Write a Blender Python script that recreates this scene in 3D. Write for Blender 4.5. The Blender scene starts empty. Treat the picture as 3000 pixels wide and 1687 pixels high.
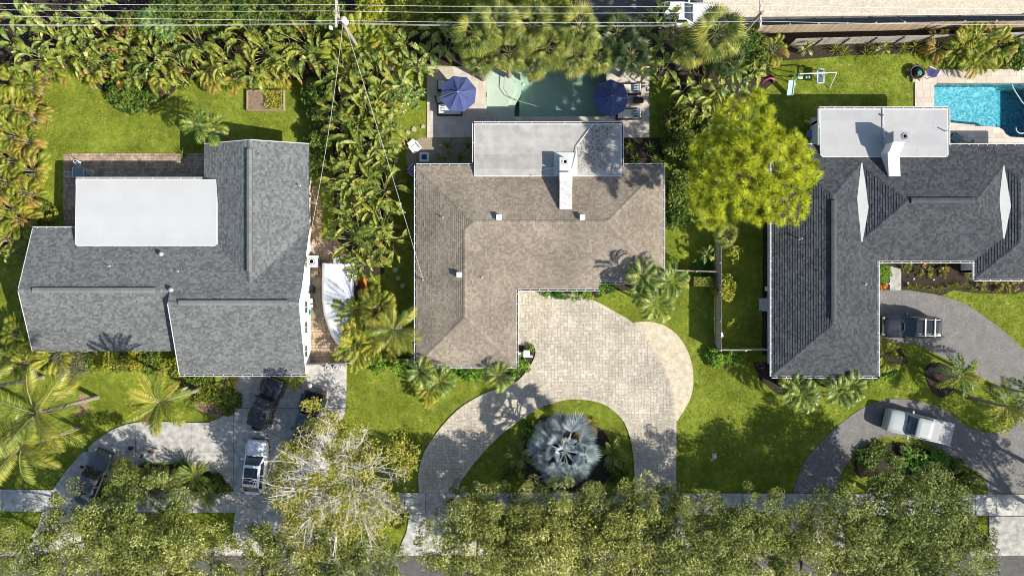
import bpy, math, random
import numpy as np
from mathutils import Vector, Matrix
C = bpy.context.scene
COL = C.collection
R = math.radians
PI = math.pi
# ------------------------------------------------------------------ camera, sky, sun, exposure
H = 59.0                     # drone height in metres
K = 34.0                     # photograph pixels per metre on the ground
cam = bpy.data.cameras.new('camera')
cam.sensor_width = 36.0
cam.lens = 36.0 * H / (3000.0 / K)
cam.clip_start = 1.0
cam.clip_end = 1000.0
camo = bpy.data.objects.new('camera', cam)
camo.location = (0, 0, H)
COL.objects.link(camo)
C.camera = camo
SUN = Vector((1.22, -0.63, 1.0)).normalized()
EL = math.asin(SUN.z)
wd = bpy.data.worlds.new('World')
C.world = wd
wd.use_nodes = True
nt = wd.node_tree
sky = nt.nodes.new('ShaderNodeTexSky')
sky.sky_type = 'NISHITA'
sky.sun_disc = False
sky.sun_elevation = EL
sky.sun_rotation = math.atan2(SUN.x, SUN.y)
nt.links.new(sky.outputs[0], nt.nodes['Background'].inputs[0])
nt.nodes['Background'].inputs[1].default_value = 0.098
sl = bpy.data.lights.new('sun', 'SUN')
sl.energy = 4.6
sl.angle = R(0.5)
sl.color = (1.0, 0.945, 0.84)
so = bpy.data.objects.new('sun', sl)
so.rotation_euler = SUN.to_track_quat('Z', 'Y').to_euler()
so.location = SUN * 90
COL.objects.link(so)
C.view_settings.view_transform = 'Standard'
C.view_settings.look = 'None'
C.view_settings.gamma = 1
C.view_settings.exposure = 0.76
C.view_settings.use_curve_mapping = False
C.cycles.pixel_filter_type = 'BLACKMAN_HARRIS'
C.cycles.filter_width = 1.0
C.cycles.max_bounces = 7
C.cycles.transparent_max_bounces = 12

# ------------------------------------------------------------------ helpers
rnd = random.Random(7)
def W(px, py, z=0.0):
    """ground-plan point of height z seen at photograph pixel px, py"""
    k = (H - z) / H / K
    return Vector(((px - 1500) * k, (843.5 - py) * k, z))
def P2(pts, z=0.0):
    return [tuple(W(x, y, z)[:2]) for x, y in pts]
def smooth(pts, n=4, closed=True):
    out = []
    m = len(pts)
    for i in range(m if closed else m - 1):
        p0, p1, p2, p3 = [Vector(pts[(i + j) % m]) if closed else Vector(pts[min(max(i + j, 0), m - 1)]) for j in (-1, 0, 1, 2)]
        for k in range(n):
            t = k / n
            q = 0.5 * (2 * p1 + (p2 - p0) * t + (2 * p0 - 5 * p1 + 4 * p2 - p3) * t * t + (3 * p1 - p0 - 3 * p2 + p3) * t ** 3)
            out.append(tuple(q))
    if not closed:
        out.append(tuple(pts[-1]))
    return out
def area(p):
    return 0.5 * sum(p[i - 1][0] * p[i][1] - p[i][0] * p[i - 1][1] for i in range(len(p)))
def ccw(p):
    p = list(p)
    return p if area(p) > 0 else p[::-1]
def inside(poly, X, Y):
    """vectorised even-odd test"""
    r = np.zeros(len(X), bool)
    n = len(poly)
    for i in range(n):
        x0, y0 = poly[i - 1]
        x1, y1 = poly[i]
        if y0 == y1:
            continue
        c = ((y0 > Y) != (y1 > Y)) & (X < (x1 - x0) * (Y - y0) / (y1 - y0) + x0)
        r ^= c
    return r
def clip(poly, x0, x1, y0, y1):
    def cut(p, f, g):
        o = []
        for i in range(len(p)):
            a, b = p[i - 1], p[i]
            fa, fb = f(a), f(b)
            if fa != fb:
                o.append(g(a, b))
            if fb:
                o.append(b)
        return o
    def gx(v):
        return lambda a, b: (v, a[1] + (b[1] - a[1]) * (v - a[0]) / (b[0] - a[0]))
    def gy(v):
        return lambda a, b: (a[0] + (b[0] - a[0]) * (v - a[1]) / (b[1] - a[1]), v)
    p = poly
    for f, g in ((lambda q: q[0] >= x0, gx(x0)), (lambda q: q[0] <= x1, gx(x1)), (lambda q: q[1] >= y0, gy(y0)), (lambda q: q[1] <= y1, gy(y1))):
        if len(p) < 3:
            return []
        p = cut(p, f, g)
    return p if len(p) >= 3 else []

# ------------------------------------------------------------------ materials
def N(t, k, **kw):
    n = t.nodes.new(k)
    for a, b in kw.items():
        setattr(n, a, b)
    return n
def rgba(c):
    return (c[0], c[1], c[2], 1)
MATS = {}
def mat(name, c, c2=None, rough=0.7, spec=0.3, metal=0.0, ns=3.0, bump=0.0, bs=40.0, tone=False, orand=0.0, coat=0.0, ns2=None, amt2=0.0, c3=None, detail=6):
    """surface colour c..c2 mixed by object-space noise; tone = per-face value, orand = per-object value"""
    if name in MATS:
        return MATS[name]
    m = bpy.data.materials.new(name)
    MATS[name] = m
    m.use_nodes = True
    t = m.node_tree
    b = t.nodes['Principled BSDF']
    b.inputs['Roughness'].default_value = rough
    b.inputs['Specular IOR Level'].default_value = spec
    b.inputs['Metallic'].default_value = metal
    b.inputs['Coat Weight'].default_value = coat
    b.inputs['Base Color'].default_value = rgba(c)
    geo = N(t, 'ShaderNodeNewGeometry')
    col = None
    if c2 is not None:
        nz = N(t, 'ShaderNodeTexNoise')
        nz.inputs['Scale'].default_value = ns
        nz.inputs['Detail'].default_value = detail
        nz.inputs['Roughness'].default_value = 0.65
        t.links.new(geo.outputs['Position'], nz.inputs['Vector'])
        f = N(t, 'ShaderNodeMapRange')
        f.inputs[1].default_value = 0.33
        f.inputs[2].default_value = 0.67
        t.links.new(nz.outputs[0], f.inputs[0])
        fac = f.outputs[0]
        if tone or orand:
            s = None
            if tone:
                a = N(t, 'ShaderNodeAttribute', attribute_name='tone')
                s = a.outputs['Fac']
            if orand:
                oi = N(t, 'ShaderNodeObjectInfo')
                if s is None:
                    s = oi.outputs['Random']
                else:
                    ad = N(t, 'ShaderNodeMath', operation='ADD')
                    t.links.new(s, ad.inputs[0])
                    t.links.new(oi.outputs['Random'], ad.inputs[1])
                    fr = N(t, 'ShaderNodeMath', operation='FRACT')
                    t.links.new(ad.outputs[0], fr.inputs[0])
                    s = fr.outputs[0]
            mx = N(t, 'ShaderNodeMix', data_type='FLOAT')
            mx.inputs[0].default_value = 0.75
            t.links.new(fac, mx.inputs[2])
            t.links.new(s, mx.inputs[3])
            fac = mx.outputs[0]
        rp = N(t, 'ShaderNodeValToRGB')
        rp.color_ramp.elements[0].color = rgba(c)
        rp.color_ramp.elements[1].color = rgba(c2)
        if c3 is not None:
            e = rp.color_ramp.elements.new(0.86)
            e.color = rgba(c2)
            rp.color_ramp.elements[2].color = rgba(c3)
        t.links.new(fac, rp.inputs[0])
        col = rp.outputs[0]
        if amt2:
            n2 = N(t, 'ShaderNodeTexNoise')
            n2.inputs['Scale'].default_value = ns2
            n2.inputs['Detail'].default_value = 5
            t.links.new(geo.outputs['Position'], n2.inputs['Vector'])
            m2 = N(t, 'ShaderNodeMapRange')
            m2.inputs[1].default_value = 0.35
            m2.inputs[2].default_value = 0.65
            m2.inputs[3].default_value = 1 - amt2
            m2.inputs[4].default_value = 1 + amt2
            t.links.new(n2.outputs[0], m2.inputs[0])
            vm = N(t, 'ShaderNodeVectorMath', operation='SCALE')
            t.links.new(col, vm.inputs[0])
            t.links.new(m2.outputs[0], vm.inputs['Scale'])
            col = vm.outputs[0]
        t.links.new(col, b.inputs['Base Color'])
    if bump:
        nb = N(t, 'ShaderNodeTexNoise')
        nb.inputs['Scale'].default_value = bs
        nb.inputs['Detail'].default_value = 4
        t.links.new(geo.outputs['Position'], nb.inputs['Vector'])
        bp = N(t, 'ShaderNodeBump')
        bp.inputs['Strength'].default_value = bump
        bp.inputs['Distance'].default_value = 0.03
        t.links.new(nb.outputs[0], bp.inputs['Height'])
        t.links.new(bp.outputs[0], b.inputs['Normal'])
    return m
def leafmat(name, cs, trans=0.3, rough=0.45, spec=0.35, var=0.25, hue=0.03):
    """leaf: ramp over the per-face tone, shifted per object, partly translucent"""
    if name in MATS:
        return MATS[name]
    m = bpy.data.materials.new(name)
    MATS[name] = m
    m.use_nodes = True
    t = m.node_tree
    b = t.nodes['Principled BSDF']
    out = t.nodes['Material Output']
    a = N(t, 'ShaderNodeAttribute', attribute_name='tone')
    rp = N(t, 'ShaderNodeValToRGB')
    el = rp.color_ramp.elements
    while len(el) < len(cs):
        el.new(0.5)
    for i, c in enumerate(cs):
        el[i].position = i / (len(cs) - 1)
    for i, c in enumerate(cs):
        el[i].color = rgba(c)
    t.links.new(a.outputs['Fac'], rp.inputs[0])
    oi = N(t, 'ShaderNodeObjectInfo')
    hs = N(t, 'ShaderNodeHueSaturation')
    mv = N(t, 'ShaderNodeMapRange')
    mv.inputs[3].default_value = 1 - var
    mv.inputs[4].default_value = 1 + var
    t.links.new(oi.outputs['Random'], mv.inputs[0])
    t.links.new(mv.outputs[0], hs.inputs['Value'])
    mh = N(t, 'ShaderNodeMapRange')
    mh.inputs[3].default_value = 0.5 + hue
    mh.inputs[4].default_value = 0.5 - hue
    t.links.new(oi.outputs['Random'], mh.inputs[0])
    t.links.new(mh.outputs[0], hs.inputs['Hue'])
    t.links.new(rp.outputs[0], hs.inputs['Color'])
    t.links.new(hs.outputs[0], b.inputs['Base Color'])
    b.inputs['Roughness'].default_value = rough
    b.inputs['Specular IOR Level'].default_value = spec
    tr = N(t, 'ShaderNodeBsdfTranslucent')
    t.links.new(hs.outputs[0], tr.inputs[0])
    mx = N(t, 'ShaderNodeMixShader')
    mx.inputs[0].default_value = trans
    t.links.new(b.outputs[0], mx.inputs[1])
    t.links.new(tr.outputs[0], mx.inputs[2])
    t.links.new(mx.outputs[0], out.inputs[0])
    return m

# ------------------------------------------------------------------ mesh builder
def link(o, parent=None, world=False):
    COL.objects.link(o)
    if parent is not None:
        o.parent = parent
        if world and parent.parent is None:
            o.location = -parent.location
    return o
def mesh_np(name, V, F, tone=None, mats=(), smooth=False):
    """V (n,3), F (m,k) arrays"""
    me = bpy.data.meshes.new(name)
    V = np.asarray(V, np.float32)
    F = np.asarray(F, np.int32)
    me.vertices.add(len(V))
    me.vertices.foreach_set('co', V.ravel())
    k = F.shape[1]
    me.loops.add(F.size)
    me.loops.foreach_set('vertex_index', F.ravel())
    me.polygons.add(len(F))
    me.polygons.foreach_set('loop_start', np.arange(0, F.size, k, dtype=np.int32))
    me.update(calc_edges=True)
    if tone is not None:
        at = me.attributes.new('tone', 'FLOAT', 'FACE')
        at.data.foreach_set('value', np.asarray(tone, np.float32))
    for m in mats:
        me.materials.append(m)
    if smooth:
        me.polygons.foreach_set('use_smooth', np.ones(len(F), bool))
    return me
class MB:
    def __init__(s):
        s.V = []; s.F = []; s.T = []; s.M = []; s.S = []
    def add(s, V, F, tone=0.5, m=0, sm=False):
        o = len(s.V)
        s.V += [tuple(v) for v in V]
        for f in F:
            s.F.append([i + o for i in f]); s.T.append(tone); s.M.append(m); s.S.append(sm)
        return s
    def box(s, c, d, rz=0.0, m=0, tone=0.5, taper=1.0, ry=0.0, rx=0.0):
        cx, cy, cz = c
        a, b, h = d[0] / 2, d[1] / 2, d[2] / 2
        M_ = Matrix.Rotation(rz, 3, 'Z') @ Matrix.Rotation(ry, 3, 'Y') @ Matrix.Rotation(rx, 3, 'X')
        V = []
        for z, k in ((-h, 1), (h, taper)):
            for x, y in ((-a, -b), (a, -b), (a, b), (-a, b)):
                V.append(M_ @ Vector((x * k, y * k, z)) + Vector(c))
        return s.add(V, [(3, 2, 1, 0), (4, 5, 6, 7), (0, 1, 5, 4), (1, 2, 6, 5), (2, 3, 7, 6), (3, 0, 4, 7)], tone, m)
    def prism(s, poly, z0, z1, m=0, tone=0.5, bottom=False):
        p = ccw(poly)
        n = len(p)
        zf0 = z0 if callable(z0) else (lambda x, y: z0)
        zf1 = z1 if callable(z1) else (lambda x, y: z1)
        V = [(x, y, zf0(x, y)) for x, y in p] + [(x, y, zf1(x, y)) for x, y in p]
        F = [list(range(n, 2 * n))] + [(i, (i + 1) % n, n + (i + 1) % n, n + i) for i in range(n)]
        if bottom:
            F.append(list(range(n - 1, -1, -1)))
        return s.add(V, F, tone, m)
    def tube(s, pts, r, n=6, m=0, tone=0.5, sm=True, cap=True):
        pts = [Vector(p) for p in pts]
        rs = r if isinstance(r, (list, tuple)) else [r] * len(pts)
        V = []
        for i, p in enumerate(pts):
            d = (pts[min(i + 1, len(pts) - 1)] - pts[max(i - 1, 0)]).normalized()
            u = d.cross(Vector((0, 0, 1)))
            if u.length < 1e-3:
                u = Vector((1, 0, 0))
            u.normalize()
            v = u.cross(d)
            for j in range(n):
                a = 2 * PI * j / n
                V.append(p + (u * math.cos(a) + v * math.sin(a)) * rs[i])
        F = []
        for i in range(len(pts) - 1):
            for j in range(n):
                F.append((i * n + j, i * n + (j + 1) % n, (i + 1) * n + (j + 1) % n, (i + 1) * n + j))
        s.add(V, F, tone, m, sm)
        if cap:
            s.add(V[-n:], [list(range(n))], tone, m)
            s.add(V[:n], [list(range(n - 1, -1, -1))], tone, m)
        return s
    def lathe(s, prof, n=16, c=(0, 0, 0), m=0, tone=0.5, sm=True, sx=1.0, sy=1.0):
        V = []
        for r, z in prof:
            for j in range(n):
                a = 2 * PI * j / n
                V.append((c[0] + r * math.cos(a) * sx, c[1] + r * math.sin(a) * sy, c[2] + z))
        F = [(i * n + j, i * n + (j + 1) % n, (i + 1) * n + (j + 1) % n, (i + 1) * n + j) for i in range(len(prof) - 1) for j in range(n)]
        s.add(V, F, tone, m, sm)
        if prof[-1][0] > 1e-4:
            s.add(V[-n:], [list(range(n))], tone, m)
        return s
    def loft(s, rings, m=0, tone=0.5, sm=True, caps=True):
        n = len(rings[0])
        V = [v for r in rings for v in r]
        F = [(i * n + j, i * n + (j + 1) % n, (i + 1) * n + (j + 1) % n, (i + 1) * n + j) for i in range(len(rings) - 1) for j in range(n)]
        s.add(V, F, tone, m, sm)
        if caps:
            s.add(rings[0], [list(range(n - 1, -1, -1))], tone, m)
            s.add(rings[-1], [list(range(n))], tone, m)
        return s
    def mesh(s, name, mats):
        me = bpy.data.meshes.new(name)
        me.from_pydata(s.V, [], s.F)
        if not isinstance(mats, (list, tuple)):
            mats = [mats]
        for m in mats:
            me.materials.append(m)
        at = me.attributes.new('tone', 'FLOAT', 'FACE')
        at.data.foreach_set('value', s.T)
        me.polygons.foreach_set('material_index', s.M)
        me.polygons.foreach_set('use_smooth', s.S)
        me.update()
        return me
    def obj(s, name, mats, parent=None, world=False, loc=None, rz=None):
        o = bpy.data.objects.new(name, s.mesh(name, mats))
        link(o, parent, world)
        if loc is not None:
            o.location = loc
        if rz is not None:
            o.rotation_euler.z = rz
        return o
def thing(name, label, cat, loc=(0, 0, 0), rz=0.0, group=None):
    o = bpy.data.objects.new(name, None)
    o.empty_display_size = 0.3
    o.location = loc
    o.rotation_euler.z = rz
    COL.objects.link(o)
    return tag(o, label, cat, group)
def tag(o, label, cat, group=None):
    o['label'] = label
    o['category'] = cat
    if group:
        o['group'] = group
    return o
def struct(o, kind='structure', label=None):
    o['kind'] = kind
    if label:
        o['label'] = label
    return o
def inst(me, name, parent=None, loc=(0, 0, 0), rot=(0, 0, 0), sc=1.0):
    o = bpy.data.objects.new(name, me)
    o.location = loc
    o.rotation_euler = rot
    o.scale = (sc, sc, sc) if not isinstance(sc, tuple) else sc
    return link(o, parent)
ORD = ['first', 'second', 'third', 'fourth', 'fifth', 'sixth', 'seventh', 'eighth', 'ninth', 'tenth', 'eleventh', 'twelfth', 'thirteenth', 'fourteenth', 'fifteenth', 'sixteenth', 'seventeenth', 'eighteenth', 'nineteenth', 'twentieth', 'twenty-first', 'twenty-second', 'twenty-third', 'twenty-fourth', 'twenty-fifth', 'twenty-sixth', 'twenty-seventh', 'twenty-eighth', 'twenty-ninth', 'thirtieth']
# ------------------------------------------------------------------ ground, roads, drives, beds
NOGRASS = []
M_lawn = mat('lawn_soil', (0.105, 0.145, 0.020), (0.205, 0.235, 0.034), c3=(0.32, 0.27, 0.13), rough=0.95, spec=0.02, ns=1.7, bump=0.8, bs=30, amt2=0.25, ns2=0.35)
M_conc = mat('concrete', (0.35, 0.34, 0.315), (0.50, 0.485, 0.45), rough=0.9, spec=0.2, ns=1.1, bump=0.25, bs=60, orand=0.3, amt2=0.2, ns2=2.2, detail=10)
M_joint = mat('joint_sand', (0.10, 0.085, 0.07), (0.17, 0.15, 0.12), rough=0.95, spec=0.1, ns=12)
M_asph = mat('asphalt', (0.155, 0.148, 0.142), (0.215, 0.205, 0.195), rough=0.9, spec=0.25, ns=1.2, bump=0.5, bs=70, amt2=0.18, ns2=9)
M_road = mat('road_asphalt', (0.085, 0.083, 0.082), (0.13, 0.126, 0.12), rough=0.9, spec=0.25, ns=1.5, bump=0.5, bs=60, amt2=0.15, ns2=8)
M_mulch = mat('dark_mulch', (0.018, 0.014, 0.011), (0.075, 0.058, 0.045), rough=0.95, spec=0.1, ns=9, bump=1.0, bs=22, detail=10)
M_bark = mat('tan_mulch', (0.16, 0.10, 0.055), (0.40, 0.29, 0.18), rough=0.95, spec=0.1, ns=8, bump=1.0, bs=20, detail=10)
M_gravel = mat('pebbles', (0.12, 0.09, 0.065), (0.46, 0.38, 0.28), rough=0.9, spec=0.2, ns=14, bump=1.0, bs=18, detail=8)
M_shell = mat('beige_stone', (0.45, 0.38, 0.27), (0.64, 0.56, 0.42), rough=0.9, spec=0.2, ns=7, bump=1.0, bs=14, detail=9, amt2=0.15, ns2=2)
M_paver = mat('driveway_paver', (0.385, 0.335, 0.265), (0.53, 0.48, 0.395), rough=0.9, spec=0.2, ns=14, tone=True, orand=0.5, c3=(0.66, 0.62, 0.52), bump=0.4, bs=40, amt2=0.14, ns2=0.35)
M_trav = mat('travertine', (0.47, 0.405, 0.33), (0.60, 0.535, 0.455), rough=0.8, spec=0.3, ns=6, tone=True, orand=0.5, bump=0.2, bs=40, amt2=0.06, ns2=1)
M_brick = mat('patio_brick', (0.27, 0.185, 0.13), (0.47, 0.36, 0.26), rough=0.9, spec=0.2, ns=10, tone=True, orand=0.5, bump=0.4, bs=40, amt2=0.22, ns2=1.2)
M_tan = mat('sandy_concrete', (0.47, 0.41, 0.32), (0.60, 0.535, 0.43), rough=0.9, spec=0.2, ns=1.5, bump=0.25, bs=40, amt2=0.12, ns2=6)
M_step = mat('stepping_stone', (0.40, 0.32, 0.21), (0.52, 0.43, 0.30), rough=0.9, ns=6, bump=0.4)

POOL2 = (-2.19, 8.12, 14.73, 19.0)          # x0, x1, y0, y1
POOL3 = (36.2, 46.5, 12.4, 17.75)
xs = sorted([-150, 150, POOL2[0], POOL2[1], POOL3[0], POOL3[1]])
ys = sorted([-150, 150, POOL2[2], POOL2[3], POOL3[2], POOL3[3]])
g = MB()
for i in range(len(xs) - 1):
    for j in range(len(ys) - 1):
        mx_, my_ = (xs[i] + xs[i + 1]) / 2, (ys[j] + ys[j + 1]) / 2
        if any(p[0] < mx_ < p[1] and p[2] < my_ < p[3] for p in (POOL2, POOL3)):
            continue
        g.add([(xs[i], ys[j], 0), (xs[i + 1], ys[j], 0), (xs[i + 1], ys[j + 1], 0), (xs[i], ys[j + 1], 0)], [(0, 1, 2, 3)])
struct(g.obj('lawn_ground', M_lawn))

def sheet(name, pts, m, z=0.012, label=None, sm=0, grass=False, world=None):
    p = world if world is not None else P2(smooth(pts, sm) if sm else pts)
    o = MB().prism(p, -0.05, z).obj(name, m)
    struct(o, 'structure', label)
    if not grass:
        NOGRASS.append(ccw(p))
    return o

TONE = random.Random(3)
def paving(owner, poly, z0, th, m, rows=None, cols=None, xs=None, ys=None, joint=0.012, part='paver', maxparts=300, minfrac=0.12, jit=0.004, bond=True, stuffname='paver_field', avoid=(), ashlar=None):
    """lay single pavers / slabs clipped to the outline; the largest maxparts are parts, the others one stuff part"""
    X = [p[0] for p in poly]; Y = [p[1] for p in poly]
    x0, x1, y0, y1 = min(X), max(X), min(Y), max(Y)
    rects = []
    if ashlar:
        nx, ny = int((x1 - x0) / ashlar) + 2, int((y1 - y0) / ashlar) + 2
        occ = np.zeros((nx + 4, ny + 4), bool)
        szs = [(2, 2), (2, 2), (2, 3), (3, 2), (1, 2), (2, 1), (3, 3)]
        for j in range(ny):
            for i in range(nx):
                if occ[i, j]:
                    continue
                for w, h in [TONE.choice(szs) for _ in range(3)] + [(1, 1)]:
                    if not occ[i:i + w, j:j + h].any():
                        break
                occ[i:i + w, j:j + h] = True
                rects.append((x0 + i * ashlar, x0 + (i + w) * ashlar, y0 + j * ashlar, y0 + (j + h) * ashlar))
    elif xs is not None:
        for j in range(len(ys) - 1):
            for i in range(len(xs) - 1):
                rects.append((xs[i], xs[i + 1], ys[j], ys[j + 1]))
    else:
        y = y0
        while y < y1:
            h = TONE.choice(rows)
            x = x0 - TONE.random() * max(cols) if bond else x0
            while x < x1:
                w = TONE.choice(cols)
                rects.append((x, x + w, y, y + h))
                x += w
            y += h
    out = []
    if rects:
        A = np.array(rects)
        cin = np.ones(len(A), bool)
        for a, b in ((0, 2), (1, 2), (1, 3), (0, 3)):
            cin &= inside(poly, A[:, a], A[:, b])
    for i, r in enumerate(rects):
        q = (r[0] + joint / 2, r[1] - joint / 2, r[2] + joint / 2, r[3] - joint / 2)
        if any(a[0] < (r[0] + r[1]) / 2 < a[1] and a[2] < (r[2] + r[3]) / 2 < a[3] for a in avoid):
            continue
        p = clip(poly, *q)
        if len(p) >= 3:
            ar = abs(area(p))
            full = (q[1] - q[0]) * (q[3] - q[2])
            if ar > minfrac * full:
                out.append((ar, q if ar > 0.999 * full else None, p))
    out.sort(key=lambda e: -e[0])
    cache = {}
    for ar, q, p in out[:maxparts]:
        dz = TONE.uniform(-jit, jit)
        cx = sum(a for a, b in p) / len(p); cy = sum(b for a, b in p) / len(p)
        if q:
            key = (round(q[1] - q[0], 3), round(q[3] - q[2], 3))
            cx, cy = (q[0] + q[1]) / 2, (q[2] + q[3]) / 2
            if key not in cache:
                cache[key] = MB().prism([(a - cx, b - cy) for a, b in p], -th, 0, tone=0).mesh(part, m)
            me = cache[key]
        else:
            me = MB().prism([(a - cx, b - cy) for a, b in p], -th, 0, tone=0).mesh(part, m)
        inst(me, part, owner, (cx, cy, z0 + th + dz), (TONE.uniform(-.006, .006), TONE.uniform(-.006, .006), 0))
    if out[maxparts:]:
        b = MB()
        for ar, q, p in out[maxparts:]:
            b.prism(p, z0, z0 + th + TONE.uniform(-jit, jit), tone=TONE.random())
        struct(b.obj(stuffname, m, owner), 'stuff')
    return owner

# street and far road
sheet('street', None, M_road, 0.008, world=[(-150, W(0, 1618).y), (-150, -60), (150, -60), (150, W(0, 1618).y)])
sheet('back_road', None, M_road, 0.008, world=[(W(1450, 0).x, W(0, 72).y), (150, W(0, 72).y), (150, 60), (W(1450, 0).x, 60)])
sheet('sandy_lot', [(2060, 52), (2480, 48), (2990, 42), (3040, 20), (3040, -260), (2060, -260)], M_tan, 0.016)
# curb gutter along the street
gut = struct(MB().prism([(-60, W(0, 1626).y), (60, W(0, 1626).y), (60, W(0, 1614).y), (-60, W(0, 1614).y)], -0.05, 0.03).obj('street_gutter', M_conc))

# left concrete drive
drv1 = [(900, 1062), (1016, 1068), (1014, 1200), (985, 1270), (958, 1400), (950, 1440), (950, 1505), (690, 1500), (688, 1440), (680, 1425), (637, 1388), (590, 1369), (544, 1357), (466, 1354), (416, 1359), (377, 1372), (340, 1392), (300, 1422), (262, 1465), (236, 1500), (126, 1500), (155, 1436), (194, 1380), (237, 1330), (280, 1291), (330, 1258), (369, 1242), (420, 1234), (478, 1234), (563, 1237), (614, 1237), (660, 1215), (686, 1194), (693, 1124), (700, 1094)]
p1 = ccw(P2(drv1)); NOGRASS.append(p1)
d1 = struct(MB().prism(p1, -0.05, 0.03).obj('concrete_driveway', M_joint), label='pale concrete horseshoe driveway of the left house')
X_ = lambda *a: sorted(W(x, 0).x for x in a)
Y_ = lambda *a: sorted(W(0, y).y for y in a)
paving(d1, p1, 0.03, 0.06, M_conc, xs=X_(100, 260, 398, 563, 685, 785, 882, 1020), ys=Y_(1055, 1195, 1322, 1440, 1510), joint=0.035, part='slab', minfrac=0.02)
# sidewalk
sw = [(-300, 1430), (1200, 1442), (1500, 1442), (3300, 1448), (3300, 1510), (1500, 1503), (1200, 1503), (-300, 1494)]
ps = ccw(P2(sw)); NOGRASS.append(ps)
s1 = struct(MB().prism(ps, -0.05, 0.02).obj('sidewalk', M_joint))
paving(s1, ps, 0.04, 0.055, M_conc, xs=[W(-300, 0).x + 1.82 * i for i in range(60)], ys=Y_(1425, 1515), joint=0.035, part='slab')
# aprons from sidewalk to street
for nm, pts, lb in (('driveway_apron', [(236, 1496), (126, 1496), (112, 1543), (74, 1598), (50, 1618), (260, 1618), (235, 1560)], 'concrete apron at the far left end of the sidewalk'),
                    ('driveway_apron', [(950, 1504), (690, 1500), (682, 1560), (650, 1595), (570, 1618), (980, 1618)], 'concrete apron below the white car'),
                    ('driveway_apron', [(1378, 1504), (1200, 1504), (1192, 1555), (1165, 1618), (1420, 1618), (1390, 1560)], 'concrete apron below the left leg of the paver driveway'),
                    ('driveway_apron', [(1998, 1506), (1856, 1506), (1850, 1560), (1825, 1618), (2040, 1618), (2005, 1560)], 'concrete apron below the right leg of the paver driveway'),
                    ('driveway_apron', [(2460, 1509), (2318, 1509), (2310, 1560), (2280, 1618), (2500, 1618), (2470, 1560)], 'concrete apron below the left leg of the asphalt drive'),
                    ('driveway_apron', [(3110, 1511), (2896, 1511), (2896, 1618), (3140, 1618)], 'concrete apron beside the two black bins')):
    q = ccw(P2(pts)); NOGRASS.append(q)
    a1 = struct(MB().prism(q, -0.05, 0.025).obj(nm, M_joint), label=lb)
    xm = [p[0] for p in q]
    paving(a1, q, 0.04, 0.05, M_conc, xs=[min(xm), min(xm) + (max(xm) - min(xm)) * .45, max(xm)], ys=Y_(1490, 1620), joint=0.035, part='slab', minfrac=0.01)

# middle paver drive
drv2 = [(1514, 846), (1565, 850)] + smooth([(1590, 858), (1680, 862), (1740, 880), (1800, 912), (1855, 946), (1905, 1000), (1948, 1080), (1968, 1140), (1981, 1232)], 3, False) + [(1980, 1441), (1860, 1441)] + smooth([(1858, 1370), (1850, 1300), (1830, 1240), (1800, 1205), (1760, 1180), (1700, 1169), (1650, 1172), (1590, 1190), (1530, 1225), (1470, 1270), (1420, 1320), (1370, 1380), (1346, 1420)], 3, False) + [(1342, 1441), (1228, 1441)] + smooth([(1225, 1390), (1240, 1330), (1270, 1280), (1310, 1230), (1360, 1185), (1430, 1147), (1470, 1136), (1500, 1126), (1524, 1108), (1545, 1083), (1563, 1053), (1569, 1030), (1562, 1014), (1545, 1010)], 3, False) + [(1514, 1010)]
p2 = ccw(P2(drv2)); NOGRASS.append(p2)
M_sand = mat('paver_sand', (0.24, 0.21, 0.17), (0.32, 0.28, 0.23), rough=0.95, spec=0.1, ns=12)
d2 = struct(MB().prism(p2, -0.05, 0.045).obj('paver_driveway', M_sand), label='tan stone paver driveway curving in front of the middle house')
paving(d2, p2, 0.03, 0.05, M_paver, ashlar=0.125, joint=0.014, jit=0.004)
# edge course along the curves
def edge_course(owner, poly, w, d, z, m):
    b = MB()
    for (xa, ya), (xb, yb) in zip(poly, poly[1:] + poly[:1]):
        L = math.hypot(xb - xa, yb - ya)
        if L < .05:
            continue
        ux, uy = (xb - xa) / L, (yb - ya) / L
        k = max(1, round(L / w))
        for i in range(k):
            f0, f1 = L * i / k + .008, L * (i + 1) / k - .008
            nx, ny = -uy, ux
            b.prism([(xa + ux * f0, ya + uy * f0), (xa + ux * f1, ya + uy * f1), (xa + ux * f1 + nx * d, ya + uy * f1 + ny * d), (xa + ux * f0 + nx * d, ya + uy * f0 + ny * d)], .02, z + TONE.uniform(-.003, .003), tone=TONE.uniform(.1, .75))
    return struct(b.obj('edge_course', m, owner), 'stuff')
edge_course(d2, p2, .2, .26, .092, M_paver)
# beige stone lobe beside it
sheet('crushed_stone_strip', smooth([(1856, 944), (1905, 942), (1955, 958), (1998, 998), (2024, 1055), (2031, 1118), (2020, 1172), (1984, 1232)], 3, False) + smooth([(1981, 1232), (1968, 1140), (1948, 1080), (1905, 1000)], 3, False), M_shell, 0.05)
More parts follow.
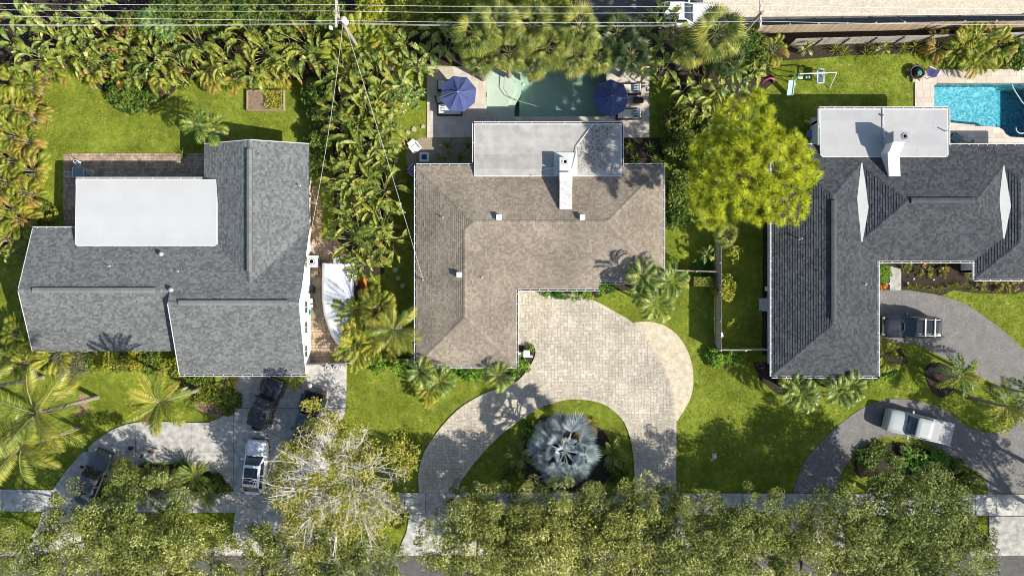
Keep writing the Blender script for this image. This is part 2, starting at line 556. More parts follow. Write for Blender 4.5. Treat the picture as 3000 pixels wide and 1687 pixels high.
# right asphalt drive
d3p = [(2571, 850), (2660, 850)] + smooth([(2738, 862), (2816, 885), (2874, 920), (2932, 963), (2971, 998), (3060, 1095), (3110, 1250)], 3, False) + [(3110, 1446), (2894, 1446)] + smooth([(2890, 1419), (2855, 1380), (2796, 1345), (2738, 1310), (2676, 1283), (2629, 1277), (2575, 1283), (2524, 1310), (2490, 1345), (2462, 1392), (2454, 1446)], 3, False) + [(2322, 1446)] + smooth([(2338, 1396), (2361, 1345), (2408, 1291), (2466, 1237), (2536, 1190), (2594, 1170), (2660, 1170), (2719, 1182), (2777, 1206), (2824, 1244), (2855, 1258), (2905, 1268), (2965, 1250)], 3, False) + smooth([(2990, 1215), (2975, 1170), (2930, 1130), (2870, 1103), (2793, 1064), (2730, 1029), (2690, 1010), (2640, 1004), (2571, 1012)], 3, False)
sheet('asphalt_driveway', d3p, M_asph, 0.03)
sheet('entry_walk', [(2606, 780), (2639, 788), (2639, 850), (2606, 850)], M_conc, 0.06)
sheet('concrete_pad', [(2830, 768), (2856, 768), (2856, 794), (2830, 794)], M_conc, 0.07, 'small concrete pad in the corner of the right house')

# planting beds
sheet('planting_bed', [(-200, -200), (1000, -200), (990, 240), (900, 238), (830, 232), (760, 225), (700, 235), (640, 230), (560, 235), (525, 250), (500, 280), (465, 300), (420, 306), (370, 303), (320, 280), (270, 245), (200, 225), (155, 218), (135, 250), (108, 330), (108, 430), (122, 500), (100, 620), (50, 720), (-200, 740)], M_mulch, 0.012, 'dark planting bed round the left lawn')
sheet('bed_edging', [(160, 200), (120, 195), (105, 260), (125, 272), (140, 235)], M_bark, 0.022, 'tan mulch patch at the left corner of the lawn', sm=2)
sheet('mulch_patch', [(500, 232), (440, 225), (440, 280), (380, 300), (395, 308), (440, 304), (480, 280)], M_bark, 0.022, 'tan mulch patch beside the round green shrub', sm=2)
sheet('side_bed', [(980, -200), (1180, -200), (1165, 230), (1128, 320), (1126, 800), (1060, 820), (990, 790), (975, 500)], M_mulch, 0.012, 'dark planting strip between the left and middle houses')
sheet('bark_strip', [(900, 545), (930, 545), (946, 620), (940, 720), (900, 720)], M_bark, 0.014, 'reddish bark strip east of the left house')
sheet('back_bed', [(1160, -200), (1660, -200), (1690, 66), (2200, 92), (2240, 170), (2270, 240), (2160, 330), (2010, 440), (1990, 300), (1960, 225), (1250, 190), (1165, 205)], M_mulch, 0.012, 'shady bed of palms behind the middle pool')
sheet('fence_bed', [(2200, 92), (3100, 88), (3100, 150), (2990, 156), (2900, 156), (2760, 152), (2650, 158), (2480, 164), (2330, 176), (2250, 180)], M_mulch, 0.012, 'mulch bed along the back fence')
sheet('pebble_bed', [(1232, 404), (1392, 404), (1392, 488), (1195, 488), (1188, 460), (1197, 428)], M_gravel, 0.016, 'pebble bed at the corner of the middle house')
sheet('east_bed', [(1822, 404), (1946, 404), (1946, 488), (1822, 488)], M_mulch, 0.012, 'dark bed right of the flat grey roof')
sheet('front_bed', [(1562, 847), (1756, 847), (1757, 827), (1930, 827), (1870, 850), (1800, 852), (1750, 872), (1680, 861), (1592, 857)], M_mulch, 0.014, 'narrow bed under the front eave of the middle house')
sheet('garage_bed', [(1200, 1040), (1512, 1040), (1514, 1011), (1545, 1012), (1568, 1030), (1561, 1054), (1543, 1084), (1510, 1116), (1450, 1120), (1380, 1100), (1250, 1100), (1190, 1090)], M_mulch, 0.014, 'planting bed along the garage of the middle house')
sheet('entry_bed', [(2571, 764), (2857, 764), (2857, 816), (3100, 816), (3100, 848), (2985, 856), (2975, 862), (2850, 858), (2795, 850), (2757, 866), (2660, 849), (2571, 849)], M_mulch, 0.014, 'dark mulch bed in front of the right house')
sheet('west_strip', [(2235, 640), (2266, 640), (2266, 1040), (2232, 1040)], M_mulch, 0.014, 'dark strip along the west wall of the right house')
sheet('south_bed', [(2205, 1060), (2266, 1060), (2266, 1040), (2571, 1040), (2571, 1022), (2640, 1020), (2660, 1060), (2560, 1118), (2475, 1150), (2400, 1128), (2340, 1165), (2270, 1150), (2225, 1110)], M_mulch, 0.014, 'mulch bed along the front of the right house')
sheet('left_front_bed', [(60, 1000), (530, 1000), (545, 1100), (500, 1092), (400, 1085), (300, 1075), (250, 1092), (180, 1085), (100, 1050)], M_bark, 0.014, 'planting bed under the front eave of the left house')
sheet('ground_cover_bed', [(540, 1090), (697, 1090), (690, 1196), (650, 1222), (580, 1200), (548, 1150)], M_bark, 0.014, 'bed beside the parked black vehicle', sm=2)
sheet('palm_ring', [(1525, 1310), (1560, 1235), (1650, 1215), (1740, 1240), (1790, 1300), (1790, 1390), (1720, 1435), (1600, 1435), (1530, 1390)], M_mulch, 0.014, 'round bed under the silver palm', sm=3)
sheet('sand_spot', [(235, 1150), (258, 1170), (256, 1200), (240, 1222), (225, 1215), (228, 1180)], M_bark, 0.02, 'sandy spot beside the coconut palms', sm=3)
sheet('tree_bed', [(640, 1392), (590, 1374), (544, 1362), (466, 1359), (416, 1364), (377, 1378), (340, 1398), (300, 1428), (420, 1436), (680, 1436)], M_mulch, 0.014, 'bed inside the left horseshoe drive')
sheet('crescent_bed', [(2500, 1355), (2540, 1315), (2600, 1296), (2660, 1298), (2720, 1318), (2780, 1350), (2840, 1390), (2870, 1425), (2700, 1400), (2600, 1380), (2520, 1400)], M_mulch, 0.014, 'bed inside the asphalt horseshoe', sm=2)
sheet('palm_bed', [(2708, 1082), (2740, 1060), (2790, 1080), (2800, 1130), (2760, 1165), (2725, 1140)], M_mulch, 0.014, 'small dark bed round the foxtail palm', sm=3)

# side court of the left house
q = ccw(P2([(903, 700), (985, 700), (1050, 760), (1050, 1066), (903, 1062)])); NOGRASS.append(q)
sc = struct(MB().prism(q, -0.05, 0.02).obj('side_court', M_joint), label='brown paver court right of the left house')
paving(sc, q, 0.02, 0.05, M_brick, rows=[0.24, 0.3], cols=[0.24, 0.3, 0.36], joint=0.025, jit=0.01, maxparts=120)
sheet('concrete_pad', [(907, 812), (940, 812), (942, 936), (908, 934)], mat('stained_concrete', (0.16, 0.135, 0.10), (0.27, 0.235, 0.18), ns=2, rough=.9, bump=.3), 0.085, 'stained concrete strip beside the white wall')
# brick patio of the left house
q = ccw(P2([(187, 452), (236, 450), (600, 450), (610, 540), (222, 540), (222, 674), (187, 674)])); NOGRASS.append(q)
bp_ = struct(MB().prism(q, -0.05, 0.02).obj('brick_patio', M_joint), label='brick patio behind the white flat roof')
paving(bp_, q, 0.02, 0.05, M_brick, rows=[0.22], cols=[0.22, 0.22, 0.32], joint=0.022, jit=0.008, maxparts=300)
# pool decks
dk2 = ccw(P2([(1251, 196), (1902, 196), (1902, 404), (1251, 404)])); NOGRASS.append(dk2)
k2 = struct(MB().obj('pool_deck', M_joint), label='pale stone deck round the middle pool')
for a in ((dk2[0][0], POOL2[0], dk2[0][1], 19.05), (POOL2[1], dk2[1][0], dk2[0][1], 19.05), (POOL2[0], POOL2[1], dk2[0][1], POOL2[2])):
    pr = [(a[0], a[2]), (a[1], a[2]), (a[1], a[3]), (a[0], a[3])]
    MB().prism(pr, -0.04, 0.03).obj('bedding', M_joint, k2)
    paving(k2, pr, 0.03, 0.05, M_trav, rows=[0.41, 0.61], cols=[0.41, 0.61, 0.61, 0.82], joint=0.008, jit=0.002, part='deck_tile', maxparts=100, stuffname='deck_tile_field')
pool3w = P2([(2735, 252), (2742, 247), (2960, 246), (2990, 246), (3060, 262), (3090, 330), (3070, 400), (3000, 404), (2958, 402), (2945, 394), (2938, 382), (2925, 374), (2783, 360), (2735, 356)])
dk3 = ccw(P2([(2679, 232), (2692, 212), (2735, 206), (3120, 202), (3120, 440), (2679, 440)])); NOGRASS.append(dk3)
k3 = struct(MB().obj('pool_deck', M_joint), label='cream stone deck round the right pool')
# deck outline with the pool cut out, as two halves
ym = W(0, 300).y
top = [(x, y) for x, y in dk3]
pw = ccw(pool3w)
def halfdeck(sgn):
    d = clip(dk3, -200, 200, ym, 200) if sgn > 0 else clip(dk3, -200, 200, -200, ym)
    w = clip(pw, -200, 200, ym, 200) if sgn > 0 else clip(pw, -200, 200, -200, ym)
    d, w = ccw(d), ccw(w)
    # outer ring without the ym edge, then the inner ring backwards
    wl = min(w, key=lambda p: (abs(p[1] - ym) > 1e-4, p[0])); wr = min(w, key=lambda p: (abs(p[1] - ym) > 1e-4, -p[0]))
    def path(poly, a, b):
        i = poly.index(a); o = [a]
        while o[-1] != b:
            i = (i + 1) % len(poly); o.append(poly[i])
        return o
    dl = min(d, key=lambda p: (abs(p[1] - ym) > 1e-4, p[0])); dr = min(d, key=lambda p: (abs(p[1] - ym) > 1e-4, -p[0]))
    if sgn > 0:
        return path(d, dr, dl) + path(w, wr, wl)[::-1]
    return path(d, dl, dr) + path(w, wl, wr)[::-1]
for sgn in (1, -1):
    h = halfdeck(sgn)
    MB().prism(h, -0.04, 0.03).obj('bedding', M_joint, k3)
    paving(k3, h, 0.03, 0.05, M_trav, rows=[0.41, 0.61, 0.61], cols=[0.41, 0.61, 0.61, 0.9], joint=0.014, jit=0.003, part='deck_tile', maxparts=150, stuffname='deck_tile_field')
# stepping stones
for i, (x, y) in enumerate([(1240, 372), (1214, 380), (1195, 390), (1172, 425), (1163, 450), (1160, 473), (1156, 500), (1152, 522), (1146, 640), (1147, 665), (1150, 690), (1158, 790), (1167, 815), (1180, 838), (1150, 740)]):
    r_ = rnd.uniform(.17, .24)
    pts = [(r_ * rnd.uniform(.85, 1.2) * math.cos(a), r_ * rnd.uniform(.85, 1.2) * math.sin(a)) for a in [PI / 4 + k * PI / 3 for k in range(6)]]
    o = MB().prism(pts, -0.02, 0.1).obj('stepping_stone', M_step, loc=W(x, y, 0.0))
    tag(o, f'tan stepping stone, {ORD[i]} from the middle pool along the grass beside the middle house', 'stepping stone', 'stepping stones beside the middle house')

# ------------------------------------------------------------------ pools
M_plaster = mat('pool_plaster', (0.47, 0.52, 0.43), (0.53, 0.58, 0.49), rough=0.8, ns=1.5)
M_plaster3 = mat('blue_plaster', (0.36, 0.63, 0.66), (0.44, 0.70, 0.73), rough=0.8, ns=1.5)
def watermat(name, tint, dens, bump, scale, caustic_tint):
    m = bpy.data.materials.new(name)
    m.use_nodes = True
    t = m.node_tree
    t.nodes.remove(t.nodes['Principled BSDF'])
    out = t.nodes['Material Output']
    tr = N(t, 'ShaderNodeBsdfTransparent'); gl = N(t, 'ShaderNodeBsdfGlossy'); gl.inputs['Roughness'].default_value = 0.04
    fr = N(t, 'ShaderNodeFresnel'); fr.inputs['IOR'].default_value = 1.33
    geo = N(t, 'ShaderNodeNewGeometry')
    nz = N(t, 'ShaderNodeTexNoise'); nz.inputs['Scale'].default_value = scale; nz.inputs['Detail'].default_value = 3; nz.inputs['Distortion'].default_value = 1.2
    t.links.new(geo.outputs['Position'], nz.inputs['Vector'])
    bp = N(t, 'ShaderNodeBump'); bp.inputs['Strength'].default_value = bump; bp.inputs['Distance'].default_value = 0.06
    t.links.new(nz.outputs[0], bp.inputs['Height'])
    t.links.new(bp.outputs[0], gl.inputs['Normal']); t.links.new(bp.outputs[0], fr.inputs['Normal'])
    if caustic_tint:  # caustic light painted as a noise tint on the clear water
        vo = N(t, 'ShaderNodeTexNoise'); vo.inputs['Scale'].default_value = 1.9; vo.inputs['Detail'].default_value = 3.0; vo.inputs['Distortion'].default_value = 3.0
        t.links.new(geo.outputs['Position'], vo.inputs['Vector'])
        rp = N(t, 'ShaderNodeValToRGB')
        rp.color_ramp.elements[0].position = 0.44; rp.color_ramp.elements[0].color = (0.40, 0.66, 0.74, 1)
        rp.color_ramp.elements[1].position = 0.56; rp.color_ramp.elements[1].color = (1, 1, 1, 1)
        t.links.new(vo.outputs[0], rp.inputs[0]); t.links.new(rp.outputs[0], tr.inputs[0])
    mx = N(t, 'ShaderNodeMixShader')
    mb_ = N(t, 'ShaderNodeMath', operation='MULTIPLY'); inv = N(t, 'ShaderNodeMath', operation='SUBTRACT'); inv.inputs[0].default_value = 1.0
    t.links.new(geo.outputs['Backfacing'], inv.inputs[1]); t.links.new(fr.outputs[0], mb_.inputs[0]); t.links.new(inv.outputs[0], mb_.inputs[1]); t.links.new(mb_.outputs[0], mx.inputs[0]); t.links.new(tr.outputs[0], mx.inputs[1]); t.links.new(gl.outputs[0], mx.inputs[2])
    t.links.new(mx.outputs[0], out.inputs['Surface'])
    va = N(t, 'ShaderNodeVolumeAbsorption'); va.inputs['Color'].default_value = rgba(tint); va.inputs['Density'].default_value = dens
    t.links.new(va.outputs[0], out.inputs['Volume'])
    return m
def pool(name, outline, steps, m, wm, label):
    p = ccw(outline)
    n = len(p)
    b = MB()
    b.add([(x, y, -2.6) for x, y in p] + [(x, y, 0.05) for x, y in p], [(i, n + i, n + (i + 1) % n, (i + 1) % n) for i in range(n)] + [list(range(n))])
    root = struct(b.obj(name, m), label=label)
    for q, z in steps:
        MB().prism(q, -2.6, z).obj('pool_floor', m, root)
    w = MB()
    q = ccw(outline)
    w.prism(q, -2.55, -0.09, bottom=True)
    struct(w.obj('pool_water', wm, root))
    return root
px0, px1, py0, py1 = POOL2
shelf = P2(smooth([(1505, 205), (1508, 262), (1494, 290), (1488, 320), (1492, 342)], 4, False))
pool('swimming_pool', [(px0, py0), (px1, py0), (px1, py1), (px0, py1)],
     [([(px0 + .01, py0 + .01)] + [(px0 + .01, py1 - .01)] + [(x, min(max(y, py0 + .01), py1 - .01)) for x, y in shelf], -0.42),
      ([(x - .01, min(max(y, py0 + .01), py1 - .01)) for x, y in shelf] + [(x + .55, min(max(y, py0 + .01), py1 - .01)) for x, y in shelf[::-1]], -0.75),
      ([(shelf[0][0] + .5, py0 + .01), (px1 - .01, py0 + .01), (px1 - .01, py1 - .01), (shelf[0][0] + .5, py1 - .01)], -1.45)],
     M_plaster, watermat('pool_water_green', (0.30, 0.74, 0.68), 0.24, 0.10, 2.0, False), 'green water pool with a shallow shelf behind the middle house')
xm3 = W(2945, 0).x
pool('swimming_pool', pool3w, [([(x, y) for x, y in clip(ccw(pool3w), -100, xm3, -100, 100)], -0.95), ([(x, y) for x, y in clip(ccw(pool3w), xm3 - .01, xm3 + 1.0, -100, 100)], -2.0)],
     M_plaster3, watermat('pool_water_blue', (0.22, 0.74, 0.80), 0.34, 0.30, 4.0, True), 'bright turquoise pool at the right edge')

# ------------------------------------------------------------------ grass blades
# ------------------------------------------------------------------ houses
M_white = mat('white_paint', (0.74, 0.74, 0.72), (0.82, 0.82, 0.80), rough=0.6, ns=2, bump=0.05)
M_wall = mat('white_stucco', (0.70, 0.69, 0.66), (0.80, 0.79, 0.76), rough=0.85, ns=3, bump=0.3, bs=40)
M_dark = mat('dark_trim', (0.03, 0.03, 0.034), rough=0.6)
M_glass = mat('window_glass', (0.04, 0.06, 0.07), rough=0.08, spec=0.6)
M_sh1 = mat('grey_shingle', (0.085, 0.091, 0.092), (0.215, 0.223, 0.221), rough=0.92, spec=0.15, ns=20, tone=True, bump=0.5, bs=50, amt2=0.06, ns2=0.5)
M_sh2 = mat('brown_shingle', (0.185, 0.153, 0.117), (0.315, 0.272, 0.218), rough=0.92, spec=0.15, ns=18, tone=True, bump=0.5, bs=50, amt2=0.16, ns2=0.28)
M_sh3 = mat('charcoal_shingle', (0.036, 0.041, 0.046), (0.096, 0.103, 0.110), rough=0.92, spec=0.15, ns=18, tone=True, bump=0.5, bs=50, amt2=0.07, ns2=0.5)
M_under = mat('roof_underlay', (0.03, 0.03, 0.03), rough=0.95)
M_memb = mat('white_membrane', (0.45, 0.455, 0.455), (0.48, 0.485, 0.485), rough=0.75, ns=.6, orand=0.4, amt2=.03, ns2=.5, bump=0.05)
M_flat2 = mat('grey_felt', (0.31, 0.298, 0.28), (0.42, 0.405, 0.385), rough=0.9, ns=.7, orand=0.3, bump=0.25, bs=30, amt2=0.13, ns2=1.3, detail=9)
M_flat3 = mat('pale_felt', (0.37, 0.37, 0.37), (0.41, 0.41, 0.41), rough=0.9, ns=.5, amt2=.05, ns2=.8, orand=0.3, bump=0.1)
M_gut = mat('gutter_white', (0.78, 0.78, 0.76), rough=0.45, spec=0.4)
M_gutin = mat('gutter_trough', (0.05, 0.045, 0.05), (0.10, 0.085, 0.08), rough=0.9, ns=5)  # shade of the channel's depth put into the trough floor colour
M_metal = mat('galvanised', (0.50, 0.51, 0.52), (0.62, 0.63, 0.64), rough=0.4, spec=0.5, metal=0.4, ns=6)
M_duct = mat('duct_paint', (0.46, 0.44, 0.43), (0.58, 0.56, 0.54), rough=0.6, ns=3, bump=0.1, amt2=.12, ns2=6)
M_fan = mat('fan_dark', (0.02, 0.02, 0.022), rough=0.5)
SH = random.Random(11)
class Plane:
    """roof plane rising along the unit direction (ux, uy) from an eave line"""
    def __init__(s, x0, y0, ux, uy, slope, z0):
        s.a = (x0, y0, ux, uy, slope, z0)
    def z(s, x, y):
        x0, y0, ux, uy, k, z0 = s.a
        return z0 + k * ((x - x0) * ux + (y - y0) * uy)
def clip_convex(poly, quad):
    p = poly
    q = ccw(quad)
    for i in range(len(q)):
        a, b = q[i - 1], q[i]
        ex, ey = b[0] - a[0], b[1] - a[1]
        f = lambda t: ex * (t[1] - a[1]) - ey * (t[0] - a[0])
        o = []
        for j in range(len(p)):
            s, e = p[j - 1], p[j]
            fs, fe = f(s), f(e)
            if (fs >= 0) != (fe >= 0):
                t = fs / (fs - fe)
                o.append((s[0] + (e[0] - s[0]) * t, s[1] + (e[1] - s[1]) * t))
            if fe >= 0:
                o.append(e)
        p = o
        if len(p) < 3:
            return []
    return p
def roof_face(deck, shing, poly, pl, course, lift, wmin, wmax):
    deck.prism(poly, lambda x, y: pl.z(x, y) - 0.16, pl.z, bottom=True)
    x0, y0, ux, uy, k, z0 = pl.a
    vx, vy = -uy, ux                                  # along the eave
    L = [((p[0] - x0) * vx + (p[1] - y0) * vy, (p[0] - x0) * ux + (p[1] - y0) * uy) for p in poly]
    u0, u1 = min(a for a, b in L), max(a for a, b in L)
    w0, w1 = min(b for a, b in L), max(b for a, b in L)
    rects = []
    w = w0
    while w < w1:
        u = u0 - SH.random() * wmax
        while u < u1:
            d = SH.uniform(wmin, wmax)
            rects.append((u, u + d, w, w + course))
            u += d
        w += course
    A = np.array(rects)
    ins = np.ones(len(A), bool)
    for a, b in ((0, 2), (1, 2), (1, 3), (0, 3)):
        ins &= inside(L, A[:, a], A[:, b])
    # a corner may be inside while a notch cuts through: test the edges' nearness only by the clip below
    for i, r in enumerate(rects):
        q = [(r[0] + .004, r[2] - .012), (r[1] - .004, r[2] - .012), (r[1] - .004, r[3]), (r[0] + .004, r[3])]
        p = q if ins[i] else clip_convex(L, q)
        if len(p) < 3:
            continue
        p = ccw(p)
        n = len(p)
        top = []; bot = []
        th = lift * SH.uniform(.75, 1.25)
        for a, b in p:
            X, Y = x0 + a * vx + b * ux, y0 + a * vy + b * uy
            z = pl.z(X, Y)
            f = 1 - (b - r[2]) / course
            top.append((X, Y, z + 0.004 + th * min(max(f, 0), 1.1)))
            bot.append((X, Y, z))
        V = top + bot
        tn = SH.random()
        F = [list(range(n))] if area([(t[0], t[1]) for t in top]) > 0 else [list(range(n - 1, -1, -1))]
        lo = min(b for a, b in p)
        for j in range(n):
            jj = (j + 1) % n
            if p[j][1] < lo + .02 and p[jj][1] < lo + .02:
                F.append((j, n + j, n + jj, jj))
        shing.add(V, F, tn)
def make_roof(root, faces, msh, course, lift, wmin, wmax, name='pitched_roof'):
    d = MB(); s = MB()
    for poly, pl in faces:
        roof_face(d, s, ccw(poly), pl, course, lift, wmin, wmax)
    ro = d.obj(name, M_under, root, True)
    struct(s.obj('shingle_courses', msh, ro), 'stuff')
    return ro
def capline(parent, pts, m, w=0.3, step=0.25, name='ridge_cap', lift=0.03, slope=.3):
    """overlapping cap shingles along a ridge or hip, bent over it"""
    b = MB()
    for a, c in zip(pts, pts[1:]):
        a, c = Vector(a), Vector(c)
        d = c - a
        n = max(1, int(d.length / step))
        side = Vector((-d.y, d.x, 0)).normalized() * w / 2
        for i in range(n):
            p, q = a + d * (i / n), a + d * ((i + 1.06) / n)
            u0, u1 = Vector((0, 0, lift + .018)), Vector((0, 0, lift))
            dn = Vector((0, 0, w / 2 * slope))
            b.add([p + u0, q + u1, q + side + u1 - dn, p + side + u0 - dn, p - side + u0 - dn, q - side + u1 - dn], [(0, 1, 2, 3), (1, 0, 4, 5)], SH.random())
            b.add([p + u0, p + side + u0 - dn, p - side + u0 - dn, p - dn, p + side - dn * 1.3, p - side - dn * 1.3], [(0, 1, 4, 3), (2, 0, 3, 5)], .1)
    o = b.obj(name, m, parent)
    return o
def gutter(root, pts, side, z, w=0.13, br=0.75, name='gutter'):
    """open white trough with hangers along an eave; pts ground plan, side = outward sign"""
    b = MB()
    for (xa, ya), (xb, yb) in zip(pts, pts[1:]):
        d = Vector((xb - xa, yb - ya, 0)); L = d.length; d.normalize()
        o = Vector((d.y, -d.x, 0)) * side
        rz = math.atan2(d.y, d.x)
        c = Vector(((xa + xb) / 2, (ya + yb) / 2, z))
        b.box(c + o * (w + .012) + Vector((0, 0, 0.0)), (L + .05, .035, .14), rz)
        b.box(c + o * .012 + Vector((0, 0, -.01)), (L, .022, .12), rz)
        b.box(c + o * (w / 2 + .01) + Vector((0, 0, -.065)), (L, w - .03, .012), rz, m=1)
        n = max(1, int(L / br))
        for i in range(n):
            p = Vector((xa, ya, z)) + d * (L * (i + .5) / n)
            b.box(p + o * (w / 2 - .005) + Vector((0, 0, .06)), (.045, w - .02, .012), rz)
    return b.obj(name, [M_gut, M_gutin], root, True)
def walls(root, poly, h, m=M_wall, name='wall'):
    q = ccw(poly)
    NOGRASS.append(q)
    out = []
    n = len(q)
    for i in range(n):
        a, c = Vector((*q[i], 0)), Vector((*q[(i + 1) % n], 0))
        d = (c - a).normalized(); inn = Vector((-d.y, d.x, 0)) * .2
        hh = h if not callable(h) else h(i)
        b = MB()
        P = [a, c, c + inn, a + inn]
        V = [(p.x, p.y, -.05) for p in P] + [(p.x, p.y, hh) for p in P]
        b.add(V, [(0, 1, 5, 4), (1, 2, 6, 5), (2, 3, 7, 6), (3, 0, 4, 7), (4, 5, 6, 7)])
        out.append(b.obj(name, m, root, True))
    return out
def window(root, x, y, z, w, h, nx, ny):
    """framed window set in a wall whose outward normal is (nx, ny)"""
    rz = math.atan2(ny, nx) + PI / 2
    f = MB()
    c = Vector((x, y, z)) + Vector((nx, ny, 0)) * .03
    for dx, dz, sx, sz in ((0, h / 2, w + .12, .07), (0, -h / 2, w + .2, .09), (-w / 2, 0, .07, h), (w / 2, 0, .07, h), (0, 0, .04, h)):
        f.box(c + Matrix.Rotation(rz, 3, 'Z') @ Vector((dx, 0, dz)), (sx, .09, sz), rz)
    o = f.obj('window', M_white, root, True)
    MB().box(c - Vector((nx, ny, 0)) * .015, (w, .03, h), rz).obj('pane', M_glass, o)
def pipe(root, x, y, z, h, r=0.04, m=M_metal, name='vent_pipe'):
    b = MB().tube([(x, y, z - .1), (x, y, z + h)], r, 8)
    b.lathe([(r * 2.2, 0), (r * 1.2, .06)], 10, (x, y, z), tone=.3)
    return b.obj(name, m, root, True)
def hood(root, x, y, z, s=0.34, m=M_gut, name='roof_vent'):
    b = MB().box((x, y, z + .14), (s, s, .3)).box((x, y + .03, z + .31), (s + .08, s + .08, .05), ry=0, rx=.12)
    return b.obj(name, m, root, True)
def ridge_vent(ro, a, c, m, w=0.42):
    a, c = Vector(a), Vector(c)
    d = (c - a).normalized(); side = Vector((-d.y, d.x, 0)) * w / 2
    b = MB()
    n = int((c - a).length / .3)
    for i in range(n):
        p, q = a + (c - a) * (i / n), a + (c - a) * ((i + .985) / n)
        u = Vector((0, 0, .15 + SH.uniform(-.004, .004)))
        e = Vector((0, 0, .09))
        V = [p + u, q + u, q + side + e, p + side + e, p - side + e, q - side + e]
        t = SH.uniform(.7, 1.0)
        b.add(V, [(0, 1, 2, 3), (1, 0, 4, 5)], t)
    dn = Vector((0, 0, -.09))
    for s in (side, -side):
        p, q = a + s, c + s
        e = Vector((0, 0, .088))
        b.add([p + e, q + e, q + dn, p + dn], [(0, 1, 2, 3)], 0)
    for p in (a, c):
        b.add([p + Vector((0, 0, .15)), p + side + Vector((0, 0, .09)), p + side + dn, p - side + dn, p - side + Vector((0, 0, .09))], [(0, 1, 2, 3, 4)], 0)
    return b.obj('ridge_vent', m, ro)
def flat_roof(root, x0, x1, y0, y1, z0, z1, m, rowh, lens, th=0.16, name='flat_roof', rad=0.0):
    """near-flat roof of overlapping membrane sheets; z0 at y0, z1 at y1"""
    zf = lambda x, y: z0 + (z1 - z0) * (y - y0) / (y1 - y0)
    c = rad
    pl = [(x0, y0 + c), (x0 + c, y0), (x1 - c, y0), (x1, y0 + c), (x1, y1), (x0, y1)] if c else [(x0, y0), (x1, y0), (x1, y1), (x0, y1)]
    ro = MB().prism(pl, lambda x, y: zf(x, y) - th, zf, bottom=True).obj(name, M_gut, root, True)
    y = y1; k = 0
    g_ = 0.05
    while y > y0 + .05:
        h = min(rowh, y - y0)
        x = x0 + g_
        L = lens[k % len(lens)]
        for j, l in enumerate(L):
            xe = x1 - g_ if j == len(L) - 1 else x0 + l * (x1 - x0)
            r = [(x, y - h + (g_ if y - h <= y0 + .06 else 0)), (xe - .006, y - h + (g_ if y - h <= y0 + .06 else 0)), (xe - .006, y - .009 - (g_ if k == 0 else 0)), (x, y - .009 - (g_ if k == 0 else 0))]
            if c and y - h <= y0 + .06:
                if j == 0:
                    r = [(r[0][0], r[0][1] + c), (r[0][0] + c, r[0][1])] + r[1:]
                if j == len(L) - 1:
                    r = [q for q in r if not (abs(q[0] - (xe - .012)) < 1e-6 and abs(q[1] - r[0][1] + (c if j == 0 else 0)) < 1e-3)] if False else r
            MB().prism(r, lambda a, b_: zf(a, b_) - .01, lambda a, b_: zf(a, b_) + .008 + SH.uniform(0, .001)).obj('membrane_sheet', m, ro)
            x = xe
        y -= h
        k += 1
    return ro
def ac_unit(label, x, y, z, sx, sy, h, rz=0.0, body=M_white, fx=0.0, fy=0.0, fr=0.3):
    t = thing('air_conditioner', label, 'air conditioner', (x, y, z), rz)
    MB().box((0, 0, h / 2), (sx, sy, h)).box((0, 0, h + .012), (sx + .03, sy + .03, .04)).obj('casing', body, t)
    b = MB()
    for s in (-1, 1):
        for i in range(6):
            b.box((0, s * (sy / 2 + .012), .15 + i * (h - .3) / 5), (sx * .86, .02, .03))
            b.box((s * (sx / 2 + .012), 0, .15 + i * (h - .3) / 5), (.02, sy * .86, .03))
    b.obj('side_louvre', M_metal, t)
    z1 = h + .034
    MB().lathe([(fr, 0), (fr, .004)], 20, (fx, fy, z1)).obj('fan_opening', M_fan, t)
    b = MB().lathe([(fr + .02, 0), (fr + .03, .03), (fr - .02, .03), (fr - .02, 0)], 20, (fx, fy, z1))
    for i in range(3):
        b.lathe([(fr * (i + 1) / 4, .03), (fr * (i + 1) / 4 + .008, .034)], 16, (fx, fy, z1))
    b.obj('fan_guard', body, t)
    b = MB()
    for i in range(4):
        a = i * PI / 2 + .4
        b.box((fx + math.cos(a) * fr * .45, fy + math.sin(a) * fr * .45, z1 + .015), (fr * .75, fr * .3, .01), a, rx=.25)
    b.lathe([(fr * .22, 0), (fr * .22, .03), (0, .035)], 10, (fx, fy, z1))
    b.obj('fan_blades', M_metal, t)
    return t

# ---------------- left house: grey gabled roof
h1 = thing('grey_roofed_house', 'left house with grey shingle gables and a white flat roof over its back patio', 'house', (-28, 1.5, 0))
s1_ = 0.33
pB = Plane(0, 4.87, 0, -1, s1_, 2.7)
zr1, zr2 = pB.z(0, -.2), pB.z(0, -1.18)
pF1 = Plane(0, -.2, 0, 1, s1_, zr1)
pF2 = Plane(0, -1.18, 0, 1, s1_, zr2)
za = pB.z(0, .34)
pNE = Plane(-20.98, 0, -1, 0, .348, za)
pNW = Plane(-20.98, 0, 1, 0, .348, za)
f1 = [([(-39.4, 4.87), (-25.3, 4.87), (-20.98, .34), (-20.98, -.2), (-39.4, -.2)], pB),
      ([(-20.98, .34), (-16.7, 4.87), (-16.85, -.2), (-20.98, -.2)], pB),
      ([(-27.3, -.2), (-16.87, -.2), (-16.95, -1.18), (-27.3, -1.18)], pB),
      ([(-39.4, -.2), (-27.3, -.2), (-27.3, -5.18), (-39.4, -5.18)], pF1),
      ([(-27.3, -1.18), (-16.95, -1.18), (-16.95, -7.06), (-27.3, -7.06)], pF2),
      ([(-25.3, 11.82), (-20.98, 11.82), (-20.98, .34), (-25.3, 4.87)], pNW),
      ([(-20.98, 11.82), (-16.7, 11.82), (-16.7, 4.87), (-20.98, .34)], pNE)]
r1 = make_roof(h1, f1, M_sh1, 0.145, 0.015, 0.10, 0.34)
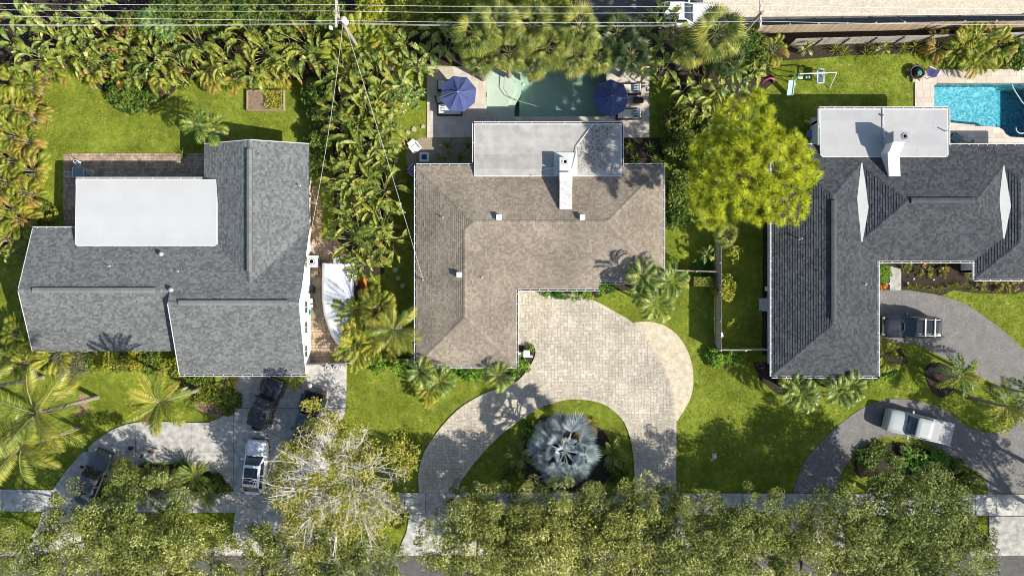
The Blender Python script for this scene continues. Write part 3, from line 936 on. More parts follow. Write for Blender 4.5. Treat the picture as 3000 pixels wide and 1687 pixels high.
capline(r1, [(-39.4, -.2, zr1), (-27.3, -.2, zr1)], M_sh1)
capline(r1, [(-27.3, -1.18, zr2), (-16.95, -1.18, zr2)], M_sh1)
capline(r1, [(-20.98, 11.82, za), (-20.98, .34, za)], M_sh1)
ridge_vent(r1, (-38.2, -.2, zr1 + .02), (-28.35, -.2, zr1 + .02), M_sh1)
ridge_vent(r1, (-26.4, -1.18, zr2 + .02), (-17.75, -1.18, zr2 + .02), M_sh1)
ridge_vent(r1, (-20.98, 11.1, za + .02), (-20.98, 1.3, za + .02), M_sh1)
w1 = walls(h1, [(-38.9, 4.3), (-25.0, 4.3), (-24.8, 11.3), (-17.3, 11.3), (-17.35, -6.5), (-26.85, -6.5), (-26.85, -4.6), (-38.9, -4.6)], 2.52)
# gable ends under the rakes
def gable(root, x, ya, yr, yb, za_, zr_, t, name='gable_wall', axis='x'):
    P = [(x, ya, 2.4), (x, yb, 2.4), (x, yb, za_), (x, yr, zr_), (x, ya, za_)] if axis == 'x' else [(ya, x, 2.4), (yb, x, 2.4), (yb, x, za_), (yr, x, zr_), (ya, x, za_)]
    o = (t, 0, 0) if axis == 'x' else (0, t, 0)
    V = P + [tuple(p[i] + o[i] for i in range(3)) for p in P]
    return MB().add(V, [(0, 1, 2, 3, 4), (9, 8, 7, 6, 5)] + [(i, (i + 1) % 5, 5 + (i + 1) % 5, 5 + i) for i in range(5)]).obj(name, M_wall, root, True)
gable(h1, -38.9, -4.6, -.2, 4.3, pB.z(0, 4.3) - .17, zr1 - .17, .2)
gable(h1, -17.35, -6.5, -1.18, 4.6, pF2.z(0, -6.5) - .17, zr2 - .17, -.2)
gable(h1, -26.85, -6.5, -1.18, -.2, pF2.z(0, -6.5) - .17, zr2 - .17, .2)
gable(h1, 11.3, -24.8, -20.98, -17.3, pNW.z(-24.8, 0) - .17, za - .17, -.2, axis='y')
# rake boards
for a, c in (((-39.42, 4.87, 2.7), (-39.42, -.2, zr1)), ((-39.42, -.2, zr1), (-39.42, -5.18, pF1.z(0, -5.18))), ((-16.9, -1.18, zr2), (-16.92, -7.06, pF2.z(0, -7.06))), ((-27.33, -1.18, zr2), (-27.33, -7.06, pF2.z(0, -7.06))), ((-25.3, 11.85, pNW.z(-25.3, 0)), (-20.98, 11.85, za)), ((-20.98, 11.85, za), (-16.7, 11.85, pNE.z(-16.7, 0)))):
    a, c = Vector(a), Vector(c); m_ = (a + c) / 2; d = c - a
    rz = math.atan2(d.y, d.x); MB().box(m_ - Vector((0, 0, .09)), (d.length, .05, .2), rz, ry=-math.asin(d.z / d.length)).obj('rake_board', M_white, h1, True)
gutter(h1, [(-27.3, -7.08), (-16.93, -7.08)], 1, pF2.z(0, -7.06) - .06)
gutter(h1, [(-35.6, 4.89), (-39.4, 4.89)], 1, 2.64)
gutter(h1, [(-25.32, 11.8), (-25.32, 8.9)], -1, pNW.z(-25.3, 0) - .06, br=2)
fr1 = flat_roof(h1, -35.6, -24.02, 3.42, 8.86, 3.24, 3.10, M_memb, 0.97, [(1,), (.34, 1), (.53, 1), (.86, 1), (.2, .62, 1), (.85, 1)], rad=0.18)
gutter(h1, [(-25.35, 8.88), (-35.6, 8.88)], 1, 3.02, br=1.1)
gutter(h1, [(-35.62, 8.88), (-35.62, 5.0)], -1, 3.05, w=.08, br=9)
for x in (-35.3, -32, -28.6, -25.6):
    MB().box((x, 8.5, 1.5), (.12, .12, 3.0)).obj('patio_post', M_white, h1, True)
for (px, py, s) in ((469, 744, .3), (515, 849, .28)):
    z = 3.8; p = W(px, py, z)
    b = MB().lathe([(.15, -.1), (.15, .22), (.19, .24), (.17, .34), (0, .38)], 12, (p.x, p.y, pB.z(p.x, p.y)))
    b.obj('roof_vent', M_metal, h1, True)
for px, py in ((322, 780), (525, 795), (870, 540), (512, 700)):
    p = W(px, py, 3.7); zz = pB.z(p.x, p.y) if px < 600 else pNE.z(p.x, p.y)
    if px != 512: pipe(h1, p.x, p.y, zz, .35)
for y in (-5.3, -3.3, -1.6, 2.2):
    window(h1, -17.34, y, 1.45, 1.0, .9, 1, 0)
ac_unit('white air conditioner with a round fan beside the left house', *W(922, 767), .95, .95, .85, fr=.33)

# ---------------- middle house: brown hip roof
h2 = thing('brown_roofed_house', 'middle house with a brown hip roof and a grey flat roof facing the pool', 'house', (1.5, 4, 0))
s2_ = .30
N2 = Plane(0, 10.03, 0, -1, s2_, 2.7); S2 = Plane(0, .52, 0, 1, s2_, 2.7); Wp = Plane(-7.87, 0, 1, 0, s2_, 2.7); E2 = Plane(12.4, 0, -1, 0, s2_, 2.7)
E2b = Plane(.34, 0, -1, 0, s2_, 2.7); S2b = Plane(0, -6.44, 0, 1, s2_, 2.7)
zt, zl = 2.7 + s2_ * 4.755, 2.7 + s2_ * 4.105
A_, B_, Cc, D_ = (-3.115, 5.275), (7.645, 5.275), (-3.765, 4.625), (-3.765, -2.335)
f2 = [([(-7.87, 10.03), (12.4, 10.03), B_, A_], N2), ([(-7.87, 10.03), A_, Cc, D_, (-7.87, -6.44)], Wp),
      ([A_, B_, (12.4, .52), (.34, .52), Cc], S2), ([(.34, .52), (7.2, .52), (7.2, -.07), (.34, -.07)], S2), ([(12.4, 10.03), (12.4, .52), B_], E2),
      ([Cc, (.34, .52), (.34, -6.44), D_], E2b), ([(-7.87, -6.44), D_, (.34, -6.44)], S2b)]
r2 = make_roof(h2, f2, M_sh2, 0.17, 0.026, 0.14, 0.30)
v3 = lambda p, z: (p[0], p[1], z)
for pts in ([v3(A_, zt), v3(B_, zt)], [v3(A_, zt), v3(Cc, zl)], [v3(Cc, zl), v3(D_, zl)], [(-7.87, 10.03, 2.7), v3(A_, zt)], [(12.4, 10.03, 2.7), v3(B_, zt)], [(12.4, .52, 2.7), v3(B_, zt)], [(-7.87, -6.44, 2.7), v3(D_, zl)], [(.34, -6.44, 2.7), v3(D_, zl)]):
    capline(r2, pts, M_sh2, slope=.25)
walls(h2, [(-7.3, 9.4), (11.8, 9.4), (11.8, 1.1), (6.8, 1.1), (-.2, 1.1), (-.2, -5.9), (-7.3, -5.9)], 2.54)
for a in ([(-7.89, -6.46), (-7.89, 10.05)],):
    gutter(h2, a, -1, 2.64)
gutter(h2, [(-7.87, 10.05), (-3.2, 10.05)], -1, 2.64); gutter(h2, [(8.95, 10.05), (12.4, 10.05)], -1, 2.64)
gutter(h2, [(12.42, 10.05), (12.42, .5)], -1, 2.64)
gutter(h2, [(12.4, .5), (7.24, .5)], -1, 2.64); gutter(h2, [(7.2, -.09), (.36, -.09)], -1, 2.46)
gutter(h2, [(.36, -.1), (.36, -6.46)], -1, 2.64); gutter(h2, [(.34, -6.46), (-7.87, -6.46)], -1, 2.64)
fl2 = flat_roof(h2, -3.07, 8.95, 9.1, 13.42, 3.04, 2.95, M_flat2, .62, [(.3, 1), (.62, 1), (1,), (.45, 1), (.8, 1), (.2, 1), (1,)])
gutter(h2, [(-3.09, 13.44), (8.97, 13.44)], -1, 2.90, br=1.3); gutter(h2, [(-3.09, 10.3), (-3.09, 13.44)], -1, 2.92, br=2); gutter(h2, [(8.97, 13.44), (8.97, 10.0)], -1, 2.92, br=2)
walls(h2, [(-2.6, 9.3), (8.5, 9.3), (8.5, 12.9), (-2.6, 12.9)], 2.75, name='porch_wall')
pad = W(1657, 481, 3.1)
MB().box((pad.x, pad.y, 3.075), (1.93, 1.9, .05)).obj('equipment_pad', mat('pale_steel', (.52, .53, .52), (.62, .62, .60), rough=.5, metal=.1, ns=2), h2, True)
z = 4.15
c = W(1656, 478, z)
ac_unit('white air conditioner on the flat roof of the middle house with a round fan', c.x, c.y - .05, 3.10, .86, 1.02, 1.0, fx=0, fy=.16, fr=.27)
# duct from the unit down over the shingles
dx = W(1658, 0, 4.1).x
ya, yb, yc = W(0, 504, 4.2).y, W(0, 529, 4.2).y, W(0, 613, 4.0).y
b = MB()
for k in (0,):
    hw = .50
    P = [(ya, 3.05, 4.12), (yb, 3.1, 4.2), (yc, N2.z(0, yc) - .1, N2.z(0, yc) + .12)]
    rings = [[(dx - hw, y, a), (dx + hw, y, a), (dx + hw, y, t), (dx - hw, y, t)] for y, a, t in P]
    b.loft(rings, sm=False)
duct = b.obj('roof_duct', M_duct, h2, True)
MB().add([(dx - hw - .01, ya, 4.135), (dx + hw + .01, ya, 4.135), (dx + hw + .01, yb, 4.215), (dx - hw - .01, yb, 4.215)], [(0, 3, 2, 1)]).obj('duct_cover', M_white, duct)
MB().tube([W(1738, 362, 3.06), W(1690, 429, 3.12), W(1684, 497, 3.3), W(1676, 499, 3.5)], .028, 6).obj('drain_pipe', M_gut, h2, True)
MB().tube([(pad.x - .9, pad.y - .35, 3.12), (pad.x - 1.75, pad.y - .35, 3.08)], .04, 6).obj('drain_pipe', M_gut, h2, True)
for px, py in ((1462, 638), (1706, 638), (1345, 806)):
    p = W(px, py, 4.2); zz = N2.z(p.x, p.y) if px != 1345 else Wp.z(p.x, p.y)
    hood(h2, p.x, p.y, zz - .02)
for px, py, hh in ((1298, 637, .35), (1412, 813, .25), (1238, 820, .5), (1558, 513, .15)):
    p = W(px, py, 3.4); zz = 3.0 if px == 1558 else (Wp.z(p.x, p.y) if px < 1350 else E2b.z(p.x, p.y))
    pipe(h2, p.x, p.y, zz, hh)
# antenna-like branch litter on the ridge and debris on the flat roof are small; entry column beside the garage
cb = MB()
p = W(1543, 1037, 2.2)
cb.box((p.x, p.y, 1.08), (.42, .42, 2.2)).box((p.x, p.y, 2.2), (.52, .52, .1)).box((p.x - .75, p.y + .02, 1.9), (1.0, .2, .3)).box((p.x + .38, p.y - .28, .9), (.3, .08, 1.8))
cb.obj('entry_column', M_white, h2, True)
window(h2, -3.0, -5.9, 1.5, 1.6, 1.1, 0, -1); window(h2, -.19, -3.2, 1.2, 2.4, 2.1, 1, 0); window(h2, 3, 1.09, 1.5, 1.8, 1.2, 0, -1); window(h2, 9.3, 1.09, 1.5, 1.5, 1.1, 0, -1)
window(h2, 3.0, 12.91, 1.3, 2.4, 2.0, 0, 1); window(h2, -7.31, 4, 1.5, 1.2, 1.0, -1, 0); window(h2, -7.31, -2, 1.5, 1.2, 1.0, -1, 0)

# ---------------- right house: charcoal hip roof
h3 = thing('charcoal_roofed_house', 'right house with charcoal hip roofs, white valley patches and a pale flat roof', 'house', (31, 3, 0))
s3_ = .35
q3 = 2.7
N3 = Plane(0, 11.69, 0, -1, s3_, q3); S3 = Plane(0, 2.23, 0, 1, s3_, q3); W3 = Plane(21.4, 0, 1, 0, s3_, q3); E3 = Plane(30.04, 0, -1, 0, s3_, q3)
Sb3 = Plane(0, -7.23, 0, 1, s3_, q3); WH = Plane(26.86, 0, 1, 0, s3_, q3); EH = Plane(41.77, 0, -1, 0, s3_, q3)
W3b = Plane(38.08, 0, 1, 0, s3_, q3); S3b = Plane(0, .73, 0, 1, s3_, q3); E3b = Plane(44, 0, -1, 0, s3_, q3)
f3 = [([(21.4, 11.69), (44, 11.69), (41.03, 8.74), (39.93, 9.84), (37.04, 6.96), (31.59, 6.96), (28.45, 10.1), (25.72, 7.37)], N3),
      ([(21.4, 11.69), (25.72, 7.37), (25.72, -2.91), (21.4, -7.23)], W3), ([(21.4, -7.23), (25.72, -2.91), (30.04, -7.23)], Sb3),
      ([(25.72, 7.37), (28.45, 10.1), (28.45, 3.82), (30.04, 2.23), (30.04, -7.23), (25.72, -2.91)], E3), ([(28.45, 10.1), (31.59, 6.96), (28.45, 3.82)], WH),
      ([(31.59, 6.96), (37.04, 6.96), (39.93, 4.08), (38.08, 2.23), (30.04, 2.23), (28.45, 3.82)], S3), ([(37.04, 6.96), (39.93, 9.84), (39.93, 4.08)], EH),
      ([(39.93, 9.84), (41.03, 8.74), (41.03, 3.68), (38.08, .73), (38.08, 2.23), (39.93, 4.08)], W3b), ([(38.08, .73), (41.03, 3.68), (44, .73)], S3b), ([(44, 11.69), (41.03, 8.74), (41.03, 3.68), (44, .73)], E3b)]
r3 = make_roof(h3, f3, M_sh3, 0.185, 0.034, 0.14, 0.32)
zA, zB, zC, zV, zV2 = q3 + s3_ * 4.32, q3 + s3_ * 4.73, q3 + s3_ * 2.95, q3 + s3_ * 1.59, q3 + s3_ * 1.85
for pts in ([(21.4, 11.69, q3), (25.72, 7.37, zA)], [(25.72, 7.37, zA), (25.72, -2.91, zA)], [(21.4, -7.23, q3), (25.72, -2.91, zA)], [(30.04, -7.23, q3), (25.72, -2.91, zA)], [(25.72, 7.37, zA), (28.45, 10.1, zV)], [(28.45, 10.1, zV), (31.59, 6.96, zB)], [(28.45, 3.82, zV), (31.59, 6.96, zB)], [(31.59, 6.96, zB), (37.04, 6.96, zB)], [(37.04, 6.96, zB), (39.93, 9.84, zV2)], [(37.04, 6.96, zB), (39.93, 4.08, zV2)], [(41.03, 8.74, zC), (41.03, 3.68, zC)], [(38.08, .73, q3), (41.03, 3.68, zC)], [(41.03, 8.74, zC), (39.93, 9.84, zV2)]):
    capline(r3, pts, M_sh3, slope=.3)
ridge_vent(r3, (25.72, 7.0, zA + .02), (25.72, -2.5, zA + .02), M_sh3)
ridge_vent(r3, (31.8, 6.96, zB + .02), (36.9, 6.96, zB + .02), M_sh3)
M_patch = mat('white_patch', (.44, .44, .43), (.50, .50, .49), rough=.8, ns=.8, amt2=.03, ns2=8)
for xv, zv, yb_, yt_, sp in ((28.45, zV, 3.75, 10.15, -1), (39.93, zV2, 4.0, 9.9, 1)):
    hw = .40; e = s3_ * hw + .06
    b = MB()
    nn = 9
    V = []
    for i in range(nn + 1):
        f = i / nn; y = yb_ + (yt_ - yb_) * f
        wl, wr_ = .05 + hw * min(1, 2.1 * min(f ** 1.1, 1 - f ** 1.1)) * SH.uniform(.93, 1.07), .05 + hw * min(1, 2.1 * min(f ** .9, 1 - f ** .9)) * SH.uniform(.93, 1.07)
        V += [(xv - wl, y, zv + s3_ * wl + .045), (xv, y, zv + s3_ * .5 * (wl + wr_) * .9 + .05), (xv + wr_, y, zv + s3_ * wr_ + .045)]
    b.add(V, [(i * 3, i * 3 + 1, i * 3 + 4, i * 3 + 3) for i in range(nn)] + [(i * 3 + 1, i * 3 + 2, i * 3 + 5, i * 3 + 4) for i in range(nn)], sm=True)
    for i in range(nn):
        for a, c_ in ((i * 3, i * 3 + 3), (i * 3 + 5, i * 3 + 2)):
            b.add([V[a], V[c_], (V[c_][0], V[c_][1], V[c_][2] - .06), (V[a][0], V[a][1], V[a][2] - .06)], [(0, 1, 2, 3)])
    b.obj('valley_patch', M_patch, r3)
walls(h3, [(22.0, 11.1), (43.5, 11.1), (43.5, 1.3), (38.65, 1.3), (38.65, 2.8), (29.5, 2.8), (29.5, -6.7), (22.0, -6.7)], 2.54)
gutter(h3, [(21.38, -7.25), (21.38, 11.7)], -1, 2.64); gutter(h3, [(30.04, -7.25), (21.4, -7.25)], -1, 2.64); gutter(h3, [(30.06, 2.2), (30.06, -7.25)], -1, 2.64)
gutter(h3, [(38.05, 2.21), (30.06, 2.21)], -1, 2.64); gutter(h3, [(38.06, .7), (38.06, 2.2)], -1, 2.64); gutter(h3, [(44, .71), (38.06, .71)], -1, 2.64)
gutter(h3, [(35.7, 11.71), (44, 11.71)], -1, 2.64); gutter(h3, [(21.4, 11.71), (25.1, 11.71)], -1, 2.64)
fl3 = flat_roof(h3, 25.2, 35.65, 10.66, 14.63, 3.08, 2.98, M_flat3, 1.0, [(.48, .9, 1), (.88, 1), (.4, 1), (.75, 1)], rad=.2)
gutter(h3, [(25.18, 14.65), (35.67, 14.65)], -1, 2.92); gutter(h3, [(25.18, 11.7), (25.18, 14.65)], -1, 2.94, br=2); gutter(h3, [(35.67, 14.65), (35.67, 11.75)], -1, 2.94, br=2)
walls(h3, [(25.7, 10.9), (35.2, 10.9), (35.2, 14.1), (25.7, 14.1)], 2.78, name='porch_wall')
zt = 4.75
c = W(2641, 400, zt)
ac_unit('grey air conditioner on a stand above the pale flat roof of the right house', c.x, c.y, 3.95, 1.25, .85, .8, fx=.25, fy=0, fr=.27, body=mat('grey_casing', (.33, .33, .35), (.38, .38, .40), rough=.5, ns=2))
MB().box((c.x - .45, c.y, 3.5), (.08, .8, 1.0)).box((c.x + .45, c.y, 3.5), (.08, .8, 1.0)).obj('equipment_stand', M_metal, h3, True)
pa, pb_, pc, pd = W(2634, 415, 4.7), W(2622, 445, 4.35), W(2623, 453, 4.15), W(2622, 516, 3.85)
b = MB()
for cxs, yy, lo, hi, hw in (((pa.x, pa.y, 3.7, 4.7, .46)), (pb_.x, pb_.y, 3.1, 4.35, .46)):
    pass
rg = lambda x, y, lo, hi, hw: [(x - hw, y, lo), (x + hw, y, lo), (x + hw, y, hi), (x - hw, y, hi)]
b.loft([rg(pa.x, pa.y, 3.6, 4.7, .46), rg(pb_.x, pb_.y, 3.0, 4.38, .46)], sm=False)
du = b.obj('roof_duct', M_white, h3, True)
MB().loft([rg(pb_.x + .02, pb_.y - .002, 3.0, 4.12, .47), rg(pd.x + .02, pd.y, N3.z(0, pd.y) - .1, N3.z(0, pd.y) + .14, .47)], sm=False).obj('duct_base', mat('weathered_white', (.55, .54, .50), (.68, .67, .63), rough=.7, ns=4, amt2=.1, ns2=9), du)
MB().tube([W(2587, 318, 3.05), W(2588, 370, 3.1), W(2591, 404, 3.2), W(2602, 400, 3.4), W(2602, 425, 3.3)], .035, 6).obj('drain_pipe', M_gut, h3, True)
MB().lathe([(.08, 0), (.09, .1), (.05, .2), (0, .22)], 8, W(2586, 339, 3.05)).obj('vent_cap', M_metal, h3, True)
for px, py, zz in ((2769, 385, 3.03), (2343, 700, W3.z(W(2343, 0, 3.3).x, 0)), (2535, 832, E3.z(W(2535, 0, 3.2).x, 0))):
    p = W(px, py, zz)
    pipe(h3, p.x, p.y, zz, .5 if px != 2535 else .18, .05)
window(h3, 29.51, -2, 1.3, 2.2, 1.6, 1, 0); window(h3, 33.5, 2.79, 1.5, 1.6, 1.1, 0, -1); window(h3, 25.7, -6.71, 1.4, 1.8, 1.2, 0, -1); window(h3, 21.99, 0, 1.5, 1.2, 1.0, -1, 0); window(h3, 30.5, 14.11, 1.3, 2.4, 2.0, 0, 1)
# ------------------------------------------------------------------ vegetation
L_bop = leafmat('paddle_leaf', [(0.06, 0.105, 0.014), (0.22, 0.265, 0.034), (0.44, 0.44, 0.12)], .3, rough=.42, spec=.3)
L_bopo = leafmat('old_paddle_leaf', [(0.22, 0.16, 0.04), (0.44, 0.22, 0.04), (0.40, 0.33, 0.20)], .25, rough=.5)
L_ban = leafmat('banana_leaf', [(0.13, 0.19, 0.025), (0.27, 0.33, 0.06), (0.40, 0.43, 0.16)], .35, rough=.4, spec=.35)
L_areca = leafmat('areca_leaf', [(0.09, 0.135, 0.014), (0.25, 0.29, 0.03), (0.48, 0.43, 0.07)], .3, spec=.2)
L_arecay = leafmat('yellow_areca_leaf', [(0.16, 0.17, 0.025), (0.33, 0.26, 0.045), (0.48, 0.29, 0.07)], .3)
L_coco = leafmat('coconut_leaf', [(0.07, 0.105, 0.014), (0.22, 0.255, 0.03), (0.46, 0.43, 0.07)], .25, rough=.38, spec=.35)
L_ado = leafmat('dark_palm_leaf', [(0.045, 0.09, 0.013), (0.15, 0.22, 0.03), (0.36, 0.41, 0.10)], .25, rough=.4, spec=.35)
L_fan = leafmat('fan_leaf', [(0.085, 0.12, 0.018), (0.25, 0.285, 0.055), (0.50, 0.50, 0.16)], .25, rough=.42, spec=.3)
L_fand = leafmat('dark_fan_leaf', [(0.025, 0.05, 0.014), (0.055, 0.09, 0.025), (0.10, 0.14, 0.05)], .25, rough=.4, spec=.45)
L_silver = leafmat('silver_leaf', [(0.20, 0.26, 0.28), (0.40, 0.46, 0.47), (0.70, 0.74, 0.72)], .12, rough=.5, spec=.3, var=.12, hue=.01)
L_oak = leafmat('oak_leaf', [(0.035, 0.055, 0.012), (0.23, 0.265, 0.045), (0.66, 0.66, 0.26)], .25, rough=.5, spec=.2, var=.2, hue=.015)
L_twig = leafmat('thin_crown_leaf', [(0.12, 0.14, 0.02), (0.40, 0.38, 0.06), (0.66, 0.58, 0.16)], .35, rough=.4, var=.1, spec=.2)
L_pine = leafmat('pine_needle', [(0.17, 0.21, 0.02), (0.54, 0.60, 0.045), (0.84, 0.84, 0.12)], .48, rough=.6, var=.05, hue=0, spec=.1)
L_hedge = leafmat('hedge_leaf', [(0.045, 0.08, 0.012), (0.13, 0.18, 0.024), (0.27, 0.30, 0.05)], .25, rough=.45, spec=.25, var=.15)
L_hedgey = leafmat('bright_hedge_leaf', [(0.10, 0.15, 0.015), (0.28, 0.32, 0.03), (0.44, 0.43, 0.07)], .3, rough=.45, spec=.2)
L_bright = leafmat('fresh_leaf', [(0.06, 0.14, 0.015), (0.15, 0.30, 0.03), (0.26, 0.42, 0.06)], .3, rough=.45, spec=.2)
L_yel = leafmat('yellow_leaf', [(0.16, 0.17, 0.02), (0.33, 0.30, 0.03), (0.46, 0.38, 0.04)], .3)
L_grey = leafmat('pale_shrub_leaf', [(0.12, 0.13, 0.05), (0.24, 0.24, 0.11), (0.36, 0.33, 0.19)], .25)
L_plum = leafmat('rosette_leaf', [(0.10, 0.17, 0.035), (0.19, 0.28, 0.07), (0.28, 0.36, 0.12)], .3, rough=.4)
L_rib = leafmat('leaf_rib', [(0.22, 0.23, 0.08), (0.32, 0.31, 0.13)], .1)
F_pink = mat('pink_flower', (.55, .03, .22), (.75, .08, .35), ns=9)
F_red = mat('red_flower', (.50, .03, .04), (.70, .08, .08), ns=9)
F_org = mat('orange_flower', (.70, .16, .02), (.85, .32, .03), ns=9)
M_bark2 = mat('palm_bark', (.17, .145, .115), (.33, .29, .24), rough=.95, ns=6, bump=.6, bs=18)
M_oakb = mat('oak_bark', (.10, .085, .07), (.22, .19, .16), rough=.95, ns=5, bump=.8, bs=14)
M_palet = mat('pale_twig', (.55, .52, .47), (.74, .71, .65), rough=.9, ns=5, bump=.2)
G = random.Random(21)
RS = np.random.RandomState(21)

def paddle(L, Wd, pet, rise, droop, torn, seed):
    """paddle leaf with its own stalk, growing out along +X from the origin; unit height 1"""
    r = random.Random(seed)
    b = MB()
    n = 9
    spine = []
    for i in range(n + 1):
        t = i / n
        x = pet[0] + L * t * (1 - .12 * t)
        z = pet[1] + rise * t - droop * t * t
        spine.append(Vector((x, r.uniform(-.004, .004), z)))
    b.tube([(0, 0, 0), (pet[0] * .35, 0, pet[1] * .55), (pet[0], 0, pet[1])], [.016, .013, .009], 4, m=1, cap=False)
    for i in range(n):
        for s in (-1, 1):
            w0 = Wd * math.sin(PI * min(1, (i / n) ** .75 + .03)) + .003
            w1 = Wd * math.sin(PI * min(1, ((i + 1) / n) ** .75 * .985 + .015)) + .003
            p, q = spine[i], spine[i + 1]
            gap = r.uniform(0, .3) if torn else 0.02
            q2 = p + (q - p) * (1 - gap * .3)
            dz = r.uniform(-.02, .07) if torn else .05
            fw = (q - p) * r.uniform(.25, .5 if torn else .35)
            e0 = p + Vector((0, s * w0, dz * w0 / Wd)) + fw
            e1 = q2 + Vector((0, s * w1, dz * w1 / Wd)) + fw * .8
            F = [(0, 1, 2, 3)] if s < 0 else [(3, 2, 1, 0)]
            b.add([p, e0, e1, q2 if torn else q], [F[0][::-1]], min(1, max(0, r.gauss(.5, .2))))
    b.tube([s_ + Vector((0, 0, .004)) for s_ in spine[::3]], [.007, .005, .003, .001][:len(spine[::3])], 3, m=1, cap=False)
    return b
def pinnate(L, leaflet, n, stem, rise, droop, vee, seed, wl=.035, plume=0, pow_=2.0, gapf=0.0):
    """feather frond growing along +X"""
    r = random.Random(seed)
    b = MB()
    sp = []
    m = 9
    for i in range(m + 1):
        t = i / m
        sp.append(Vector((L * t * (1 - .18 * droop * t * t), 0, rise * t - droop * L * .62 * t ** pow_)))
    def at(t):
        f = t * m; i = min(int(f), m - 1)
        return sp[i].lerp(sp[i + 1], f - i)
    b.tube([at(t) for t in (0, .25, .5, .75, 1)], [.016 * L, .013 * L, .009 * L, .006 * L, .002 * L], 3, m=1, cap=False)
    for i in range(n):
        t = stem + (1 - stem) * (i + .5) / n
        p = at(t)
        d = (at(min(1, t + .03)) - at(max(0, t - .03))).normalized()
        prof = (math.sin(PI * (.12 + .83 * (t - stem) / (1 - stem)))) ** .7
        for s in (-1, 1):
            if r.random() < gapf:
                continue
            ll = leaflet * prof * r.uniform(.85, 1.1)
            fwd = .35 + .5 * t
            v = vee + r.uniform(-.15, .15)
            if plume:
                v = r.uniform(-1.1, 1.1)
            side = Vector((0, s * math.cos(v), math.sin(v)))
            tip = p + (side + d * fwd).normalized() * ll + Vector((0, 0, -.22 * ll))
            mid = p + (side + d * fwd).normalized() * ll * .5
            w = d * wl * .5 * ll / max(leaflet, 1e-6) * (1 if plume else 1)
            tn = min(1, max(0, r.gauss(.45, .2) + .25 * t - .05))
            b.add([p - w * .5, mid - w, tip, mid + w], [(0, 1, 2, 3) if s < 0 else (3, 2, 1, 0)], tn)
    return b
def palmate(Rr, seg, pet, spread, seed, fold=.03, droop=.15, notch=.58):
    r = random.Random(seed)
    b = MB()
    c = Vector((pet, 0, 0))
    b.tube([(0, 0, 0), (pet * .5, 0, pet * .05), c], [.02, .015, .011], 3, m=1, cap=False)
    for i in range(seg):
        a = -spread + 2 * spread * (i + .5) / seg
        da = spread / seg * .86
        ln = Rr * (.72 + .28 * math.cos(a * .8)) * r.uniform(.92, 1.06)
        mid = ln * notch
        up = Vector((0, 0, fold))
        def pt(ang, rad, z=0):
            return c + Vector((math.cos(ang) * rad, math.sin(ang) * rad, z - droop * (rad / Rr) ** 2 * Rr))
        tn = min(1, max(0, r.gauss(.5, .18)))
        tip = pt(a + r.uniform(-.03, .03), ln, -.05 * Rr)
        b.add([c, pt(a - da, mid, -fold), tip, pt(a, mid, fold)], [(0, 1, 2, 3)], tn)
        b.add([c, pt(a, mid, fold), tip, pt(a + da, mid, -fold)], [(0, 1, 2, 3)], max(0, tn - .12))
    return b
CACHE = {}
def var(key, k, fn):
    kk = (key, k)
    if kk not in CACHE:
        CACHE[kk] = fn(k)
    return CACHE[kk]
def rosette(root, n, mk, nv, pitch, sc, z=0.0, part='frond', az0=None, jitter=.25, roll=.15):
    """n leaves round the crown; pitch(i/n) gives the tilt, mk(k) a mesh"""
    a0 = G.uniform(0, 6.28) if az0 is None else az0
    for i in range(n):
        t = i / max(1, n - 1)
        inst(mk(G.randrange(nv)), part, root, (0, 0, z), (G.uniform(-roll, roll), -pitch(t) + G.uniform(-.1, .1), a0 + i * 2.39996 + G.uniform(-jitter, jitter)), sc * G.uniform(.85, 1.1))
def trunk(root, h, r0, r1, m=M_bark2, lean=0.0, name='trunk'):
    b = MB()
    n = 7
    pts = [(lean * (i / n) ** 2, 0, h * i / n - .05) for i in range(n + 1)]
    b.tube(pts, [r0 * (1 + .35 * (1 - i / n) ** 4) + (r1 - r0) * i / n for i in range(n + 1)], 8)
    for i in range(1, int(h / .3)):
        pass
    return b.obj(name, m, root)

def sp_bop(root, h, r, o=0.0):
    m_ = lambda k: var('bop', k, lambda k: paddle(.48, .052 + .01 * (k % 3), (.10 + .05 * (k % 4), .62 + .05 * (k % 3)), .20 - .05 * (k % 3), .10 + .20 * (k % 4) / 3, k % 3 != 0, 100 + k).mesh('leaf', [L_bop, L_rib]))
    md = lambda k: var('bopo', k, lambda k: paddle(.44, .045, (.2, .5), .02, .38, 1, 150 + k).mesh('leaf', [L_bopo, L_rib]))
    n = 19
    for i in range(n):
        me = md(G.randrange(3)) if (i > n - 6 and G.random() < .35 + o) else m_(G.randrange(8))
        inst(me, 'leaf', root, (G.uniform(-.4, .4) * r * .4, G.uniform(-.4, .4) * r * .4, 0), (G.uniform(-.2, .2), G.uniform(-.15, .3), i * 2.4 + G.uniform(-.4, .4)), (h * .82 * r / 1.6, h * .82 * r / 1.6, h * G.uniform(.75, 1.05)))
def sp_banana(root, h, r, o=0):
    m_ = lambda k: var('banana', k, lambda k: paddle(.62, .098, (.06, .50 + .05 * (k % 3)), .26, .30 + .1 * (k % 3), k % 3 != 0, 200 + k).mesh('leaf', [L_ban, L_rib]))
    trunk(root, h * .5, .13, .09)
    for i in range(8):
        inst(m_(G.randrange(6)), 'leaf', root, (0, 0, h * .12), (G.uniform(-.15, .15), G.uniform(-.1, .2), i * 2.4 + G.uniform(-.3, .3)), (r * 1.25, r * 1.25, h * G.uniform(.8, 1)))
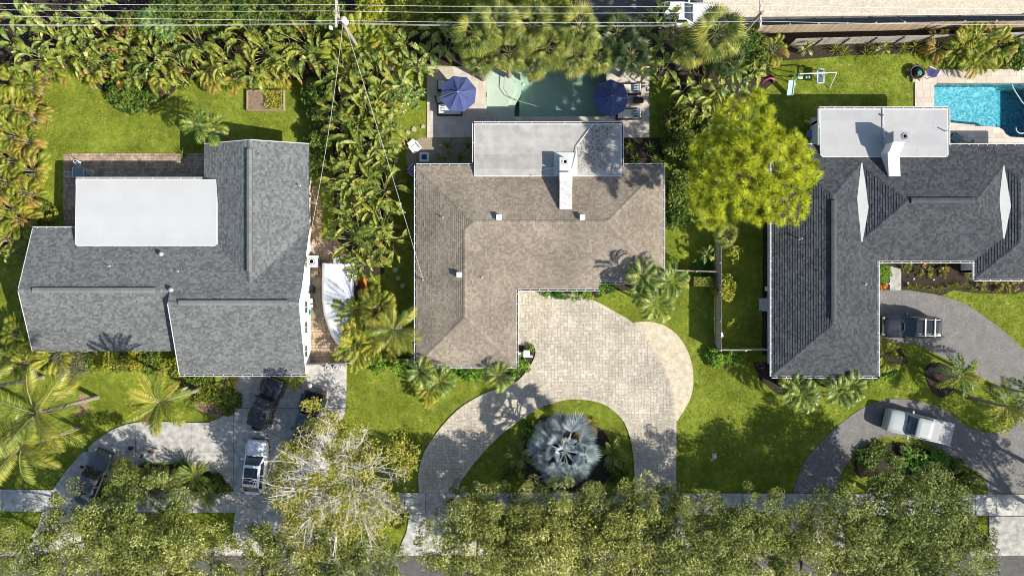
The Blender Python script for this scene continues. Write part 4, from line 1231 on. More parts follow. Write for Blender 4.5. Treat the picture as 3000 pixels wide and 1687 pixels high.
def sp_areca(root, h, r, o=0.0):
    m_ = lambda k: var('areca', k, lambda k: pinnate(.95, .30, 20, .30, .75, .85, .35, 300 + k, .05, pow_=2.2).mesh('frond', [L_areca, L_rib]))
    md = lambda k: var('arecay', k, lambda k: pinnate(.95, .28, 20, .30, .62, .95, .25, 320 + k, .05, pow_=2.2).mesh('frond', [L_arecay, L_rib]))
    n = 20
    for i in range(n):
        t = i / n
        me = md(G.randrange(3)) if G.random() < o else m_(G.randrange(5))
        inst(me, 'frond', root, (G.uniform(-.25, .25), G.uniform(-.25, .25), h * .25), (G.uniform(-.3, .3), .25 - .75 * (1 - t) * G.uniform(.6, 1), i * 2.4), (r * G.uniform(.8, 1.35), r * G.uniform(.85, 1.2), h * .75))
    b = MB()
    for i in range(6):
        a = i * 1.05
        b.tube([(.1 * math.cos(a), .1 * math.sin(a), 0), (.25 * math.cos(a), .25 * math.sin(a), h * .5)], .035, 5)
    b.obj('canes', M_bark2, root)
def sp_coco(root, h, r, o=0.0):
    m_ = lambda k: var('coco', k, lambda k: pinnate(1.0, .21, 36, .14, .42, .60 + .16 * (k % 3), -.45, 400 + k, .022, pow_=2.0).mesh('frond', [L_coco, L_rib]))
    trunk(root, h, .17, .13, lean=G.uniform(-.2, .2))
    rosette(root, 18, m_, 6, lambda t: .8 - 1.25 * t, r, h, 'frond', jitter=.35, roll=.35)
def sp_young(root, h, r, o=0.0):
    """broad palm with brushy fronds, the outer ones yellow-orange"""
    m_ = lambda k: var('young', k, lambda k: pinnate(1.0, .21, 34, .10, .40, .62 + .1 * (k % 2), .1, 450 + k, .040, plume=0).mesh('frond', [L_areca, L_rib]))
    md = lambda k: var('youngy', k, lambda k: pinnate(1.0, .20, 34, .10, .34, .66, .1, 470 + k, .040).mesh('frond', [L_arecay, L_rib]))
    trunk(root, h, .16, .11)
    for i in range(14):
        t = i / 13
        me = md(G.randrange(2)) if t > .7 and G.random() < .7 else m_(G.randrange(4))
        inst(me, 'frond', root, (0, 0, h), (G.uniform(-.15, .15), -(.6 - .75 * t), i * 2.4 + G.uniform(-.2, .2)), r * G.uniform(.85, 1.1))
def sp_ado(root, h, r, o=0.0):
    m_ = lambda k: var('ado', k, lambda k: pinnate(1.0, .34, 22, .16, .55, .95, .45, 500 + k, .055, pow_=2.3).mesh('frond', [L_ado, L_rib]))
    for j in range(int(o) if o >= 1 else 1):
        a = G.uniform(0, 6.28); d = .35 if o >= 2 else 0
        x, y = d * r * math.cos(a + j * 2.1), d * r * math.sin(a + j * 2.1)
        tr = trunk(root, h - j * .25, .085, .06)
        tr.location = (x, y, 0)
        n = 10
        for i in range(n):
            inst(m_(G.randrange(5)), 'frond', root, (x, y, h - j * .25), (G.uniform(-.25, .25), -(.55 - .8 * i / (n - 1)), i * 2.4 + G.uniform(-.25, .25)), r * G.uniform(.8, 1.1))
def sp_fox(root, h, r, o=0.0):
    m_ = lambda k: var('fox', k, lambda k: pinnate(1.0, .19, 58, .10, .42, .85, 0, 550 + k, .035, plume=1).mesh('frond', [L_areca if k % 2 else L_ado, L_rib]))
    trunk(root, h, .15, .10)
    rosette(root, 11, m_, 4, lambda t: .5 - .8 * t, r, h, 'frond')
def sp_fan(root, h, r, o=0.0):
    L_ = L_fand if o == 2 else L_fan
    m_ = lambda k: var('fan%d' % (o == 2), k, lambda k: palmate(.46, 19, .50, 1.75, 600 + k, .014, .42).mesh('frond', [L_, L_rib]))
    trunk(root, h, .19, .16)
    rosette(root, 28, m_, 5, lambda t: 1.15 - 1.75 * t, r, h, 'frond', jitter=.5, roll=.4)
def sp_silver(root, h, r, o=0.0):
    m_ = lambda k: var('silver', k, lambda k: palmate(.42 + .05 * (k % 2), 17, .54 + .05 * (k % 3), 1.15 + .1 * (k % 3), 650 + k, .024, .16, .66).mesh('frond', [L_silver, L_silver]))
    trunk(root, h, .3, .24)
    for cnt, pit, sc, dz in ((10, .0, 1.0, -.5), (9, .38, .84, -.2), (7, .72, .66, 0), (5, 1.0, .52, .1)):
        a0 = G.uniform(0, 6)
        for i in range(cnt):
            inst(m_(G.randrange(6)), 'frond', root, (0, 0, h + dz), (G.uniform(-.2, .2), -pit + G.uniform(-.1, .1), a0 + i * 2 * PI / cnt + G.uniform(-.12, .12)), r * sc * G.uniform(.92, 1.08))
def sp_cycad(root, h, r, o=0.0):
    m_ = lambda k: var('cycad', k, lambda k: pinnate(1.0, .20, 26, .12, .50, .62, .3, 700 + k, .04).mesh('frond', [L_ado, L_rib]))
    trunk(root, max(.3, h * .4), .16, .13)
    rosette(root, 20, m_, 4, lambda t: .8 - .85 * t, r, max(.3, h * .4), 'frond')
def sp_spiky(root, h, r, o=0.0):
    def mk(k):
        b = MB(); rr = random.Random(720 + k)
        sp = [Vector((t, 0, .55 * t - .55 * t * t)) for t in (0, .35, .7, 1)]
        for i, w in zip(range(3), (.035, .04, .03)):
            w1 = (.04, .03, .003)[i]
            p, q = sp[i], sp[i + 1]
            for s in (-1, 1):
                b.add([p, p + Vector((0, s * w, .02)), q + Vector((0, s * w1, .02)), q], [(0, 1, 2, 3)[::s]], rr.uniform(.2, .8))
        return b.mesh('blade', [L_ado if k < 3 else L_hedgey])
    rosette(root, 18, lambda k: var('spiky', k if o < 1 else k + 3, mk), 3, lambda t: 1.1 - 1.0 * t, r, .12, 'blade')
def sp_plum(root, h, r, o=0.0):
    def mk(k):
        b = MB(); rr = random.Random(740 + k)
        for i in range(13):
            a = i * 2.4; tl = .35 + .5 * i / 13
            d = Vector((math.cos(a), math.sin(a), 0)); s = Vector((-d.y, d.x, 0))
            p = Vector((0, 0, .1 - .01 * i)); l = .42 * rr.uniform(.85, 1.1)
            q = p + d * l * .55 + Vector((0, 0, .18 * (1 - tl))); e = p + d * l + Vector((0, 0, .02 - .1 * tl))
            tn = rr.uniform(.2, .9)
            b.add([p, q + s * .075, e, q], [(0, 1, 2, 3)], tn); b.add([p, q, e, q - s * .075], [(0, 1, 2, 3)], tn * .8)
        return b.mesh('leaf_rosette', [L_plum])
    st = MB()
    for i in range(15):
        a = i * 2.4; d = r * math.sqrt((i + .5) / 15) * .9
        x, y, z = d * math.cos(a), d * math.sin(a), h * (.98 - .35 * (d / r) ** 2) - .15
        inst(var('plum', i % 4, mk), 'leaf_rosette', root, (x, y, z), (G.uniform(-.3, .3), G.uniform(-.3, .3), G.uniform(0, 6)), G.uniform(.95, 1.3))
        st.tube([(0, 0, 0), (x * .4, y * .4, z * .6), (x, y, z)], [.05, .035, .02], 5)
    st.obj('branch', M_palet, root)

def kites(Cn, L, Wd, up, rs, tone, m=0):
    """cloud of folded leaf kites: centres (n,3) -> verts, quads, tones"""
    n = len(Cn)
    d = rs.normal(size=(n, 3)); d[:, 2] = d[:, 2] * .5
    d /= np.linalg.norm(d, axis=1)[:, None]
    nr = rs.normal(size=(n, 3)) * (1 - up); nr[:, 2] = np.abs(nr[:, 2]) + up
    s = np.cross(d, nr); s /= np.linalg.norm(s, axis=1)[:, None] + 1e-9
    l = (L * rs.uniform(.7, 1.25, n))[:, None]; w = (Wd * rs.uniform(.75, 1.2, n))[:, None]
    V = np.stack([Cn - d * l * .5, Cn + s * w * .5, Cn + d * l * .5, Cn - s * w * .5], 1)
    return V.reshape(-1, 3), np.arange(4 * n).reshape(-1, 4), tone
def blobs(rs, cn, rad, per, flat=.6):
    """leaf centres clumped round points cn: fuller on each clump's skin"""
    n = len(cn)
    v = rs.normal(size=(n, per, 3)); v /= np.linalg.norm(v, axis=2)[:, :, None]
    v *= (rs.uniform(.25, 1, (n, per)) ** .5)[:, :, None] * np.asarray(rad).reshape(-1, 1, 1)
    v[:, :, 2] *= flat
    return (cn[:, None, :] + v).reshape(-1, 3)
def crown_pts(rs, n, r, h, dome=.55, low=-.25):
    a = rs.uniform(0, 2 * PI, n); q = np.sqrt(rs.uniform(0, 1, n))
    lob = 1 + .13 * np.sin(3 * a + rs.uniform(0, 6)) + .10 * np.sin(5 * a + rs.uniform(0, 6)) + .06 * np.sin(9 * a + rs.uniform(0, 6))
    x, y = r * q * np.cos(a) * lob, r * q * np.sin(a) * lob
    z = h * (1 - dome * q ** 2) - np.abs(rs.normal(0, .16, n)) * h
    return np.stack([x, y, z], 1)
def limbs(root, tips, h, r0, m, n1=7, name='limb', zf=.35, twig=None):
    """trunk, forking limbs as parts and finer branches joined to each limb"""
    trunk(root, h * zf, r0, r0 * .75, m)
    rs = G
    a0 = rs.uniform(0, 6.28)
    for i in range(n1):
        a = a0 + i * 2 * PI / n1
        grp = [t for t in tips if abs((math.atan2(t[1], t[0]) - a + PI) % (2 * PI) - PI) < PI / n1]
        if not grp:
            continue
        R_ = max(math.hypot(t[0], t[1]) for t in grp)
        zt_ = sum(t[2] for t in grp) / len(grp)
        base = Vector((0, 0, h * zf - .1))
        def mainp(f):
            return base.lerp(Vector((math.cos(a) * R_ * .85, math.sin(a) * R_ * .85, zt_ - .25 * h * .3)), f) + Vector((0, 0, .12 * h * math.sin(PI * f)))
        b = MB()
        b.tube([mainp(f) for f in (0, .25, .5, .75, 1)], [r0 * .55, r0 * .42, r0 * .3, r0 * .18, r0 * .07], 6)
        for t in grp:
            f = min(.95, max(.2, math.hypot(t[0], t[1]) / R_ * .8 - .1))
            p = mainp(f); q = Vector(t)
            mid = p.lerp(q, .5) + Vector((rs.uniform(-.2, .2), rs.uniform(-.2, .2), rs.uniform(0, .25)))
            b.tube([p, mid, q], [r0 * .16, r0 * .10, r0 * .04], 4, cap=False)
            if twig:
                for _ in range(twig):
                    d = Vector((rs.uniform(-1, 1), rs.uniform(-1, 1), rs.uniform(-.1, .8))) * .9
                    s = mid.lerp(q, rs.random()) if rs.random() < .5 else q
                    e = s + d
                    b.tube([s, s + d * .5 + Vector((rs.uniform(-.12, .12), rs.uniform(-.12, .12), .05)), e], [r0 * .045, r0 * .032, r0 * .012], 3, cap=False)
        b.obj(name, m, root)
def sp_oak(root, h, r, o=0.0):
    def mk(k):
        rs = np.random.RandomState(800 + k)
        cn = crown_pts(rs, 120 if o != 3 else 80, 1, .55 * 1.2)
        P = blobs(rs, cn, rs.uniform(.11, .23, len(cn)), 150, .6)
        tn = np.clip(np.repeat(rs.normal(.46, .15, len(cn)), 150) + rs.normal(0, .2, len(P)), 0, 1)
        V, F, t = kites(P, .050, .019, .35, rs, tn)
        me = mesh_np('crown', V, F, t, [L_oak])
        me['x'] = 1
        return me, [tuple(c) for c in cn[::3]]
    me, cn = var('oak%d' % (o == 3), G.randrange(4), mk)
    inst(me, 'crown', root, (0, 0, h - .62 * r), (0, 0, 0), r)
    limbs(root, [(c[0] * r, c[1] * r, c[2] * r + h - .66 * r) for c in cn], h, .28 * r / 5.5, M_oakb)
def sp_twig(root, h, r, o=0.0):
    rs = np.random.RandomState(860)
    cn = crown_pts(rs, 150, r, .45 * r)
    q = np.hypot(cn[:, 0], cn[:, 1]) / r
    cn = cn[(q > .35) | (rs.uniform(0, 1, len(cn)) < .55)]
    P = blobs(rs, cn - np.array([0, 0, .5]), rs.uniform(.5, 1.1, len(cn)), 120, .5)
    V, F, t = kites(P, .22, .11, .4, rs, np.clip(rs.normal(.5, .25, len(P)), 0, 1))
    V[:, 2] += h - .45 * r
    inst(mesh_np('crown', V, F, t, [L_twig]), 'crown', root)
    tips = crown_pts(rs, 150, r * .95, .45 * r)
    limbs(root, [(c[0], c[1], c[2] * .9 + h - .34 * r) for c in tips], h, .26, M_palet, n1=9, twig=8)
def sp_pine(root, h, r, o=0.0):
    rs = np.random.RandomState(880)
    n = 560
    cn = crown_pts(rs, n, r, .55 * r, .75)
    cn[:, 2] += rs.uniform(-.1, .1, n)
    per = 90
    d = rs.normal(size=(n, per, 3)); d[:, :, 2] = np.abs(d[:, :, 2]) * .8 - .12
    d /= np.linalg.norm(d, axis=2)[:, :, None]
    s = np.cross(d, rs.normal(size=(n, per, 3))); s /= np.linalg.norm(s, axis=2)[:, :, None]
    L = rs.uniform(.28, .52, (n, per, 1)); c = cn[:, None, :] + d * .04
    V = np.stack([c - s * .022, c + s * .022, c + d * L], 2).reshape(-1, 3)
    V[:, 2] += h - .55 * r
    tn = np.clip(np.repeat(rs.normal(.5, .2, n), per) + rs.normal(0, .18, n * per), 0, 1)
    inst(mesh_np('needle_crown', V, np.arange(n * per * 3).reshape(-1, 3), tn, [L_pine]), 'needle_crown', root)
    limbs(root, [(q[0], q[1], q[2] + h - .58 * r) for q in cn[::2]], h, .26, M_oakb, n1=9, zf=.62)
def sp_shrub(root, h, r, o=None):
    """o = (leaf material, leaf length, leaf width, ry/rx, flower material)"""
    lm, ll, lw, asp, fl = o
    seed = G.randrange(3)
    nb = int(max(10, min(70, 22 * r * r * asp / (ll * 4))))
    rs = np.random.RandomState(900 + seed + nb)
    a = rs.uniform(0, 2 * PI, nb); q = np.sqrt(rs.uniform(0, 1, nb))
    cn = np.stack([r * q * np.cos(a), r * asp * q * np.sin(a), h * (.85 - .45 * q ** 2) * rs.uniform(.75, 1, nb)], 1)
    cr = max(.14, min(.55, .42 * min(r, r * asp)))
    per = int(max(14, min(130, 1.5 * cr * cr * 3.1 / (ll * lw * .5))))
    P = blobs(rs, cn, rs.uniform(.7, 1.1, nb) * cr, per, .7)
    P[:, 2] = np.clip(P[:, 2], .04, None)
    tn = np.clip(np.repeat(rs.normal(.45, .13, nb), per) + rs.normal(0, .2, len(P)), 0, 1)
    V, F, t = kites(P, ll, lw, .4, rs, tn)
    inst(mesh_np('foliage', V, F, t, [lm]), 'foliage', root)
    b = MB()
    for i in range(min(7, nb)):
        b.tube([(0, 0, 0), tuple(cn[i] * np.array([.5, .5, .6])), tuple(cn[i])], [.03, .022, .01], 4)
    b.obj('stem', M_oakb, root)
    if fl is not None:
        k = rs.choice(len(P), min(len(P), int(34 * r)), replace=False)
        V, F, t = kites(P[k] + np.array([0, 0, .12]), .20, .16, .6, rs, rs.uniform(0, 1, len(k)))
        inst(mesh_np('flowers', V, F, t, [fl]), 'flowers', root)
def sp_hedge(root, h, r, o=None):
    """clipped box hedge: o = (leaf material, ry/rx)"""
    lm, asp = o
    rs = np.random.RandomState(950)
    n = int(900 * r * r * asp + 500)
    P = np.stack([rs.uniform(-r, r, n), rs.uniform(-r * asp, r * asp, n), h * rs.uniform(.1, 1, n) ** .35], 1)
    V, F, t = kites(P, .13, .07, .4, rs, np.clip(rs.normal(.5, .2, n), 0, 1))
    inst(mesh_np('foliage', V, F, t, [lm]), 'foliage', root)
    MB().box((0, 0, h * .42), (r * 1.7, r * asp * 1.7, h * .8)).obj('branch_core', M_oakb, root)

SPEC = {  # builder, object name, plain words, category
    'bop': (sp_bop, 'bird_of_paradise_plant', 'bird of paradise clump', 'plant'),
    'banana': (sp_banana, 'banana_plant', 'banana plant', 'plant'),
    'areca': (sp_areca, 'areca_palm', 'areca palm clump', 'palm'),
    'coco': (sp_coco, 'coconut_palm', 'coconut palm', 'palm tree'),
    'young': (sp_young, 'feather_palm', 'feather palm', 'palm tree'),
    'ado': (sp_ado, 'christmas_palm', 'dark arching palm', 'palm tree'),
    'fox': (sp_fox, 'foxtail_palm', 'foxtail palm', 'palm tree'),
    'fan': (sp_fan, 'fan_palm', 'fan palm', 'palm tree'),
    'silver': (sp_silver, 'silver_fan_palm', 'silver fan palm', 'palm tree'),
    'cycad': (sp_cycad, 'cycad', 'low dark cycad', 'plant'),
    'spiky': (sp_spiky, 'strap_leaf_plant', 'strap plant', 'plant'),
    'plum': (sp_plum, 'plumeria_tree', 'plumeria tree', 'tree'),
    'oak': (sp_oak, 'oak_tree', 'small-leaved shade tree', 'tree'),
    'twig': (sp_twig, 'thinning_tree', 'thinning tree with bare pale twigs', 'tree'),
    'pine': (sp_pine, 'pine_tree', 'pine tree', 'tree'),
    'shrub': (sp_shrub, 'shrub', 'shrub', 'shrub'),
    'hedge': (sp_hedge, 'clipped_hedge', 'clipped hedge', 'hedge'),
}
def plant(kind, px, py, h, r, label, group=None, o=0.0, zc=None, name=None, rz=None):
    """kind at photograph pixel px, py of its crown (crown height zc, default h), stood on the ground below it"""
    fn, nm, words, cat = SPEC[kind]
    p = W(px, py, h * .8 if zc is None else zc)
    t = thing(name or nm, label, cat, (p.x, p.y, 0), G.uniform(0, 6.28) if rz is None else rz, group)
    fn(t, h, r, o)
    if kind in ('areca', 'bop'):
        t.rotation_euler = (G.uniform(-.22, .22), G.uniform(-.22, .22), t.rotation_euler.z)
    return t
def zone(where, group, items, along='x', words=None):
    """items (kind, px, py, h, r, option); labels count each kind along the row"""
    cnt = {}
    for it in sorted(items, key=lambda q: q[1] if along == 'x' else q[2]):
        k = it[0]
        cnt.setdefault(k, []).append(it)
    for k, L in cnt.items():
        w = (words or {}).get(k, SPEC[k][2])
        for i, it in enumerate(L):
            side = 'from the left' if along == 'x' else 'from the top'
            lab = f'{w} {where}' if len(L) == 1 else f'{w}, {ORD[i]} {side} {where}'
            if len(lab.replace('-', ' ').split()) > 16: print('LONG', lab)
            plant(k, *it[1:5], lab, (group + ' (' + w + ')') if len(L) > 1 else None, *(it[5:6]))
SHR = lambda m, l=.22, w=.12, a=1.0, f=None: (m, l, w, a, f)
# --- back hedge of the left yard
zone('in the back hedge of the left yard', 'back hedge of the left yard',
     [('bop', x, y - 16, h, r, o) for x, y, h, r, o in [(70, 165, 4.4, 1.6, 0), (130, 120, 4.4, 1.5, 0), (215, 165, 4.0, 1.5, .1), (265, 120, 4.2, 1.4, 0), (300, 185, 3.6, 1.5, .1), (345, 150, 4.0, 1.5, 0), (395, 215, 3.6, 1.6, .1), (440, 165, 4.2, 1.6, .1), (505, 190, 4.0, 1.6, .2), (560, 140, 4.4, 1.6, .1), (590, 200, 3.6, 1.5, .2), (650, 160, 4.2, 1.6, .3), (700, 110, 4.4, 1.5, .1), (720, 190, 3.8, 1.6, .3), (775, 140, 4.2, 1.6, .3), (830, 180, 4.0, 1.6, .4), (870, 110, 4.4, 1.6, .1), (905, 170, 4.0, 1.6, .3)]]
     + [('areca', x - 8, y - 14, h, r, o) for x, y, h, r, o in [(175, 195, 3.0, 1.7, .15), (240, 205, 2.8, 1.5, .3), (480, 215, 2.6, 1.5, .1), (620, 225, 2.6, 1.5, .2), (690, 225, 2.4, 1.4, .3), (800, 215, 2.6, 1.4, .3), (335, 205, 2.6, 1.4, .3)]])
zone('in the top left corner', 'banana plants in the top left corner', [('banana', x, y, h, r * 1.25, 0) for x, y, h, r in [(25, 30, 4.6, 1.7), (65, 25, 4.4, 1.5), (215, 40, 4.2, 1.5), (260, 30, 4.6, 1.7), (20, 110, 4.2, 1.7), (170, 75, 3.8, 1.5), (205, 95, 3.8, 1.5)]])
zone('in the top hedge left of the pole', 'dense shrubs along the top edge', [('shrub', x, y, h, 1.75, SHR(L_hedge)) for x, y, h in [(480, 28, 3.2), (560, 22, 3.2), (640, 28, 3.2), (720, 22, 3.3), (800, 30, 3.2), (880, 24, 3.2), (945, 35, 3.0)]], words={'shrub': 'dense green shrub'})
zone('along the top edge by the dark road', 'bright shrubs along the top edge', [('shrub', x, y, h, r, SHR(L_hedgey)) for x, y, h, r in [(1085, 22, 3.4, 1.6), (1180, 15, 3.4, 1.7), (1270, 22, 3.4, 1.7), (1365, 18, 3.4, 1.7), (1460, 14, 3.4, 1.7), (1555, 18, 3.6, 1.9), (1630, 30, 3.4, 1.5)]], words={'shrub': 'bright bushy shrub'})
plant('shrub', 372, 62, 3.6, 1.3, 'tall bougainvillea with pink flowers in the back hedge', o=SHR(L_hedge, .2, .11, 1, F_pink), name='bougainvillea')
plant('shrub', 345, 92, 3.2, .9, 'small pink flowered bush below the bougainvillea', o=SHR(L_hedge, .2, .11, 1, F_pink), name='bougainvillea')
plant('plum', 430, 58, 3.6, 1.0, 'yellow-green rosette shrub, upper one in the back hedge', name='rosette_shrub', group='rosette shrubs')
plant('plum', 478, 88, 3.4, .9, 'yellow-green rosette shrub, lower one in the back hedge', name='rosette_shrub', group='rosette shrubs')
plant('shrub', 378, 262, 1.3, 2.1, 'round green shrub with red flowers at the lawn edge of the left yard', o=SHR(L_hedge, .26, .13, .78, F_red), rz=0)
plant('shrub', 260, 218, .9, .7, 'small dark shrub at the upper left lawn edge', o=SHR(L_hedge))
plant('shrub', 530, 235, .9, .7, 'small dark shrub between lawn and hedge, right of the round shrub', o=SHR(L_hedge))
# --- left edge of the left yard
zone('down the left edge of the left yard', 'palms down the left edge',
     [('areca', x - 26, y, 3.4, r, o) for x, y, r, o in [(30, 235, 1.9, .1), (85, 250, 1.7, .3), (35, 305, 1.9, .3), (85, 335, 1.7, .45), (25, 380, 1.9, .4), (80, 410, 1.7, .6), (30, 455, 1.9, .5), (75, 490, 1.8, .6), (20, 530, 1.9, .4), (70, 565, 1.7, .5), (25, 610, 1.9, .4), (55, 655, 1.7, .4), (10, 690, 1.5, .3)]], along='y', words={'areca': 'yellowing areca palm'})
plant('banana', 12, 745, 3.0, 1.0, 'small banana plant left of the grey gable', o=0)
plant('ado', 76, 725, 1.4, .9, 'small palm on the shaded grass left of the grey gable')
plant('shrub', 139, 634, 1.5, .95, 'small round yellow-green bush left of the brick patio', o=SHR(L_yel, .22, .12, .7), rz=0)
plant('shrub', 105, 612, 1.1, 1.0, 'dark bush behind the small yellow-green bush', o=SHR(L_hedge))
plant('ado', 607, 395, 3.6, 1.9, 'palm leaning over the north-west corner of the grey gable roof', o=2)
plant('spiky', 531, 452, .9, .7, 'little spiky plant at the end of the brick patio')
zone('in the shade right of the raised bed', 'shrubs in shade of the raised bed', [('shrub', x, y, 2.0, r, SHR(L_hedge)) for x, y, r in [(925, 265, 1.2), (945, 330, 1.2), (930, 400, 1.1), (925, 470, 1.0)]], words={'shrub': 'dark shrub'}, along='y')
# --- strip between left and middle houses
zone('in the strip beside the middle house', 'planted strip between the left and middle houses',
     [('bop', x, y, h, 1.6, .05 if x < 1060 else .15) for x, y, h in [(1010, 215, 4.6), (1075, 205, 4.4), (1035, 265, 4.6), (1100, 285, 4.4), (1005, 310, 4.4), (1065, 330, 4.6), (1115, 360, 4.0), (1015, 375, 4.4), (1075, 405, 4.4), (1030, 440, 4.6), (1095, 460, 4.2), (1005, 500, 4.4), (1060, 510, 4.4), (1105, 545, 4.0), (1020, 560, 4.4), (1075, 595, 4.2), (1025, 630, 4.4), (1100, 650, 4.0), (1045, 690, 4.4), (1090, 725, 4.0), (1120, 690, 3.6), (1060, 755, 3.6)]], along='y')
zone('near the power pole', 'areca palms near the power pole', [('areca', x, y, 4.6, 2.0, .02) for x, y in [(1020, 80), (1060, 125), (1100, 70), (995, 130), (1130, 120)]])
zone('left of the pool deck', 'banana plants left of the pool deck', [('banana', x, y, 4.4, 1.8, 0) for x, y in [(1120, 165), (1180, 115), (1215, 185), (1250, 145), (1275, 75), (1165, 235), (1300, 120)]], along='y')
plant('plum', 1180, 278, 3.0, 1.75, 'plumeria tree with leaf rosettes on the grass left of the pool deck')
# --- behind the middle pool
zone('in the row behind the middle pool', 'fan palms behind the middle pool', [('fan', x, y - 14, h, r, o) for x, y, h, r, o in [(1395, 130, 6.4, 2.1, 0), (1455, 105, 6.8, 2.2, 0), (1490, 185, 5.6, 2.0, 0), (1410, 200, 5.2, 1.7, 0), (1560, 110, 6.6, 2.1, 0), (1600, 170, 6.0, 2.1, 0), (1690, 115, 6.6, 2.1, 0), (1680, 190, 5.4, 1.9, 0), (1745, 195, 5.0, 1.7, 0), (1560, 205, 5.0, 1.7, 0)]])
zone('in the darker group right of the pool palms', 'dark fan palms', [('fan', x, y - 14, h, r, 2) for x, y, h, r in [(1800, 125, 5.6, 2.0), (1840, 190, 5.0, 1.8), (1770, 160, 4.6, 1.7)]], words={'fan': 'dark fan palm'})
zone('between the pool and the big right fan palm', 'banana plants right of the pool', [('banana', x, y, 4.6, 1.7, 0) for x, y in [(1870, 80), (1915, 45), (1960, 30), (1930, 120), (1895, 175), (1955, 185), (1985, 75)]])
plant('fan', 2085, 115, 6.6, 2.6, 'big fan palm in front of the sandy lot')
plant('fan', 2020, 155, 5.0, 1.9, 'lower fan palm just left of the big one by the sandy lot')
plant('fan', 2110, 180, 4.2, 1.8, 'shaded fan palm just below the big one by the sandy lot', o=2)
zone('left of the swing set', 'banana plants left of the swing set', [('banana', x, y, 3.8, 1.7, 0) for x, y in [(2165, 195), (2215, 205), (2110, 255), (2050, 300), (2010, 255), (2165, 275)]])
zone('in the dark thicket left of the pine', 'thicket left of the pine', [('shrub', x, y, 1.8, r, SHR(L_hedge, .28, .14)) for x, y, r in [(2005, 330, 1.5), (2050, 370, 1.5), (2095, 320, 1.5), (2000, 420, 1.3), (2040, 450, 1.3), (1990, 540, 1.1), (1985, 620, 1.2), (1975, 580, 1.1), (2120, 140, 1.6), (2190, 135, 1.5), (2225, 165, 1.2)]], words={'shrub': 'dark green shrub'}, along='y')
zone('in the thicket left of the pine', 'paddle-leaved clumps left of the pine', [('bop', x, y, 3.2, 1.4, .1) for x, y in [(2070, 240), (2030, 300), (2110, 340), (2060, 420)]], along='y')
# --- along the back fence
plant('areca', 2283, 140, 2.8, 1.5, 'areca palm at the left end of the back fence', o=.25)
plant('banana', 2368, 138, 1.8, 1.0, 'small banana plant below the back fence')
zone('on the mulch below the back fence', 'small plants below the back fence', [('spiky', x, y, .9, .8, 1) for x, y in [(2455, 140), (2480, 150), (2545, 152), (2570, 146), (2600, 132), (2655, 140), (2690, 132), (2722, 138), (2740, 146)]])
plant('banana', 2592, 142, 1.7, .9, 'small banana plant in the middle of the fence bed')
plant('areca', 2785, 120, 2.6, 1.4, 'golden areca palm in the fence bed', o=.8)
zone('at the right end of the back fence', 'areca palms at the right end of the fence', [('areca', x, y, 3.0, 1.8, .15) for x, y in [(2855, 120), (2900, 105), (2950, 118), (2890, 145)]])
plant('shrub', 2985, 150, 1.6, 1.2, 'dark shrub at the top right corner', o=SHR(L_hedge))
# --- pine and its surroundings
plant('pine', 2205, 490, 10.5, 4.75, 'large yellow-green pine tree between the middle and right houses', zc=9.0)
# --- middle house
zone('in the bed left of the grey flat roof', 'strap-leaved plants left of the flat roof', [('spiky', x, y, .9, r, 0) for x, y, r in [(1310, 425, .95), (1372, 425, .9), (1350, 460, 1.0)]])
plant('shrub', 1303, 459, .9, .8, 'bright yellow-green bush in the pebble bed corner', o=SHR(L_yel, .2, .06, .5), rz=0)
zone('in the bed right of the grey flat roof', 'strap-leaved plants right of the flat roof', [('spiky', x, y, .9, .9, 0) for x, y in [(1848, 425), (1905, 432), (1925, 465), (1865, 465)]])
plant('shrub', 1188, 548, 1.0, .5, 'single small bright shrub by the shaded west wall', o=SHR(L_bright))
plant('shrub', 1968, 775, .9, .65, 'clipped bright shrub beside the south-east corner of the middle house', o=SHR(L_bright, .14, .08))
zone('beside the white tarp', 'dark palms beside the white tarp', [('areca', x, y, 3.4, 2.0, 0) for x, y in [(1030, 930), (1085, 905), (1065, 985), (1120, 1010), (1035, 1010)]], words={'areca': 'dark feathery palm'})
plant('coco', 1155, 965, 4.6, 2.6, 'bright palm overhanging the west eave of the middle house', zc=4.6)
plant('ado', 1235, 1085, 3.4, 1.6, 'left palm of the pair at the garage corner', o=1)
plant('ado', 1290, 1110, 3.4, 1.7, 'right palm of the pair at the garage corner', o=1)
plant('areca', 1250, 1145, 1.9, 1.5, 'broad low palm below the palm pair at the garage corner', o=0)
plant('ado', 1462, 1098, 3.0, 1.5, 'palm at the garage door edge of the paver driveway', o=1)
zone('along the garage of the middle house', 'shrubs along the garage', [('shrub', x, y, .8, r, SHR(L_bright)) for x, y, r in [(1330, 1085, .8), (1390, 1088, .9), (1440, 1080, .8), (1510, 1070, .9), (1530, 1060, .8), (1100, 1060, .8), (1160, 1055, .9)]])
plant('shrub', 1548, 1022, .5, .45, 'tiny shrub beside the white column', o=SHR(L_hedgey))
zone('under the front eave of the middle house', 'shrubs under the front eave', [('shrub', x, y, .7, .75, SHR(L_bright, .16, .09, .7)) for x, y in [(1600, 853), (1640, 858), (1680, 857), (1720, 862), (1760, 843), (1785, 838)]])
plant('spiky', 1802, 836, .7, .5, 'red-leaved strap plant under the front eave of the middle house', name='red_strap_plant')
plant('ado', 1875, 815, 4.4, 1.75, 'upper left palm of the three at the front eave', o=1)
plant('ado', 1955, 825, 4.4, 1.75, 'upper right palm of the three at the front eave', o=1)
plant('ado', 1912, 890, 4.4, 1.85, 'lower palm of the three at the front eave', o=1)
plant('ado', 1885, 850, 3.9, 1.6, 'shortest palm, in the middle of the trio at the front eave', o=1)
